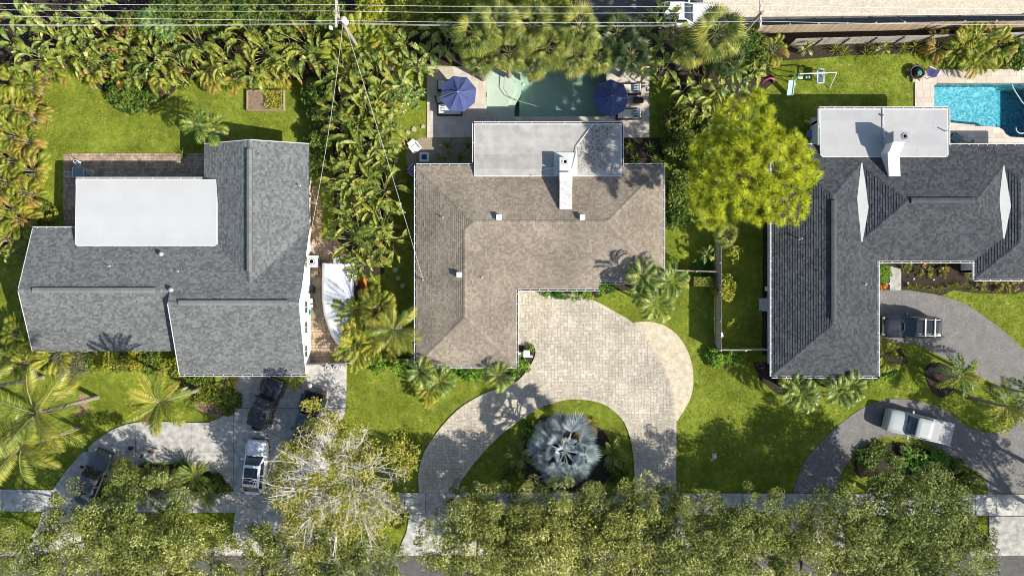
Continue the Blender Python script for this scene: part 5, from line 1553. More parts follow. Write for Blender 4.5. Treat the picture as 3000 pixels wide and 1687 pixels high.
# fence area between middle and right houses
plant('hedge', 2060, 825, 1.2, .8, 'clipped box hedge in the corner of the grey slat fence', o=(L_hedgey, .5), rz=0)
plant('banana', 2078, 745, 2.4, 1.1, 'banana plant just above the corner of the grey fence')
plant('shrub', 2060, 785, .7, .8, 'green shrub under the banana plant by the fence', o=SHR(L_bright))
for x, y, h, r, w in ((2158, 740, 1.7, .75, 'top'), (2132, 845, 1.8, .95, 'middle'), (2152, 946, 1.2, .5, 'bottom')):
    plant('shrub', x, y, h, r, f'small loose tree by the grey fence, {w} one of three', 'small trees by the grey fence', o=SHR(L_hedgey, .2, .12), name='small_tree')
plant('fan', 2120, 690, 2.2, 1.2, 'small drooping fan palm below the pine', o=0)
zone('on the grass east of the middle house', 'shrubs east of the middle house', [('shrub', x, y, .9, .8, SHR(L_bright)) for x, y in [(1960, 600), (1962, 640), (1958, 560), (2100, 1048), (2150, 1045)]], along='y')
# --- right house
for x, y, w in ((2335, 1130, 'left palm cluster below the charcoal roof'), (2465, 1128, 'right palm cluster below the charcoal roof')):
    plant('ado', x, y, 2.6, 1.75, w, 'palms below the charcoal roof', o=3)
zone('along the front of the right house', 'shrubs along the front of the right house', [('shrub', x, y, .7, .6, SHR(L_bright, .18, .1)) for x, y in [(2290, 1112), (2380, 1112), (2400, 1108), (2515, 1112), (2550, 1112), (2590, 1100), (2615, 1085)]])
plant('areca', 2610, 1050, 2.0, 1.3, 'dark palm clump at the south-east corner of the charcoal roof')
plant('areca', 2600, 1015, 1.6, .9, 'smaller palm clump above the corner clump by the charcoal roof')
plant('shrub', 2587, 800, 1.2, .75, 'round clipped bush left of the entry walk', o=SHR(L_bright, .12, .07, 1.2))
plant('shrub', 2586, 832, .5, .45, 'orange croton left of the entry walk', o=(leafmat('croton_leaf', [(.3, .2, .02), (.6, .22, .02), (.7, .4, .05)]), .2, .1, 1, F_org), name='croton')
zone('in the dark bed before the right house', 'yellow shrubs before the right house', [('shrub', x, y, .7, r, SHR(L_yel, .16, .08, .6)) for x, y, r in [(2700, 800, .45), (2725, 806, .5), (2765, 800, .5), (2665, 832 - 50, .5), (2720, 775, .7), (2780, 778, .6), (2880, 828, .7), (2930, 832, .7), (2975, 836, .75)]], words={'shrub': 'yellow mound'})
zone('edging the dark bed before the right house', 'green border plants before the right house', [('spiky', x, y, .5, .5, 1) for x, y in [(2668, 840), (2690, 842), (2712, 846), (2736, 848), (2760, 846), (2785, 842), (2808, 838), (2830, 836), (2855, 850), (2890, 852), (2925, 853), (2960, 852), (2840, 810), (2650, 785)]])
plant('fox', 2795, 1095, 4.0, 2.3, 'left foxtail palm between the asphalt drives', o=0)
plant('fox', 2925, 1185, 4.4, 2.7, 'middle foxtail palm between the asphalt drives', o=0)
plant('fox', 3005, 1150, 4.8, 2.6, 'right foxtail palm between the asphalt drives, cut by the frame', o=0)
plant('shrub', 2705, 1352, 1.0, 2.3, 'long fresh green hedge inside the asphalt horseshoe', o=SHR(L_bright, .3, .2, .45), rz=0)
zone('inside the asphalt horseshoe', 'low shrubs inside the asphalt horseshoe', [('shrub', x, y, .6, .9, SHR(L_hedge)) for x, y in [(2545, 1345), (2570, 1320), (2800, 1370), (2845, 1405), (2780, 1400)]])
# --- front of the left house
zone('at the left edge below the grey gable', 'palms at the left edge below the gable', [('areca', x, y, 2.6, 1.7, 0) for x, y in [(25, 985), (85, 1005), (130, 1040), (45, 1060)]], words={'areca': 'shaded areca palm'})
plant('shrub', 180, 1062, 1.5, 1.5, 'pale grey-green bush at the front of the left house', o=SHR(L_grey, .16, .07))
zone('under the front eave of the left house', 'shrubs under the front eave of the left house', [('shrub', x, y, .9, r, SHR(L_hedgey if i % 2 else L_hedge)) for i, (x, y, r) in enumerate([(250, 1058, .8), (300, 1052, 1.0), (345, 1056, 1.0), (395, 1058, 1.0), (440, 1055, 1.1), (485, 1052, 1.0), (510, 1085, .9)])])
plant('coco', 108, 1210, 7.5, 4.4, 'upper coconut palm at the left edge', zc=7.5, group=None)
plant('coco', 62, 1308, 7.0, 3.8, 'lower coconut palm at the left edge', zc=7.0)
plant('coco', -60, 1140, 7.0, 3.6, 'coconut palm cut off by the left edge', zc=7.0)
plant('young', 467, 1178, 6.8, 2.9, 'palm with orange-tipped fronds on the left front lawn', zc=6.8)
zone('in the ground cover by the parked black vehicle', 'ground cover shrubs', [('shrub', x, y, .6, 1.0, SHR(L_hedge)) for x, y in [(575, 1110), (610, 1135), (650, 1150), (575, 1160), (665, 1175)]])
plant('areca', 655, 1112, 1.3, 1.15, 'low palm under the left end of the garage gutter', o=.2)
plant('areca', 858, 1108, 1.5, 1.2, 'low palm under the right end of the garage gutter', o=.1)
# --- island of the left drive
plant('oak', 375, 1425, 3.4, 2.0, 'dark small tree leaning over the grey sedan', o=0)
plant('oak', 470, 1412, 3.0, 1.5, 'smaller tree in the middle of the left drive island', o=3)
plant('cycad', 560, 1400, 2.0, 1.9, 'feathery dark palm in the left drive island', zc=1.8, name='short_palm')
plant('cycad', 600, 1450, 1.6, 1.5, 'dark palm below the feathery one in the left drive island', zc=1.4, name='short_palm')
zone('on the left drive island', 'shrubs on the left drive island', [('shrub', x, y, .7, .9, SHR(L_hedge)) for x, y in [(640, 1420), (420, 1390), (520, 1385), (300, 1440)]])
# --- silver palm
plant('silver', 1655, 1322, 3.6, 3.2, 'large silver fan palm in the island of the paver driveway', zc=3.6)
plant('cycad', 1520, 1335, 1.2, 1.5, 'cycad left of the silver palm', zc=1)
plant('cycad', 1795, 1330, 1.2, 1.6, 'cycad right of the silver palm', zc=1)
zone('round the foot of the silver palm', 'shrubs round the silver palm', [('shrub', x, y, .7, .9, SHR(m)) for x, y, m in [(1560, 1265, L_hedge), (1720, 1260, L_yel), (1500, 1395, L_hedge), (1810, 1390, L_hedge)]])
# --- street trees
plant('twig', 985, 1435, 8.0, 5.6, 'thinning tree with bare pale twigs beside the white car', zc=7.2)
zone('in the row along the street', 'shade trees along the street',
     [('oak', x, y, h, r, o) for x, y, h, r, o in [(0, 1630, 6.5, 3.2, 0), (235, 1600, 7.0, 4.0, 0), (420, 1545, 7.0, 4.1, 0), (470, 1670, 6.8, 4.0, 0), (730, 1680, 6.8, 3.9, 3), (1030, 1680, 6.8, 3.9, 0), (900, 1640, 6.6, 3.8, 3), (1395, 1600, 7.4, 3.9, 0), (1375, 1510, 5.4, 2.5, 3), (1500, 1525, 5.8, 3.1, 0), (1570, 1640, 7.6, 4.3, 0), (1700, 1525, 5.8, 3.3, 0), (1800, 1630, 7.4, 4.5, 0), (1870, 1515, 5.8, 3.2, 0), (1985, 1650, 7.2, 4.0, 0), (2080, 1585, 7.2, 3.7, 0), (2200, 1650, 7.4, 4.0, 3), (2250, 1540, 6.6, 3.4, 3), (2390, 1650, 7.2, 4.0, 3), (2520, 1560, 7.2, 4.3, 0), (2680, 1510, 7.4, 4.5, 0), (2765, 1620, 7.2, 3.9, 0), (2590, 1670, 7.0, 3.8, 0), (3270, 1590, 8.0, 4.6, 0), (3190, 1420, 7.0, 3.6, 3)]])
# ------------------------------------------------------------------ vehicles
M_tyre = mat('tyre', (.02, .02, .02), rough=.85)
M_rim = mat('alloy', (.45, .45, .46), rough=.35, metal=.7)
M_lamp = mat('lamp_glass', (.75, .76, .78), rough=.15, spec=.6)
M_tail = mat('tail_lamp', (.45, .02, .02), rough=.2, spec=.6)
M_cglass = mat('car_glass', (.012, .018, .022), rough=.05, spec=.8, coat=.5)
M_trim = mat('black_plastic', (.02, .02, .022), rough=.6)
def paint(n, c, rough=.28):
    return mat(n, c, rough=rough, spec=.55, coat=.8)
def car(name, label, px, py, heading, L, Wd, body, S):
    """S: dict of side profile; x runs from the tail (-L/2) to the nose (+L/2)"""
    p = W(px, py, .9)
    t = thing(name, label, S.get('cat', 'car'), (p.x, p.y, .05), R(heading))
    hw = Wd / 2
    belt, hood, roof = S['belt'], S['hood'], S['roof']
    c0, c1, c2, c3 = [v * L / 2 for v in S['cab']]              # rear base, rear roof, front roof, front base
    sq = S.get('square', 0)
    b = MB()
    rings = []
    xs_ = [-1, -.985, -.94, -.84, -.6, -.3, 0, .3, .6, .8, .92, .975, 1.0]
    for f in xs_:
        x = f * L / 2
        e = abs(f)
        w = hw * (1 - (.30 - .2 * sq) * max(0, (e - .72) / .28) ** 2.4)
        front = f > 0
        top = hood if x > c3 else (S['deck'] if x < c0 else belt)
        top = top - (.16 - .06 * sq) * max(0, (e - .86) / .14) ** 2
        lo = .24 + .12 * max(0, (e - .85) / .15)
        ed = top - .10
        crown = .045
        if e > .99:
            top -= .1; ed -= .12
        ring = [(x, -w * .88, lo), (x, -w, lo + .16), (x, -w * 1.0, ed - .12), (x, -w * .965, ed), (x, -w * .86, top - .01), (x, -w * .45, top + crown * .7), (x, 0, top + crown),
                (x, w * .45, top + crown * .7), (x, w * .86, top - .01), (x, w * .965, ed), (x, w, ed - .12), (x, w, lo + .16), (x, w * .88, lo)]
        rings.append(ring)
    b.loft(rings)
    b.obj('body', body, t)
    # cabin
    wb, wr = hw * .90, hw * S.get('roofw', .70)
    zb = belt - .06
    def ring(z, xa, xb, w, n=4):
        o = []
        for sx, sy in ((1, 1), (-1, 1), (-1, -1), (1, -1)):
            rr = .16
            cx_, cy_ = (xb - rr if sx > 0 else xa + rr), sy * (w - rr)
            a0 = {(1, 1): 0, (-1, 1): PI / 2, (-1, -1): PI, (1, -1): 1.5 * PI}[(sx, sy)]
            for i in range(n + 1):
                a = a0 + i * PI / 2 / n
                o.append((cx_ + rr * math.cos(a), cy_ + rr * math.sin(a), z))
        return o
    b = MB()
    b.loft([ring(zb, c0, c3, wb), ring(roof - .05, c1 - .02, c2 + .02, wr + .02), ring(roof, c1 + .08, c2 - .10, wr - .07), ring(roof + .025, c1 + .3, c2 - .3, wr - .25)], caps=True)
    b.obj('roof', S.get('roofmat', body), t)
    def pane(nm, q, m=M_cglass, off=.014):
        q = [Vector(v) for v in q]
        nrm = (q[1] - q[0]).cross(q[2] - q[0]).normalized()
        if nrm.z < 0:
            nrm = -nrm
        cc = sum(q, Vector()) / 4
        V = []
        n = 6
        for i in range(n + 1):
            for j in range(n + 1):
                u, v = i / n, j / n
                a = q[0].lerp(q[1], u); d = q[3].lerp(q[2], u)
                r_ = a.lerp(d, v)
                V.append(r_ + nrm * (off + S.get('bulge', .05) * (1 - (2 * u - 1) ** 2) * (1 - (2 * v - 1) ** 2)))
        F = [(i * (n + 1) + j, (i + 1) * (n + 1) + j, (i + 1) * (n + 1) + j + 1, i * (n + 1) + j + 1) for i in range(n) for j in range(n)]
        mb = MB().add(V, F, sm=True)
        return mb.obj(nm, m, t)
    k = .06
    pane('windshield', [(c3 - .02, -wb * .86, zb + k), (c2 + .02, -wr * .88, roof - k), (c2 + .02, wr * .88, roof - k), (c3 - .02, wb * .86, zb + k)])
    if S.get('rearglass', True):
        pane('rear_window', [(c0 + .02, -wb * .82, zb + k), (c1, -wr * .86, roof - k), (c1, wr * .86, roof - k), (c0 + .02, wb * .82, zb + k)])
    for s in (-1, 1):
        xa, xb = c0 + (c1 - c0) * .35 + .1, c3 - (c3 - c2) * .35 - .1
        xm = (xa + xb) / 2
        for u, v in ((xa, xm - .05), (xm + .05, xb)):
            pane('side_window', [(u, s * wb * .985, zb + .08), (u + (.12 if u == xa else 0), s * (wr + .035), roof - .10), (v - (.25 if v == xb else 0), s * (wr + .035), roof - .10), (v, s * wb * .985, zb + .08)], off=.004)
        mb = MB().box((c3 - .35, s * (hw + .11), belt + .02), (.14, .24, .17)).box((c3 - .33, s * (hw + .0), belt - .02), (.05, .12, .05))
        mb.obj('mirror', S.get('mirrormat', body), t)
        hx = L / 2 * .93
        MB().box((hx, s * hw * .66, hood - .17), (.30, .30, .14), rz=-s * .5, taper=.7).obj('headlight', M_lamp, t)
        MB().box((-L / 2 * .952, s * hw * .74, S['deck'] - .17), (.12, .22, .16), rz=s * .3).obj('tail_light', M_tail, t)
        for f in (-.60, .60):
            wr_ = S.get('wheel', .34)
            x = f * L / 2 + (.05 if f > 0 else -.02)
            tb = MB(); y = s * (hw - .14)
            prof = [(wr_ * .62, -.11), (wr_ * .94, -.115), (wr_, -.07), (wr_, .07), (wr_ * .94, .115), (wr_ * .62, .11)]
            V = []
            n = 16
            for r_, yy in prof:
                for j in range(n):
                    a = 2 * PI * j / n
                    V.append((x + r_ * math.cos(a), y + yy, wr_ + r_ * math.sin(a) - .05))
            F = [(i * n + j, (i + 1) * n + j, (i + 1) * n + (j + 1) % n, i * n + (j + 1) % n) for i in range(len(prof) - 1) for j in range(n)]
            wo = tb.add(V, F, sm=True).obj('wheel', M_tyre, t)
            rb = MB()
            V = [(x + wr_ * .6 * math.cos(2 * PI * j / n), y + s * .085, wr_ - .05 + wr_ * .6 * math.sin(2 * PI * j / n)) for j in range(n)]
            rb.add(V, [list(range(n))[::-s]])
            for j in range(5):
                a = 2 * PI * j / 5
                rb.box((x + wr_ * .3 * math.cos(a), y + s * .1, wr_ - .05 + wr_ * .3 * math.sin(a)), (wr_ * .55, .02, .05), ry=-a)
            rb.obj('rim', M_rim, wo)
    MB().box((L / 2 * .975, 0, .52), (.12, hw * 1.15, .2)).box((L / 2 * .985, 0, .30), (.10, hw * 1.5, .12)).obj('grille', M_trim, t)
    MB().box((-L / 2 * .98, 0, .42), (.12, hw * 1.5, .2)).obj('rear_bumper', S.get('bumper', M_trim), t)
    # wipers and shut lines
    wb_ = MB()
    for s in (-1, 1):
        wb_.tube([(c3 + .05, s * .1, zb + .12), (c3 - .12, s * wb * .62, zb + .22)], .012, 4)
    wb_.obj('wiper', M_trim, t)
    g_ = MB()
    for s in (-1, 1):
        g_.box(((c3 + L / 2 * .9) / 2, s * hw * .8, hood - .0), (L / 2 * .9 - c3 - .1, .012, .014))
    g_.obj('bonnet_seam', M_trim, t)
    return t, dict(hw=hw, c0=c0, c1=c1, c2=c2, c3=c3, wr=wr, wb=wb)
# black SUV
t, d = car('black_suv', 'black SUV with two silver roof bars on the asphalt drive', 2669, 957, 178.5, 4.85, 1.95, paint('black_paint', (.012, .014, .018)), dict(belt=1.08, hood=1.06, deck=1.05, roof=1.74, cab=(-.97, -.86, .08, .38), roofw=.76, cat='suv', wheel=.37))
for s in (-1, 1):
    MB().tube([(-1.9, s * .68, 1.80), (-1.8, s * .68, 1.83), (-.2, s * .68, 1.83), (-.1, s * .68, 1.79)], .025, 5).obj('roof_rail', M_metal, t)
for x in (-.62, -1.42):
    MB().box((x, 0, 1.87), (.10, 1.5, .05)).obj('roof_bar', mat('bar_silver', (.72, .72, .74), rough=.35, metal=.2), t)
for x in (-.18, -1.02):
    MB().box((x, 0, 1.772), (.52, .95, .012)).obj('sunroof', M_cglass, t)
# silver-white pickup
pw_ = paint('pale_grey_paint', (.36, .39, .38))
t, d = car('pale_pickup', 'pale grey crew cab pickup with a grey bed cover on the curved asphalt drive', 2690, 1249, 166.8, 5.55, 1.98, pw_, dict(belt=1.18, hood=1.17, deck=1.10, roof=1.84, cab=(-.30, -.25, .24, .45), roofw=.80, square=1, cat='pickup truck', wheel=.39, bumper=M_metal))
MB().box((-1.78, 0, 1.235), (1.72, 1.70, .06)).obj('bed_cover', mat('grey_vinyl', (.36, .355, .37), (.42, .415, .43), rough=.8, ns=3), t)
for s in (-1, 1):
    MB().box((-1.78, s * .90, 1.24), (1.86, .08, .07)).obj('bed_rail', pw_, t)
MB().box((-2.68, 0, 1.2), (.09, 1.75, .10)).obj('tailgate', pw_, t)
# grey sedan
car('grey_sedan', 'dark grey sedan half under the tree on the left concrete drive', 267, 1402, 67.0, 4.9, 1.9, paint('dark_grey_paint', (.085, .092, .105)), dict(belt=.95, hood=.93, deck=1.0, roof=1.45, cab=(-.74, -.38, .10, .42), roofw=.70, mirrormat=M_trim))
# white hatchback
t, d = car('white_hatchback', 'white hatchback with a dark glass roof, partly under the thinning tree', 746, 1368, 85.0, 4.6, 1.88, paint('white_car_paint', (.78, .79, .80)), dict(belt=1.0, hood=1.0, deck=1.05, roof=1.62, cab=(-.90, -.62, .14, .44), roofw=.74))
MB().box((-.55, 0, 1.645), (1.35, 1.12, .014)).obj('roof_glass', M_cglass, t)
# white van on the back lot
t, d = car('white_van', 'white vehicle parked on the back road behind the palms', 2010, 42, 0, 5.0, 1.95, paint('white_car_paint', (.78, .79, .80)), dict(belt=1.05, hood=1.05, deck=1.05, roof=1.7, cab=(-.95, -.8, -.15, .22), roofw=.74))
# black off-roader with a boxy hardtop
blk = paint('faded_black_paint', (.022, .024, .027), .38)
t, d = car('black_offroader', 'black boxy off-roader with hardtop and flared grey fenders, nose toward the garage', 782, 1179, 68.3, 4.25, 1.70, blk, dict(belt=1.18, hood=1.16, deck=1.16, roof=1.84, cab=(-.96, -.93, .20, .31), roofw=.86, square=1, cat='off-roader', wheel=.42, roofmat=mat('matt_black', (.035, .037, .042), (.06, .062, .066), rough=.5, ns=3), bulge=.01))
M_flare = mat('grey_fender', (.06, .06, .062), (.10, .10, .10), rough=.7, ns=4)
for s in (-1, 1):
    for x in (1.32, -1.30):
        MB().box((x, s * .95, .93), (1.0, .30, .07), taper=.9).box((x + .46, s * .95, .8), (.08, .28, .26)).box((x - .46, s * .95, .8), (.08, .28, .26)).obj('fender', M_flare, t)
for x in (-.05, -.85):
    MB().box((x, 0, 1.872), (.045, 1.36, .02)).obj('roof_seam', M_trim, t)
MB().box((2.05, 0, .62), (.22, 1.6, .18)).box((1.95, 0, .82), (.05, 1.3, .06)).obj('front_bumper', M_trim, t)
b = MB()
for i in range(9):
    b.box((1.72 - .0 * i, -.5 + i * .125, 1.19), (.26, .05, .02))
b.obj('bonnet_louvre', M_trim, t)
for s in (-1, 1):
    MB().box((.95, s * .32, 1.215), (.5, .16, .04)).obj('bonnet_vent', M_trim, t)
b = MB()
V = []
n = 18
for r_, x in ((.16, -2.16), (.36, -2.16), (.39, -2.22), (.39, -2.36), (.34, -2.42), (.12, -2.40)):
    V.append([(x, r_ * math.cos(2 * PI * j / n), 1.0 + r_ * math.sin(2 * PI * j / n)) for j in range(n)])
b.loft(V).obj('spare_wheel', M_tyre, t)
# black pickup with open bed
t, d = car('black_pickup', 'black hardtop pickup parked tail to the garage, nose under the thinning tree', 902, 1232, 254.3, 5.5, 1.80, blk, dict(belt=1.18, hood=1.16, deck=1.12, roof=1.84, cab=(-.26, -.22, .34, .46), roofw=.84, square=1, cat='pickup truck', wheel=.42, roofmat=paint('blue_black_roof', (.03, .045, .065), .25), bulge=.01))
MB().box((-1.72, 0, 1.175), (1.62, 1.35, .03)).obj('bed_floor', mat('bed_black', (.012, .012, .013), rough=.8), t)
for s in (-1, 1):
    MB().box((-1.72, s * .76, 1.24), (1.85, .16, .17)).obj('bed_side', blk, t)
    MB().box((-1.65, s * .98, .95), (1.0, .26, .07), taper=.9).obj('fender', M_flare, t)
MB().box((-2.62, 0, 1.2), (.12, 1.66, .28)).obj('tailgate', blk, t)
MB().box((-.86, 0, 1.26), (.14, 1.6, .2)).obj('bed_bulkhead', blk, t)
MB().box((-1.45, .2, 1.3), (.85, .85, .2), taper=.93).obj('bed_box', mat('bed_cover_black', (.03, .03, .032), (.07, .07, .07), rough=.7, ns=5), t)
for s in (-1, 1):
    MB().box((-2.66, s * .80, 1.24), (.10, .2, .22)).obj('tail_lamp', M_tail, t)
MB().box((-.76, 0, 1.80), (.05, .3, .05)).obj('brake_light', M_tail, t)
MB().tube([(-2.75, -.55, .55), (-2.95, -.55, .55), (-3.0, -.55, 1.25)], .03, 6).lathe([(.19, 0), (.21, .05), (.14, .1), (0, .1)], 14, (-3.0, -.55, 1.2)).obj('hitch_post', M_metal, t)

# ------------------------------------------------------------------ side court objects
tp = thing('tarp_covered_boat', 'long boat under a shiny white tarp between the left house and the palms', 'boat', W(992, 880, 0))
o0 = tp.location
def lp(px, py, z):
    return tuple(W(px, py, z) - o0)
b = MB()
secs = [(772, 946, 1040, 1.35, 1.5), (800, 946, 1034, 1.4, 1.7), (840, 946, 1036, 1.4, 1.75), (880, 946, 1036, 1.4, 1.65), (915, 950, 1034, 1.35, 1.6), (950, 960, 1030, 1.3, 1.6), (985, 974, 1022, 1.2, 1.45), (1010, 990, 1012, 1.1, 1.25)]
rr = random.Random(4)
rings = []
for py, xa, xb, ze, zr in secs:
    ring = []
    m = 16
    ring.append(lp(xa - 3, py, .35))
    for i in range(m + 1):
        f = i / m
        z = ze + (zr - ze) * math.sin(PI * f) ** .8 + rr.uniform(-.045, .045)
        ring.append(lp(xa + (xb - xa) * f, py + rr.uniform(-2, 2), z))
    ring.append(lp(xb + 3, py, .35))
    rings.append(ring)
M_tarp = mat('white_tarp', (.66, .68, .71), (.74, .76, .78), rough=.35, spec=.45, ns=2, bump=.35, bs=5)
b.loft(rings, caps=True).obj('tarp', M_tarp, tp)
hb = MB().loft([[lp(xa + 8, py, .3), lp(xb - 8, py, .3), lp(xb - 2, py, 1.1), lp(xa + 2, py, 1.1)] for py, xa, xb, _, _ in secs], sm=False)
hb.obj('hull', M_white, tp)
MB().tube([lp(984, 775, 1.5), lp(985, 755, 1.3)], .25, 8).box(lp(985, 762, 1.55), (.55, .6, .5), taper=.6).obj('outboard_motor', M_metal, tp)
t = thing('orange_kayak', 'orange kayak lying on the grass beside the white tarp', 'kayak', W(1064, 845, 0))
b = MB()
rings = []
for f in (-1, -.93, -.75, -.4, 0, .4, .75, .93, 1):
    w = .40 * (1 - abs(f) ** 2.4) + .02; z = .18 + .12 * abs(f) ** 3
    rings.append([(f * -.04, f * 1.32, .02), (w * .7, f * 1.32, .06), (w, f * 1.32, z), (w * .6, f * 1.32, z + .1), (0, f * 1.32, z + .13), (-w * .6, f * 1.32, z + .1), (-w, f * 1.32, z), (-w * .7, f * 1.32, .06)])
ho = b.loft(rings).obj('hull', mat('orange_plastic', (.48, .13, .02), (.58, .21, .03), rough=.5, ns=3, amt2=.2, ns2=5), t)
MB().lathe([(.01, .325), (.2, .33), (.25, .36), (.27, .33)], 14, (0, .1, 0), sy=1.9).obj('cockpit', mat('kayak_dark', (.20, .06, .015), rough=.6), t)
for i, (x, y) in enumerate(((961, 1077), (986, 1077))):
    t = thing('trash_can', f'{("left", "right")[i]} grey round trash can on the concrete by the gate', 'trash can', W(x, y, .5) * Vector((1, 1, 0)) if False else Vector((W(x, y, .8).x, W(x, y, .8).y, .05)), group='grey trash cans by the gate')
    g1 = mat('grey_plastic', (.30, .30, .31), (.36, .36, .37), rough=.6, ns=4)
    MB().lathe([(.24, 0), (.29, .75), (.31, .78)], 16).obj('bin_body', g1, t)
    MB().lathe([(.33, .77), (.33, .82), (.24, .87), (.23, .85), (.12, .86), (.10, .92), (0, .93)], 16).obj('lid', g1, t)
# tan wall panel gate right of the left house
def slat_fence(name, label, pts, h, m, slat=.15, gap=.012, th=.025, post=2.4, rails=True, group=None, lean=0.0, mp=None):
    o = Vector((*pts[0], 0))
    t = thing(name, label, 'fence', o, group=group)
    if True:
        pass
    cache = MB().box((0, 0, h / 2), (slat - gap, th, h)).mesh('slat', m)
    for a, c in zip(pts, pts[1:]):
        a, c = Vector((*a, 0)), Vector((*c, 0))
        d = c - a; L = d.length; d.normalize(); rz = math.atan2(d.y, d.x)
        n = int(L / slat)
        for i in range(n):
            p = a + d * (i + .5) * slat - o
            inst(cache, 'slat', t, (p.x, p.y, .03 + G.uniform(-.012, .012)), (G.uniform(-.008, .008) + lean, 0, rz))
        nn = Vector((-d.y, d.x, 0))
        k = max(1, round(L / post))
        for i in range(k + 1):
            p = a + d * (L * i / k) - o + nn * .07
            MB().box((p.x, p.y, h / 2), (.1, .1, h + .04), rz).obj('post', mp or m, t)
        if rails:
            for z in (.35, h - .22):
                p = (a + c) / 2 - o + nn * .035
                MB().box((p.x, p.y, z), (L, .04, .09), rz).obj('rail', mp or m, t)
    return t
M_fgrey = mat('weathered_grey_wood', (.25, .23, .20), (.42, .39, .34), rough=.9, ns=5, orand=.6, bump=.3)
M_ftan = mat('tan_wood', (.36, .27, .18), (.55, .45, .33), rough=.9, ns=5, orand=.6, bump=.3)
M_fpale = mat('pale_wood', (.46, .42, .35), (.62, .58, .50), rough=.9, ns=5, orand=.5, bump=.2)
wp = lambda x, y, z=0: tuple(W(x, y, z)[:2])
slat_fence('side_gate', 'tan board gate between the left house and the palms', [wp(905, 1064), wp(1038, 1060)], 1.5, M_fpale, slat=.5, gap=.01, post=1.9)
slat_fence('grey_fence', 'grey slat fence running down between the middle house lawn and the shaded yard', [wp(2094, 1020), wp(2094, 690)], 1.8, M_fgrey, slat=.16)
slat_fence('grey_fence', 'short grey slat fence from the middle house to the corner by the clipped hedge', [wp(2092, 797), wp(1960, 792)], 1.7, M_fgrey, slat=.16)
slat_fence('board_gate', 'pale board gate at the bottom of the shaded yard beside the charcoal roof', [wp(2236, 1020), wp(2096, 1020)], 1.7, M_fpale, slat=.3)
slat_fence('back_fence', 'nearer back fence of grey slats behind the right yard', [wp(3060, 112), wp(2700, 124), wp(2310, 134)], 1.6, M_fgrey, slat=.17)
slat_fence('back_fence', 'farther back fence with tan rails along the dark road', [wp(2210, 98), wp(2700, 88), wp(3060, 84)], 1.7, M_ftan, slat=.17, mp=M_fpale)
slat_fence('side_fence', 'thin white rail fence left of the grey gable', [wp(60, 708), wp(-160, 706)], 1.2, M_fpale, slat=.14)
slat_fence('side_fence', 'dark fence between the white tarp and the orange kayak', [wp(1047, 900), wp(1047, 770)], 1.3, mat('dark_wood', (.05, .045, .04), (.10, .09, .08), rough=.9, ns=5, orand=.5), slat=.16)
slat_fence('side_fence', 'low dark fence left of the garage of the middle house', [wp(1085, 1046), wp(1215, 1046)], 1.3, mat('dark_wood', (.05, .045, .04)), slat=.16)
# raised garden bed
t = thing('raised_bed', 'wooden raised bed half planted on the left lawn', 'garden bed', W(781, 297, 0))
M_plank = mat('bed_plank', (.22, .17, .13), (.36, .29, .22), rough=.9, ns=6, orand=.4)
for dx, dy, sx, sy in ((0, .84, 3.2, .07), (0, -.84, 3.2, .07), (1.57, 0, .07, 1.6), (-1.57, 0, .07, 1.6)):
    MB().box((dx, dy, .16), (sx, sy, .34)).obj('plank', M_plank, t)
MB().prism([(-1.53, -.8), (1.53, -.8), (1.53, .8), (-1.53, .8)], 0, .24).obj('soil', mat('bed_soil', (.17, .11, .07), (.30, .22, .15), rough=.95, ns=6, bump=1), t)
rs = np.random.RandomState(4)
P = np.stack([rs.uniform(0, 1.5, 500), rs.uniform(-.78, .78, 500), rs.uniform(.25, .55, 500)], 1)
V, F, tn = kites(P, .2, .11, .4, rs, rs.uniform(0, 1, 500))
inst(mesh_np('seedlings', V, F, tn, [L_hedgey]), 'seedlings', t)
NOGRASS.append(ccw([(t.location.x + a, t.location.y + c) for a, c in ((-1.6, -.85), (1.6, -.85), (1.6, .85), (-1.6, .85))]))
# fallen fronds on the lawn
for px, py, a, w in ((150, 325, .5, 'upper'), (135, 385, 1.4, 'lower')):
    b = pinnate(1.0, .12, 14, .1, .1, .2, -.2, int(px), .04)
    o = b.obj('fallen_frond', [L_bopo, L_bopo], loc=W(px, py, .06), rz=a)
    tag(o, f'{w} dry fallen frond on the left lawn near the yellow palms', 'fallen frond')
o = MB().tube([(-.9, 0, .02), (-.2, .1, .1), (.5, .1, .12), (1.0, .0, .05)], [.06, .12, .14, .05], 8).obj('palm_sheath', mat('sheath', (.30, .26, .22), (.42, .37, .32), rough=.8, ns=5), loc=W(530, 1150, .3), rz=.65)
tag(o, 'pale fallen palm sheath on the dark ground cover', 'palm sheath')

# ------------------------------------------------------------------ patio set by the left house
M_patio = mat('pale_green_metal', (.50, .55, .49), (.60, .64, .57), rough=.5, ns=6)
t = thing('patio_table', 'square grey table with pale rim at the corner of the brick patio', 'table', W(231, 505, .35) * Vector((1, 1, 0)) if False else Vector((W(231, 506, .7).x, W(231, 506, .7).y, .07)))
MB().box((0, 0, .70), (.98, .86, .03)).obj('tabletop', mat('grey_glass_top', (.15, .18, .18), (.20, .23, .23), rough=.25, ns=4), t)
b = MB()
for sx, sy, lx, ly in ((0, .43, 1.02, .04), (0, -.43, 1.02, .04), (.49, 0, .04, .86), (-.49, 0, .04, .86)):
    b.box((sx, sy, .71), (lx, ly, .05))
b.obj('rim', M_patio, t)
for sx in (-1, 1):
    for sy in (-1, 1):
        MB().tube([(sx * .42, sy * .36, .7), (sx * .46, sy * .4, 0)], .02, 5).obj('leg', M_patio, t)
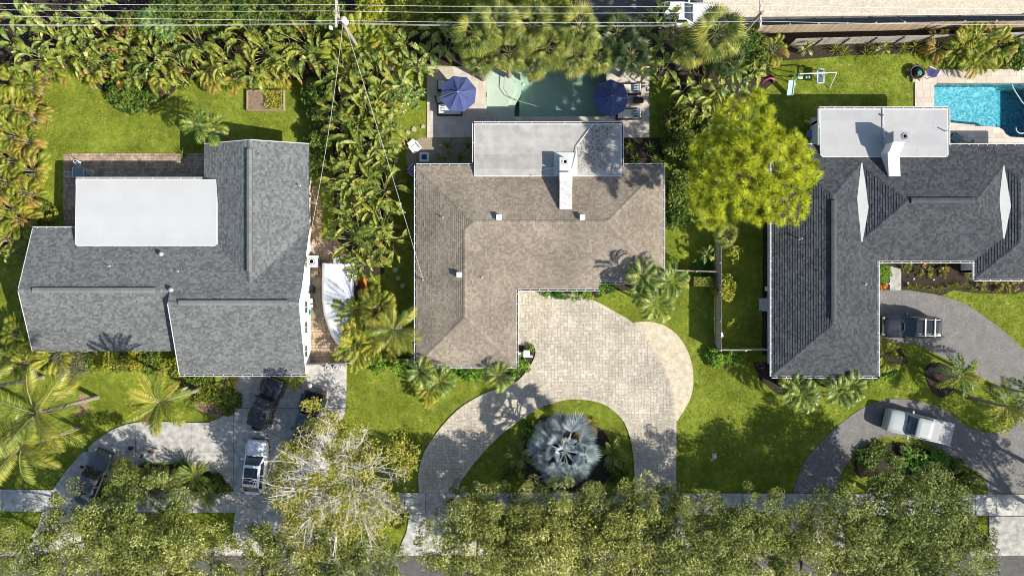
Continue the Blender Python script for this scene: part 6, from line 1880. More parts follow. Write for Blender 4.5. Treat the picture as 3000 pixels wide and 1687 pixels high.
def hoop_chair(label, px, py, rz, m=M_patio):
    p = W(px, py, .45)
    t = thing('patio_chair', label, 'chair', (p.x, p.y, .07), rz, 'pale metal chairs round the patio table')
    MB().lathe([(0, .42), (.2, .42), (.22, .44), (0, .45)], 14).obj('seat', mat('chair_mesh', (.30, .33, .30), rough=.7), t)
    MB().tube([(.25 * math.cos(a), .25 * math.sin(a), .45 + .42 * max(0, -math.cos(a)) ** .7) for a in np.linspace(0.9, 2 * PI - .9, 15)], .022, 5).obj('back_hoop', m, t)
    MB().tube([(.23 * math.cos(a), .23 * math.sin(a), .43) for a in np.linspace(0, 2 * PI, 17)], .02, 5).obj('seat_rim', m, t)
    for a in (.7, 2.4, 3.9, 5.6):
        MB().tube([(.2 * math.cos(a), .2 * math.sin(a), .43), (.27 * math.cos(a), .27 * math.sin(a), 0)], .018, 5).obj('leg', m, t)
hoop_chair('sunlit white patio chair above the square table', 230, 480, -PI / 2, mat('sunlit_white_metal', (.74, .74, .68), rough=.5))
hoop_chair('patio chair left of the square table', 206, 512, 0.2)
hoop_chair('patio chair right against the square table', 255, 505, PI)
hoop_chair('empty patio chair farthest right of the square table', 270, 507, PI + .3)
# ------------------------------------------------------------------ poolside furniture of the middle house
M_navy = mat('navy_canvas', (.055, .075, .185), (.07, .09, .22), rough=.85, ns=3, bump=.15)
def umbrella(label, px, py, rz, r=1.55):
    p = W(px, py, 2.55)
    t = thing('navy_umbrella', label, 'umbrella', (p.x, p.y, .08), rz, 'navy parasols by the middle pool')
    n = 8
    for i in range(n):
        a, c = 2 * PI * i / n, 2 * PI * (i + 1) / n
        b = MB()
        m_ = 4
        V = []
        for k in range(m_ + 1):
            f = k / m_
            zz = 2.75 - .62 * f - .06 * math.sin(PI * f)
            for j in range(3):
                g_ = j / 2
                A, B = Vector((math.cos(a) * r * f, math.sin(a) * r * f, zz)), Vector((math.cos(c) * r * f, math.sin(c) * r * f, zz))
                q = A.lerp(B, g_)
                q.z += (.05 if j == 1 else 0) * -f
                V.append(q)
        F = [(k * 3 + j, (k + 1) * 3 + j, (k + 1) * 3 + j + 1, k * 3 + j + 1) for k in range(m_) for j in range(2)]
        b.add(V, F).obj('canopy_panel', M_navy, t)
        MB().tube([(0, 0, 2.73), (math.cos(a) * r * .98, math.sin(a) * r * .98, 2.10)], .012, 4).obj('rib', M_dark, t)
    MB().tube([(0, 0, 0), (0, 0, 2.8)], .03, 8).obj('pole', M_dark, t)
    MB().lathe([(.05, 0), (.06, .06), (0, .1)], 8, (0, 0, 2.76)).obj('finial', mat('finial_pale', (.6, .58, .5), rough=.5), t)
    MB().lathe([(.3, 0), (.28, .1), (.06, .16)], 14).obj('base_weight', M_trim, t)
    MB().tube([(0, 0, 2.86), (-.6, .08, 2.70), (-1.1, .10, 2.52), (-1.5, .12, 2.36)], .03, 5).obj('support_arm', mat('bronze', (.20, .13, .09), rough=.5), t)
    return t
umbrella('navy parasol left of the pool, in full sun', 1342, 272, .39 - .1)
umbrella('navy parasol at the right end of the pool, dappled with shade', 1791, 284, .39 + PI - .39)
M_wick = mat('dark_wicker', (.035, .028, .024), (.07, .058, .05), rough=.8, ns=30)
M_cush = mat('cream_cushion', (.56, .52, .46), (.64, .60, .54), rough=.9, ns=4)
M_strw = mat('white_stripe', (.72, .74, .74), rough=.9)
M_strb = mat('blue_stripe', (.02, .09, .20), rough=.9)
def pillow(parent, x, y, z, rz=0, tilt=0.0, own=None):
    t = thing('striped_pillow', own, 'pillow', (x, y, z), rz, None)
    M_ = [M_strw, M_strb]
    for i in range(6):
        b = MB().box((0, -.25 + i * .1, 0), (.34, .1, .10 + .05 * math.sin(PI * (i + .5) / 6)))
        b.obj('stripe', M_[i % 2], t)
    t.rotation_euler.y = tilt
    return t
def lounger(label, px, py, rz, pl=None):
    p = W(px, py, .3)
    t = thing('sun_lounger', label, 'sun lounger', (p.x, p.y, .08), rz, 'wicker loungers by the middle pool')
    b = MB()
    for s in (-1, 1):
        b.box((0, s * .42, .16), (2.1, .09, .26))
    b.box((1.02, 0, .16), (.09, .9, .26)).box((-1.02, 0, .16), (.09, .9, .26)).box((0, 0, .17), (2.0, .8, .06))
    b.obj('wicker_frame', M_wick, t)
    MB().box((.28, 0, .33), (1.35, .74, .14)).obj('seat_cushion', M_cush, t)
    MB().box((-.66, 0, .50), (.62, .74, .13), ry=.55).obj('back_cushion', M_cush, t)
    if pl:
        q = Vector((-.55, 0, .56)); q.rotate(Matrix.Rotation(rz, 3, 'Z'))
        pillow(None, p.x + q.x, p.y + q.y, .08 + .58, rz, .4, pl)
lounger('wicker lounger below the left parasol with cream cushions', 1318, 323, 0, 'striped blue pillow on the lounger below the left parasol')
lounger('wicker lounger mostly hidden by the left parasol, upper one', 1318, 252, 0)
lounger('wicker lounger just above the right parasol edge', 1842, 262, PI, 'striped blue pillow on the upper right lounger')
lounger('wicker lounger below the right parasol, lowest on the deck', 1842, 335, PI, 'striped blue pillow on the lower right lounger')
for px, py, w in ((1412, 355, 'left'), (1456, 354, 'right')):
    p = W(px, py + 1, .9)
    t = thing('deck_chair', f'deck chair just under the flat roof edge, {w} of two', 'chair', (p.x, p.y, .08), PI / 2 if w == 'left' else PI / 2 + .2, 'chairs under the flat roof edge')
    MB().box((-.3, 0, .42), (.6, .6, .12)).obj('seat', M_cush, t)
    MB().box((-.58, 0, .7), (.1, .6, .6)).obj('backrest', M_wick, t)
    MB().box((-.3, .3, .45), (.6, .06, .4)).box((-.3, -.3, .45), (.6, .06, .4)).box((-.3, 0, .18), (.55, .55, .3)).obj('frame', M_wick, t)
    pillow(None, p.x, p.y - .0, .80, PI / 2 if w == 'left' else PI / 2 + .2, 0, f'striped blue cushion on the {w} chair at the flat roof edge')
t = thing('wicker_side_table', 'dark slatted side table between the two right loungers', 'side table', (*wp(1868, 297), .08))
for i in range(5):
    MB().box((-.36 + i * .18, 0, .42), (.14, .5, .04)).obj('slat', M_wick, t)
MB().box((0, 0, .2), (.8, .44, .38)).obj('base', M_wick, t)
t = thing('wicker_chair', 'dark wicker chair with pale seat left of the left parasol', 'chair', (*wp(1288, 292, .5), .08), 0.3)
MB().box((0, 0, .22), (.65, .65, .4)).box((-.3, 0, .6), (.1, .65, .5)).obj('frame', M_wick, t)
MB().box((.04, 0, .46), (.56, .54, .12)).obj('cushion', M_cush, t)
o = MB().tube([W(1478, 225, -.08), W(1476, 260, -.07), W(1490, 282, -.07), W(1520, 297, -.07), W(1555, 306, -.07), W(1590, 318, -.07)], .03, 6).obj('pool_hose', mat('grey_hose', (.30, .30, .30), rough=.5))
tag(o, 'grey cleaner hose floating in the green pool', 'hose')
t = thing('skimmer_basket', 'small pale float lying on the green pool', 'pool float', W(1532, 248, -.09))
MB().lathe([(.13, 0), (.16, .05), (.1, .09)], 12).obj('ring', M_cush, t)
MB().lathe([(.04, 0), (.05, .1), (0, .12)], 8).obj('cap', M_dark, t)
# lounge chair, fountain stool and striped chair at the corner of the middle house
def adirondack(label, px, py, rz, m, m2, grp):
    p = W(px, py, .4)
    t = thing('garden_chair', label, 'chair', (p.x, p.y, .03), rz, grp)
    for i in range(6):
        y = -.27 + i * .108
        MB().box((-.42, y, .62), (.55, .095, .03), ry=1.0).obj('back_slat', m if i % 2 == 0 else m2, t)
        MB().box((.1, y, .36), (.62, .095, .03), ry=.22).obj('seat_slat', m if i % 2 == 0 else m2, t)
    for s in (-1, 1):
        MB().box((.02, s * .38, .56), (.75, .13, .03)).obj('armrest', m, t)
        MB().box((.3, s * .34, .28), (.08, .05, .55)).box((-.3, s * .34, .26), (.5, .05, .08), ry=.3).obj('leg', m, t)
adirondack('white garden chair in the sun at the corner pebbles', 1216, 432, -.9, mat('sun_white', (.74, .72, .70), rough=.6), mat('sun_white_b', (.62, .56, .55), rough=.6), None)
adirondack('purple and white striped chair tucked at the roof corner', 1213, 498, .9, mat('lilac_slat', (.42, .38, .55), rough=.7), mat('plum_slat', (.15, .06, .18), rough=.7), None)
p = W(1243, 461, .4)
t = thing('square_fountain', 'square stone fountain with dark blue water by the garden chairs', 'fountain', (p.x, p.y, .02))
b = MB()
for sx, sy, lx, ly in ((0, .31, .78, .16), (0, -.31, .78, .16), (.31, 0, .16, .46), (-.31, 0, .16, .46)):
    b.box((sx, sy, .25), (lx, ly, .5))
b.obj('basin_wall', mat('pale_stone', (.55, .55, .54), (.66, .66, .65), rough=.8, ns=6), t)
MB().box((0, 0, .2), (.46, .46, .38)).obj('water', mat('fountain_blue', (.01, .035, .16), rough=.1, spec=.6), t)
MB().lathe([(.07, .36), (.05, .46), (0, .48)], 8).obj('spout', M_dark, t)
# ------------------------------------------------------------------ swing set
M_mint = mat('mint_paint', (.42, .66, .58), (.50, .72, .64), rough=.5, ns=6)
M_swh = mat('swing_white', (.70, .74, .72), rough=.45)
o0 = W(2395, 230, 0)
t = thing('swing_set', 'mint green and white swing set with a slide on the right yard lawn', 'swing set', o0)
q = lambda x, y, z: tuple(W(x, y, z) - o0)
MB().tube([q(2343, 217, 2.1), q(2451, 213, 2.1)], .05, 8).obj('top_bar', M_swh, t)
for (xa, ya), pts in (((2343, 217), ((2322, 247), (2326, 213))), ((2451, 213), ((2430, 260), (2436, 218)))):
    for x, y in pts:
        MB().tube([q(xa, ya, 2.1), q(x, y, 0)], .04, 6).obj('leg', M_mint if x < 2400 else M_swh, t)
for x, y in ((2345, 229), (2367, 227)):
    s_ = MB().box(q(x, y, .5), (.36, .2, .06)).obj('swing_seat', M_mint, t)
    MB().tube([q(x, y, .5), q(x + 1, 217, 2.05)], .008, 3).obj('chain', M_metal, s_)
b = MB()
for dx, dy, lx, ly in ((-9.5, 0, .07, 1.25), (9.5, 0, .07, 1.25), (0, -20, .6, .07), (0, 20, .6, .07)):
    b.box(q(2404 + dx, 224 + dy, 1.0), (lx, ly, .10))
b.obj('glider_frame', M_mint, t)
MB().box(q(2404, 224, .62), (.52, 1.15, .05)).obj('glider_floor', mat('slate_seat', (.09, .10, .13), (.13, .14, .17), rough=.7, ns=5), t)
for dx in (-9, 9):
    for dy in (-18, 18):
        MB().tube([q(2404 + dx, 224 + dy, 1.0), q(2404 + dx * .6, 216, 2.08)], .012, 4).obj('hanger', M_swh, t)
b = MB()
A, B = Vector(q(2319, 236, 1.25)), Vector(q(2313, 281, .15))
sd = Vector((.24, 0, 0))
b.add([A - sd, A + sd, B + sd, B - sd], [(0, 1, 2, 3)]).add([v - Vector((0, 0, .04)) for v in (A - sd, A + sd, B + sd, B - sd)], [(3, 2, 1, 0)])
for s in (-1, 1):
    b.tube([A + sd * s + Vector((0, 0, .06)), B + sd * s + Vector((0, 0, .06))], .045, 5)
b.obj('slide', M_mint, t)
MB().tube([q(2327, 236, 1.3), q(2331, 250, 0)], .035, 5).tube([q(2320, 234, 1.3), q(2321, 226, 0)], .035, 5).obj('ladder', M_mint, t)
t = thing('pink_toy_arch', 'pink toy arch half hidden in leaves left of the swing set', 'toy', W(2248, 240, 0))
MB().tube([(-.5, -.1, 0), (-.42, 0, .5), (0, .1, .75), (.42, 0, .5), (.5, -.1, 0)], .08, 7).obj('arch', mat('pink_plastic', (.45, .06, .14), rough=.4), t)
# ------------------------------------------------------------------ right pool corner
t = thing('fire_pit', 'round dark planter with green bowl at the deck corner', 'planter', (*wp(2685, 213, .3), .02))
MB().lathe([(.42, 0), (.60, .30), (.62, .42), (.54, .42), (.50, .34)], 18).obj('bowl', mat('dark_pot', (.07, .055, .05), (.13, .10, .08), rough=.7, ns=6), t)
MB().lathe([(0, .35), (.5, .36), (0, .37)], 14).obj('soil', M_mulch, t)
MB().lathe([(.12, .38), (.22, .5), (.2, .52), (0, .46)], 14, (.15, -.1, 0)).obj('green_bowl', mat('teal_glaze', (.05, .26, .22), rough=.25), t)
for i in range(7):
    a = i * .9
    MB().box((math.cos(a) * .66, math.sin(a) * .66, .08), (.26, .2, .16), a).obj('stone', M_step, t)
t = thing('pink_chair', 'lilac garden chair at the deck corner beside the dark planter', 'chair', (*wp(2722, 214, .4), .08), 2.6)
ml = mat('lilac_plastic', (.62, .42, .66), (.68, .48, .72), rough=.5, ns=4)
MB().box((0, 0, .40), (.55, .62, .06)).obj('seat', ml, t)
MB().box((-.36, 0, .70), (.06, .75, .7), ry=-.35).obj('backrest', ml, t)
for s in (-1, 1):
    MB().box((0, s * .36, .56), (.6, .14, .05)).box((.25, s * .34, .28), (.06, .06, .56)).box((-.25, s * .34, .28), (.06, .06, .56)).obj('armrest', ml, t)
M_hosew = mat('white_hose', (.62, .68, .64), rough=.4)
o = MB().tube([W(x, y, -.08) for x, y in smooth([(2963, 245), (2972, 265), (2985, 285), (3000, 305), (3030, 320)], 4, False)], .045, 6).obj('pool_hose', M_hosew)
tag(o, 'long white hose floating along the deep end of the turquoise pool', 'hose')
o = MB().tube([W(x, y, -.08) for x, y in smooth([(2976, 375), (2979, 385), (2990, 391), (3008, 388)], 4, False)], .045, 6).obj('pool_hose', M_hosew)
tag(o, 'short white hose curl at the bottom of the turquoise pool', 'hose')
o = MB().tube([W(x, y, .1) for x, y in smooth([(2790, 398), (2812, 410), (2838, 418), (2850, 416), (2853, 411), (2848, 412), (2852, 420), (2866, 423)], 5, False)], .022, 5).obj('garden_hose', M_trim)
tag(o, 'black garden hose on the shaded deck strip', 'hose')
t = thing('hose_cart', 'dark teal lounger end poking out under the pale flat roof', 'deck chair', (*wp(2793, 409), .08), -.6)
for i in range(4):
    MB().box((-.35 + i * .22, 0, .35), (.18, .7, .03)).obj('slat', mat('dark_teal', (.10, .22, .20), rough=.6), t)
MB().box((0, .36, .3), (.95, .05, .08)).box((0, -.36, .3), (.95, .05, .08)).box((.4, 0, .15), (.05, .7, .3)).box((-.4, 0, .15), (.05, .7, .3)).obj('frame', M_trim, t)
t = thing('globe_lamp', 'white round globe light at the far deck corner', 'garden light', W(2989, 200, 0))
MB().lathe([(0, .1), (.12, .16), (.17, .28), (.12, .40), (0, .45)], 12).obj('globe', M_gut, t)
MB().lathe([(.1, 0), (.08, .12)], 10).obj('foot', M_dark, t)
# toys left of the pale flat roof
sheet('concrete_pad', [(2374, 345), (2404, 345), (2404, 428), (2374, 428)], M_conc, .03, 'shaded concrete pad left of the pale flat roof')
t = thing('yellow_slide_toy', 'curved yellow toy slide beside the pine', 'toy', (*wp(2360, 360, .5), 0))
rr_ = [(.42 * math.cos(a), .42 * math.sin(a), .7 - .18 * k) for k, a in enumerate(np.linspace(-.6, 2.4, 7))]
b = MB()
for i in range(6):
    a_, c_ = Vector(rr_[i]), Vector(rr_[i + 1]); ra, rc = a_ * .55, c_ * .55
    ra.z, rc.z = a_.z, c_.z
    b.add([a_, c_, rc, ra], [(0, 1, 2, 3)]).add([a_, c_, c_ + Vector((0, 0, .14)), a_ + Vector((0, 0, .14))], [(0, 1, 2, 3)])
b.obj('chute', mat('yellow_plastic', (.62, .52, .02), rough=.4), t)
MB().tube([(.2, -.1, 0), (.2, -.1, .9)], .05, 6).obj('post', mat('blue_plastic', (.10, .16, .35), rough=.5), t)
t = thing('blue_tub', 'small blue tub on the ground left of the concrete pad', 'tub', (*wp(2367, 396), 0))
MB().lathe([(.22, 0), (.28, .35), (.30, .37), (.24, .35), (.2, .1), (0, .08)], 14).obj('tub', mat('blue_plastic', (.10, .16, .35), rough=.5), t)
MB().lathe([(.3, .35), (.33, .37), (.3, .39)], 14).obj('rim', mat('blue_rim', (.15, .22, .42), rough=.5), t)
t = thing('small_rowboat', 'pale oval paddle board leaning by the pale flat roof', 'paddle board', (*wp(2399, 389, .2), .05))
rings = []
for f in (-1, -.9, -.6, 0, .6, .9, 1):
    w = .30 * (1 - abs(f) ** 2.6) + .02
    rings.append([(-w, f * .65, .1), (w, f * .65, .1), (w, f * .65, .18), (-w, f * .65, .18)])
MB().loft(rings, sm=False).obj('deck', mat('pale_board', (.48, .54, .52), rough=.4), t)
MB().box((0, -.4, .2), (.04, .25, .04)).obj('fin', M_dark, t)
# AC pads and boxes along the right house
ac = mat('meter_grey', (.42, .43, .43), (.50, .51, .51), rough=.6, ns=4)
t = thing('utility_box', 'square grey generator box on the dark strip west of the charcoal roof', 'utility box', (*wp(2247, 892, .6), 0))
MB().box((0, 0, .4), (.95, 1.05, .8)).obj('casing', ac, t); MB().box((0, 0, .82), (1.0, 1.1, .05)).obj('lid', ac, t)
t = thing('utility_box', 'small pale box by the wall above the square generator box', 'utility box', (*wp(2254, 846, .4), 0))
MB().box((0, 0, .25), (.5, .35, .5)).obj('casing', M_white, t); MB().box((0, 0, .52), (.54, .4, .04)).obj('lid', M_white, t)
t = thing('meter_box', 'pale box hung on the grey fence near its lower end', 'utility box', (*wp(2112, 980, 1.2), 0), .2)
MB().box((0, 0, 1.3), (.2, .34, .4)).obj('casing', M_white, t); MB().box((0, 0, .6), (.06, .06, 1.2)).obj('post', M_dark, t)
t = thing('meter_box', 'grey box by the fence end at the front eave palms', 'utility box', (*wp(1968, 793, .8), 0))
MB().box((0, 0, .45), (.5, .4, .9)).obj('casing', ac, t); MB().box((0, 0, .92), (.55, .45, .05)).obj('lid', M_white, t)
# entry bed lights and flag
for i, (x, y) in enumerate(((2603, 784), (2677, 817), (2735, 819), (2660, 829), (2605, 830), (2762, 785))):
    t = thing('path_light', f'small white path light, {ORD[i]} listed from the entry walk in the dark bed', 'garden light', (*wp(x, y, .3), 0), group='path lights before the right house')
    MB().tube([(0, 0, 0), (0, 0, .3)], .015, 5).obj('stake', M_dark, t)
    MB().lathe([(.08, .3), (.07, .36), (0, .38)], 8).obj('cap', M_gut, t)
t = thing('garden_flag', 'small red and white garden flag by the front wall of the right house', 'flag', (*wp(2703, 772, .8), 0), .3)
MB().tube([(0, 0, 0), (0, 0, 1.1)], .012, 5).obj('pole', M_dark, t)
MB().add([(0, 0, 1.05), (.42, .1, .75), (.35, -.25, .55), (-.05, -.2, .7)], [(0, 1, 2, 3)]).obj('red_cloth', F_red, t)
MB().add([(.1, -.02, 1.0), (.3, .04, .86), (.2, -.1, .75)], [(0, 1, 2)]).obj('white_band', M_white, t)
# rolling bins at the street
for i, (x, y, w) in enumerate(((2905, 1588, 'upper'), (2912, 1612, 'lower'))):
    p = W(x, y, 1.0)
    t = thing('wheelie_bin', f'{w} black wheeled bin at the edge of the concrete apron', 'trash bin', (p.x, p.y, .08), -.35, 'black wheeled bins at the street')
    MB().box((0, 0, .5), (.62, .52, .95), taper=1.12).obj('bin_body', mat('bin_black', (.015, .017, .02), rough=.5), t)
    MB().box((0, 0, 1.03), (.76, .62, .08), taper=.92).box((-.4, 0, 1.0), (.1, .5, .06)).obj('lid', mat('bin_black', (.015, .017, .02)), t)
    MB().box((.05, 0, 1.075), (.28, .2, .008)).obj('lid_label', mat('label_grey', (.35, .37, .40), rough=.6), t)
    MB().tube([(-.3, -.3, .1), (-.3, .3, .1)], .1, 8).obj('axle', M_tyre, t)
t = thing('utility_cover', 'small square cover set in the shaded lawn left of the asphalt drive', 'utility cover', (*wp(2092, 1335), 0))
MB().box((0, 0, .03), (.4, .5, .08)).obj('frame', M_conc, t); MB().box((0, 0, .075), (.3, .4, .009)).obj('lid', ac, t)
# hose reel and small things by the white wall of the left house
t = thing('hose_reel', 'coiled green hose against the white wall of the left house', 'hose', (*wp(904, 915, .4), .05))
b = MB()
for k in range(4):
    b.tube([((.22 - .02 * k) * math.cos(a), (.24 - .02 * k) * math.sin(a), .3 + .06 * k) for a in np.linspace(0, 2 * PI, 17)], .03, 5)
b.obj('coil', mat('green_hose', (.02, .28, .12), rough=.4), t)
MB().lathe([(.12, 0), (.1, .55), (.14, .56), (0, .6)], 10).obj('holder', M_dark, t)
for i, (x, y, sx, sy, h, w) in enumerate(((914, 848, .36, .62, .35, 'dark crate'), (910, 881, .4, .38, .3, 'pale square box just below the dark crate'), (911, 896, .4, .24, .25, 'pale flat box, lowest of the boxes'), (928, 800, .3, .28, .3, 'brown paver stack'), (918, 806, .25, .25, .2, 'small ring stack'))):
    m = M_trim if i == 0 else (M_step if i > 2 else M_patio)
    t = thing('storage_box', f'{w} by the white wall of the left house', 'box', (*wp(x, y, .2), .08))
    MB().box((0, 0, h / 2), (sx, sy, h)).obj('box_body', m, t)
    MB().box((0, 0, h + .02), (sx + .04, sy + .04, .05)).obj('lid', m, t)
t = thing('round_pot', 'dark round pot standing on the left concrete drive', 'pot', (*wp(384, 1312, .2), .06))
MB().lathe([(.13, 0), (.18, .22), (.20, .25), (.15, .25), (.13, .2)], 14).obj('pot_wall', mat('plum_pot', (.06, .03, .05), rough=.5), t)
MB().lathe([(0, .19), (.14, .2), (0, .205)], 12).obj('soil', mat('pot_soil', (.16, .14, .13), rough=.9), t)
# ------------------------------------------------------------------ person on the left drive
def person(label, px, py, heading):
    g0 = W(px, py, 0)
    t = thing('person', label, 'person', (g0.x, g0.y, .06), heading)
    skin = mat('skin', (.38, .22, .15), rough=.6)
    def skinmesh(name, verts, edges, rad, m, parent, sub=2):
        me = bpy.data.meshes.new(name)
        me.from_pydata(verts, edges, [])
        o = bpy.data.objects.new(name, me)
        COL.objects.link(o); o.parent = parent
        md = o.modifiers.new('skin', 'SKIN')
        for i, v in enumerate(me.skin_vertices[0].data):
            v.radius = (rad[i][0], rad[i][1]) if isinstance(rad[i], tuple) else (rad[i], rad[i])
        me.skin_vertices[0].data[0].use_root = True
        o.modifiers.new('sub', 'SUBSURF').levels = sub
        o.modifiers['sub'].render_levels = sub
        me.materials.append(m)
        return o
    V = [(0, 0, .93), (0, 0, 1.10), (0.02, 0, 1.30), (0.03, 0, 1.44), (0.05, 0, 1.53), (0.08, 0, 1.63), (0.08, 0, 1.72),
         (0, .09, .88), (.16, .10, .50), (.05, .10, .09), (.20, .11, .04),
         (0, -.09, .88), (-.10, -.10, .50), (-.36, -.10, .16), (-.24, -.11, .06),
         (.02, .19, 1.40), (-.06, .26, 1.13), (.12, .27, .93), (.17, .26, .86),
         (.02, -.19, 1.40), (.10, -.25, 1.13), (.26, -.22, .98), (.31, -.20, .93)]
    E = [(0, 1), (1, 2), (2, 3), (3, 4), (4, 5), (5, 6), (0, 7), (7, 8), (8, 9), (9, 10), (0, 11), (11, 12), (12, 13), (13, 14), (3, 15), (15, 16), (16, 17), (17, 18), (3, 19), (19, 20), (20, 21), (21, 22)]
    rad = [(.12, .15), (.11, .14), (.12, .17), (.09, .13), .055, .095, .085, .09, .062, .042, .04, .09, .062, .042, .04, .062, .045, .036, .03, .062, .045, .036, .03]
    skinmesh('body', V, E, rad, skin, t)
    for s, wv in ((1, Vector(V[18])), (-1, Vector(V[22]))):      # fingers
        for k in range(4):
            a = wv + Vector((.02, (k - 1.5) * .019, -.02)); l = (.055, .068, .064, .05)[k]
            MB().tube([a, a + Vector((.02, 0, -l * .6)), a + Vector((.008, 0, -l))], [.010, .009, .007], 5).obj('finger', skin, t)
        a = wv + Vector((.03, -s * .03, .0))
        MB().tube([a, a + Vector((.03, -s * .02, -.03)), a + Vector((.035, -s * .015, -.055))], [.011, .010, .008], 5).obj('thumb', skin, t)
    shirt = mat('patterned_shirt', (.62, .60, .60), (.20, .38, .30), rough=.9, ns=7, detail=2)
    b = MB()
    rings = []
    for z, rx, ry in ((.90, .155, .19), (1.0, .15, .18), (1.15, .15, .185), (1.32, .155, .21), (1.44, .12, .20), (1.50, .075, .09)):
        rings.append([(.025 + rx * math.cos(2 * PI * j / 14), ry * math.sin(2 * PI * j / 14), z) for j in range(14)])
    b.loft(rings, caps=False)
    for i, j in ((15, 16), (19, 20)):
        a, c = Vector(V[i]), Vector(V[j])
        b.tube([a, a.lerp(c, .75)], [.085, .072], 8)
    b.obj('shirt', shirt, t)
    sh = MB()
    for i, j in ((7, 8), (11, 12)):
        a, c = Vector(V[i]), Vector(V[j])
        sh.tube([a + Vector((0, 0, .05)), a.lerp(c, .85)], [.115, .095], 8)
    sh.obj('shorts', mat('dark_shorts', (.05, .05, .06), rough=.9), t)
    hair = MB().lathe([(.104, -.05), (.118, .0), (.112, .06), (.07, .105), (0, .118)], 14, (.06, 0, 1.69)).obj('hair', mat('dark_hair', (.012, .010, .009), rough=.6), t)
    f_ = MB()
    for s in (-1, 1):
        f_.lathe([(.0, 0), (.012, .006), (0, .012)], 8, (.172, s * .035, 1.66)); f_.box((.08, s * .098, 1.655), (.04, .02, .06))
    f_.box((.182, 0, 1.635), (.03, .025, .04)).box((.172, 0, 1.59), (.012, .05, .012)).obj('face_features', mat('face_dark', (.22, .11, .08), rough=.6), t)
    for i in (10, 14):
        x, y, z = V[i]
        MB().box((x - .03, y, max(.045, z - .01)), (.27, .095, .08), taper=.8).obj('shoe', mat('dark_shoe', (.02, .02, .022), rough=.6), t)
person('person with dark hair in a patterned shirt and shorts walking on the left drive', 449, 1320, R(200))
# ------------------------------------------------------------------ poles and wires
M_pole = mat('pole_wood', (.24, .20, .16), (.38, .33, .27), rough=.95, ns=5, bump=.4)
M_wire = mat('wire_alloy', (.72, .72, .72), rough=.5)
M_ins = mat('porcelain', (.70, .70, .70), rough=.3)
ZW = 9.0
PO = [(985, 40, 'utility pole with a transformer above the left back hedge'), (2228, 42, 'utility pole on the sandy lot')]
pw3 = []
for px, py, lab in PO:
    p = W(px, py, ZW)
    t = thing('utility_pole', lab, 'utility pole', (p.x, p.y, 0), group='utility poles along the back road')
    MB().tube([(0, 0, -.2), (0, 0, 9.4)], [.17, .12], 10).obj('pole', M_pole, t)
    MB().box((-.0, 0, 9.0), (.12, 2.0, .13)).obj('crossarm', mat('arm_wood', (.42, .38, .33), (.55, .50, .45), rough=.9, ns=5), t)
    for y in (-.6, .1, .56):
        MB().lathe([(.05, 0), (.07, .05), (.04, .09), (.07, .13), (.03, .2)], 8, (0, y, 9.06)).obj('insulator', M_ins, t)
    for s in (-1, 1):
        MB().tube([(.07, s * .9, 8.95), (.07, 0, 8.3)], .02, 4).obj('brace', M_metal, t)
    if px < 1000:
        MB().lathe([(.22, 0), (.24, .04), (.24, .7), (.2, .76), (.05, .8)], 14, (.36, -.15, 7.6)).obj('transformer', mat('transformer_grey', (.55, .54, .50), (.62, .60, .55), rough=.5, ns=4), t)
        MB().box((-.5, -.9, 8.6), (.2, .2, .3)).obj('cutout_fuse', M_ins, t)
    pw3.append(p)
def wire(label, a, b_, sag, r=.013, n=14):
    pts = []
    for i in range(n + 1):
        f = i / n
        q = Vector(a).lerp(Vector(b_), f)
        q.z -= sag * 4 * f * (1 - f)
        pts.append(q)
    o = MB().tube(pts, r, 4, cap=False).obj('power_line', M_wire)
    tag(o, label, 'power line')
for y, nm in ((-.6, 'lowest in the picture'), (.1, 'middle one'), (.56, 'topmost in the picture')):
    A = pw3[0] + Vector((0, y, .2)); B = pw3[1] + Vector((0, y, .2))
    wire(f'power line between the two poles, {nm}', A, B, .35)
    wire(f'power line running off to the left from the transformer pole, {nm}', A, A + Vector((-34, (.25 if y > 0 else .6), 0)), .3)
    wire(f'power line running off to the right from the sandy lot pole, {nm}', B, B + Vector((30, -.25, 0)), .3)
for k, (z, y) in enumerate(((7.2, .0), (6.9, .05))):
    wire(f'thin communication cable between the poles, {("upper", "lower")[k]} one', Vector((pw3[0].x, pw3[0].y + y, z)), Vector((pw3[1].x, pw3[1].y + y, z)), .5, .009)
    wire(f'thin communication cable left of the transformer pole, {("upper", "lower")[k]} one', Vector((pw3[0].x, pw3[0].y + y, z)), Vector((pw3[0].x - 34, pw3[0].y + y, z)), .4, .009)
wire('service wire from the pole down to the left house', pw3[0] + Vector((.1, -.3, -1.5)), W(903, 716, 2.9), .7, .011)
wire('service wire from the pole down to the middle house', pw3[0] + Vector((.3, -.3, -1.5)), W(1238, 815, 3.4), .5, .012)

# ------------------------------------------------------------------ fallen leaves
def litter(name, label, poly, n, z, m, ll=.12, seed=1):
    rs = np.random.RandomState(seed)
    q = P2(poly, z)
    X = [a for a, b in q]; Y = [b for a, b in q]
    x, y = rs.uniform(min(X), max(X), n), rs.uniform(min(Y), max(Y), n)
    k = inside(q, x, y)
    x, y = x[k], y[k]
    c = np.stack([x, y, np.full(len(x), z) + rs.uniform(0, .02, len(x))], 1)
    V, F, t = kites(c, ll, ll * .55, 3.0, rs, rs.uniform(0, 1, len(x)))
    V[:, 2] = np.clip(V[:, 2], z - .005, None)
    struct(inst(mesh_np(name, V, F, t, [m]), name), 'stuff', label)
L_dead = leafmat('dead_leaf', [(.05, .03, .018), (.17, .10, .05), (.36, .25, .13)], .1, var=0, hue=0)
litter('leaf_litter', 'brown leaf litter on the grey flat roof by the white pipe', [(1688, 432), (1740, 366), (1800, 370), (1770, 420), (1800, 500), (1700, 510), (1690, 470)], 900, 3.02, L_dead, .11, 1)
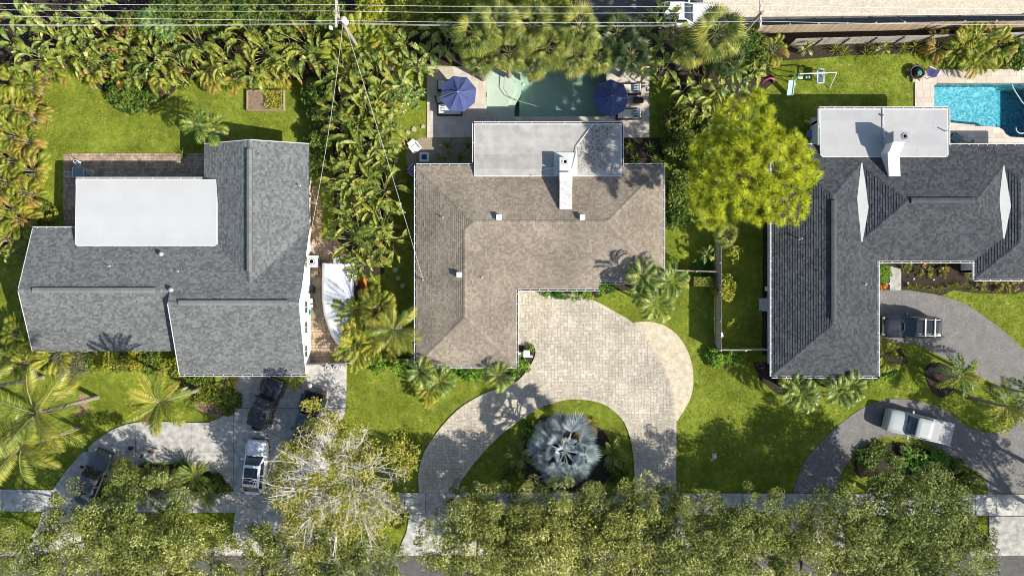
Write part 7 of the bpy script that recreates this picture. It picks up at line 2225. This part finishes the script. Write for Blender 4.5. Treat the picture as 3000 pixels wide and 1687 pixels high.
litter('leaf_litter', 'dead leaves along the inner edge of the left concrete drive', [(370, 1345), (460, 1335), (560, 1340), (660, 1385), (700, 1440), (690, 1400), (600, 1330), (480, 1300), (380, 1330)], 800, .095, L_dead, .10, 2)
litter('leaf_litter', 'dead leaves in the bed beside the black off-roader', [(600, 1160), (690, 1150), (688, 1200), (650, 1220), (610, 1210)], 900, .03, L_dead, .13, 3)
litter('leaf_litter', 'dead leaves along the edge of the asphalt horseshoe', [(2440, 1330), (2480, 1300), (2600, 1270), (2700, 1275), (2800, 1330), (2780, 1340), (2690, 1300), (2600, 1295), (2500, 1340)], 700, .04, L_dead, .10, 4)
litter('leaf_litter', 'dead leaves and twigs along the street gutter', [(0, 1590), (3000, 1590), (3000, 1640), (0, 1640)], 5000, .06, L_dead, .10, 5)
litter('leaf_litter', 'dry leaves in the dark back hedge bed', [(0, 0), (960, 0), (960, 230), (0, 230)], 4000, .03, L_dead, .2, 6)
def grass():
    rs = np.random.RandomState(5)
    n = 250000
    X = rs.uniform(-46, 46, n); Y = rs.uniform(-24, 27, n)
    keep = np.ones(n, bool)
    for p in NOGRASS:
        xs_ = [q[0] for q in p]; ys_ = [q[1] for q in p]
        idx = np.where(keep & (X > min(xs_)) & (X < max(xs_)) & (Y > min(ys_)) & (Y < max(ys_)))[0]
        if len(idx):
            keep[idx[inside(p, X[idx], Y[idx])]] = False
    pn = np.sin(X * .83 + 2.1 * np.sin(Y * .61)) + np.sin(Y * 1.27 + 1.7 * np.sin(X * .93)) + .7 * np.sin(X * 2.9 + Y * 1.7) * np.sin(Y * 3.1 - X)
    keep &= ~((pn > 1.25) & (rs.uniform(0, 1, n) < .6))
    X, Y = X[keep], Y[keep]
    n = len(X)
    V = np.zeros((n, 2, 3, 3), np.float32)
    for k in range(2):
        a = rs.uniform(0, 2 * PI, n); w = rs.uniform(.012, .036, n); h = rs.uniform(.03, .09, n); l = rs.uniform(.03, .11, n)
        ca, sa = np.cos(a), np.sin(a)
        ox, oy = X + rs.uniform(-.05, .05, n), Y + rs.uniform(-.05, .05, n)
        V[:, k, 0] = np.stack([ox - sa * w, oy + ca * w, np.zeros(n)], 1)
        V[:, k, 1] = np.stack([ox + sa * w, oy - ca * w, np.zeros(n)], 1)
        V[:, k, 2] = np.stack([ox + ca * l, oy + sa * l, h], 1)
    tone = np.clip(0.47 + 0.22 * np.sin(X * .9 + 1.3 * np.sin(Y * .7)) * np.sin(Y * 1.1 + np.sin(X * .5)) + .12 * np.sin(X * 3.1 + 2 * np.sin(Y * 2.3)) * np.sin(Y * 2.9) + rs.normal(0, .22, n), 0, 1)
    me = mesh_np('grass', V.reshape(-1, 3), np.arange(n * 6).reshape(-1, 3), np.repeat(tone, 2), [leafmat('grass_blade', [(0.09, 0.155, 0.010), (0.28, 0.36, 0.016), (0.46, 0.46, 0.07)], 0.35, var=0, hue=0, rough=.8, spec=.05)])
    o = inst(me, 'grass')
    struct(o, 'stuff', 'short green lawn grass round the houses and drives')
grass()
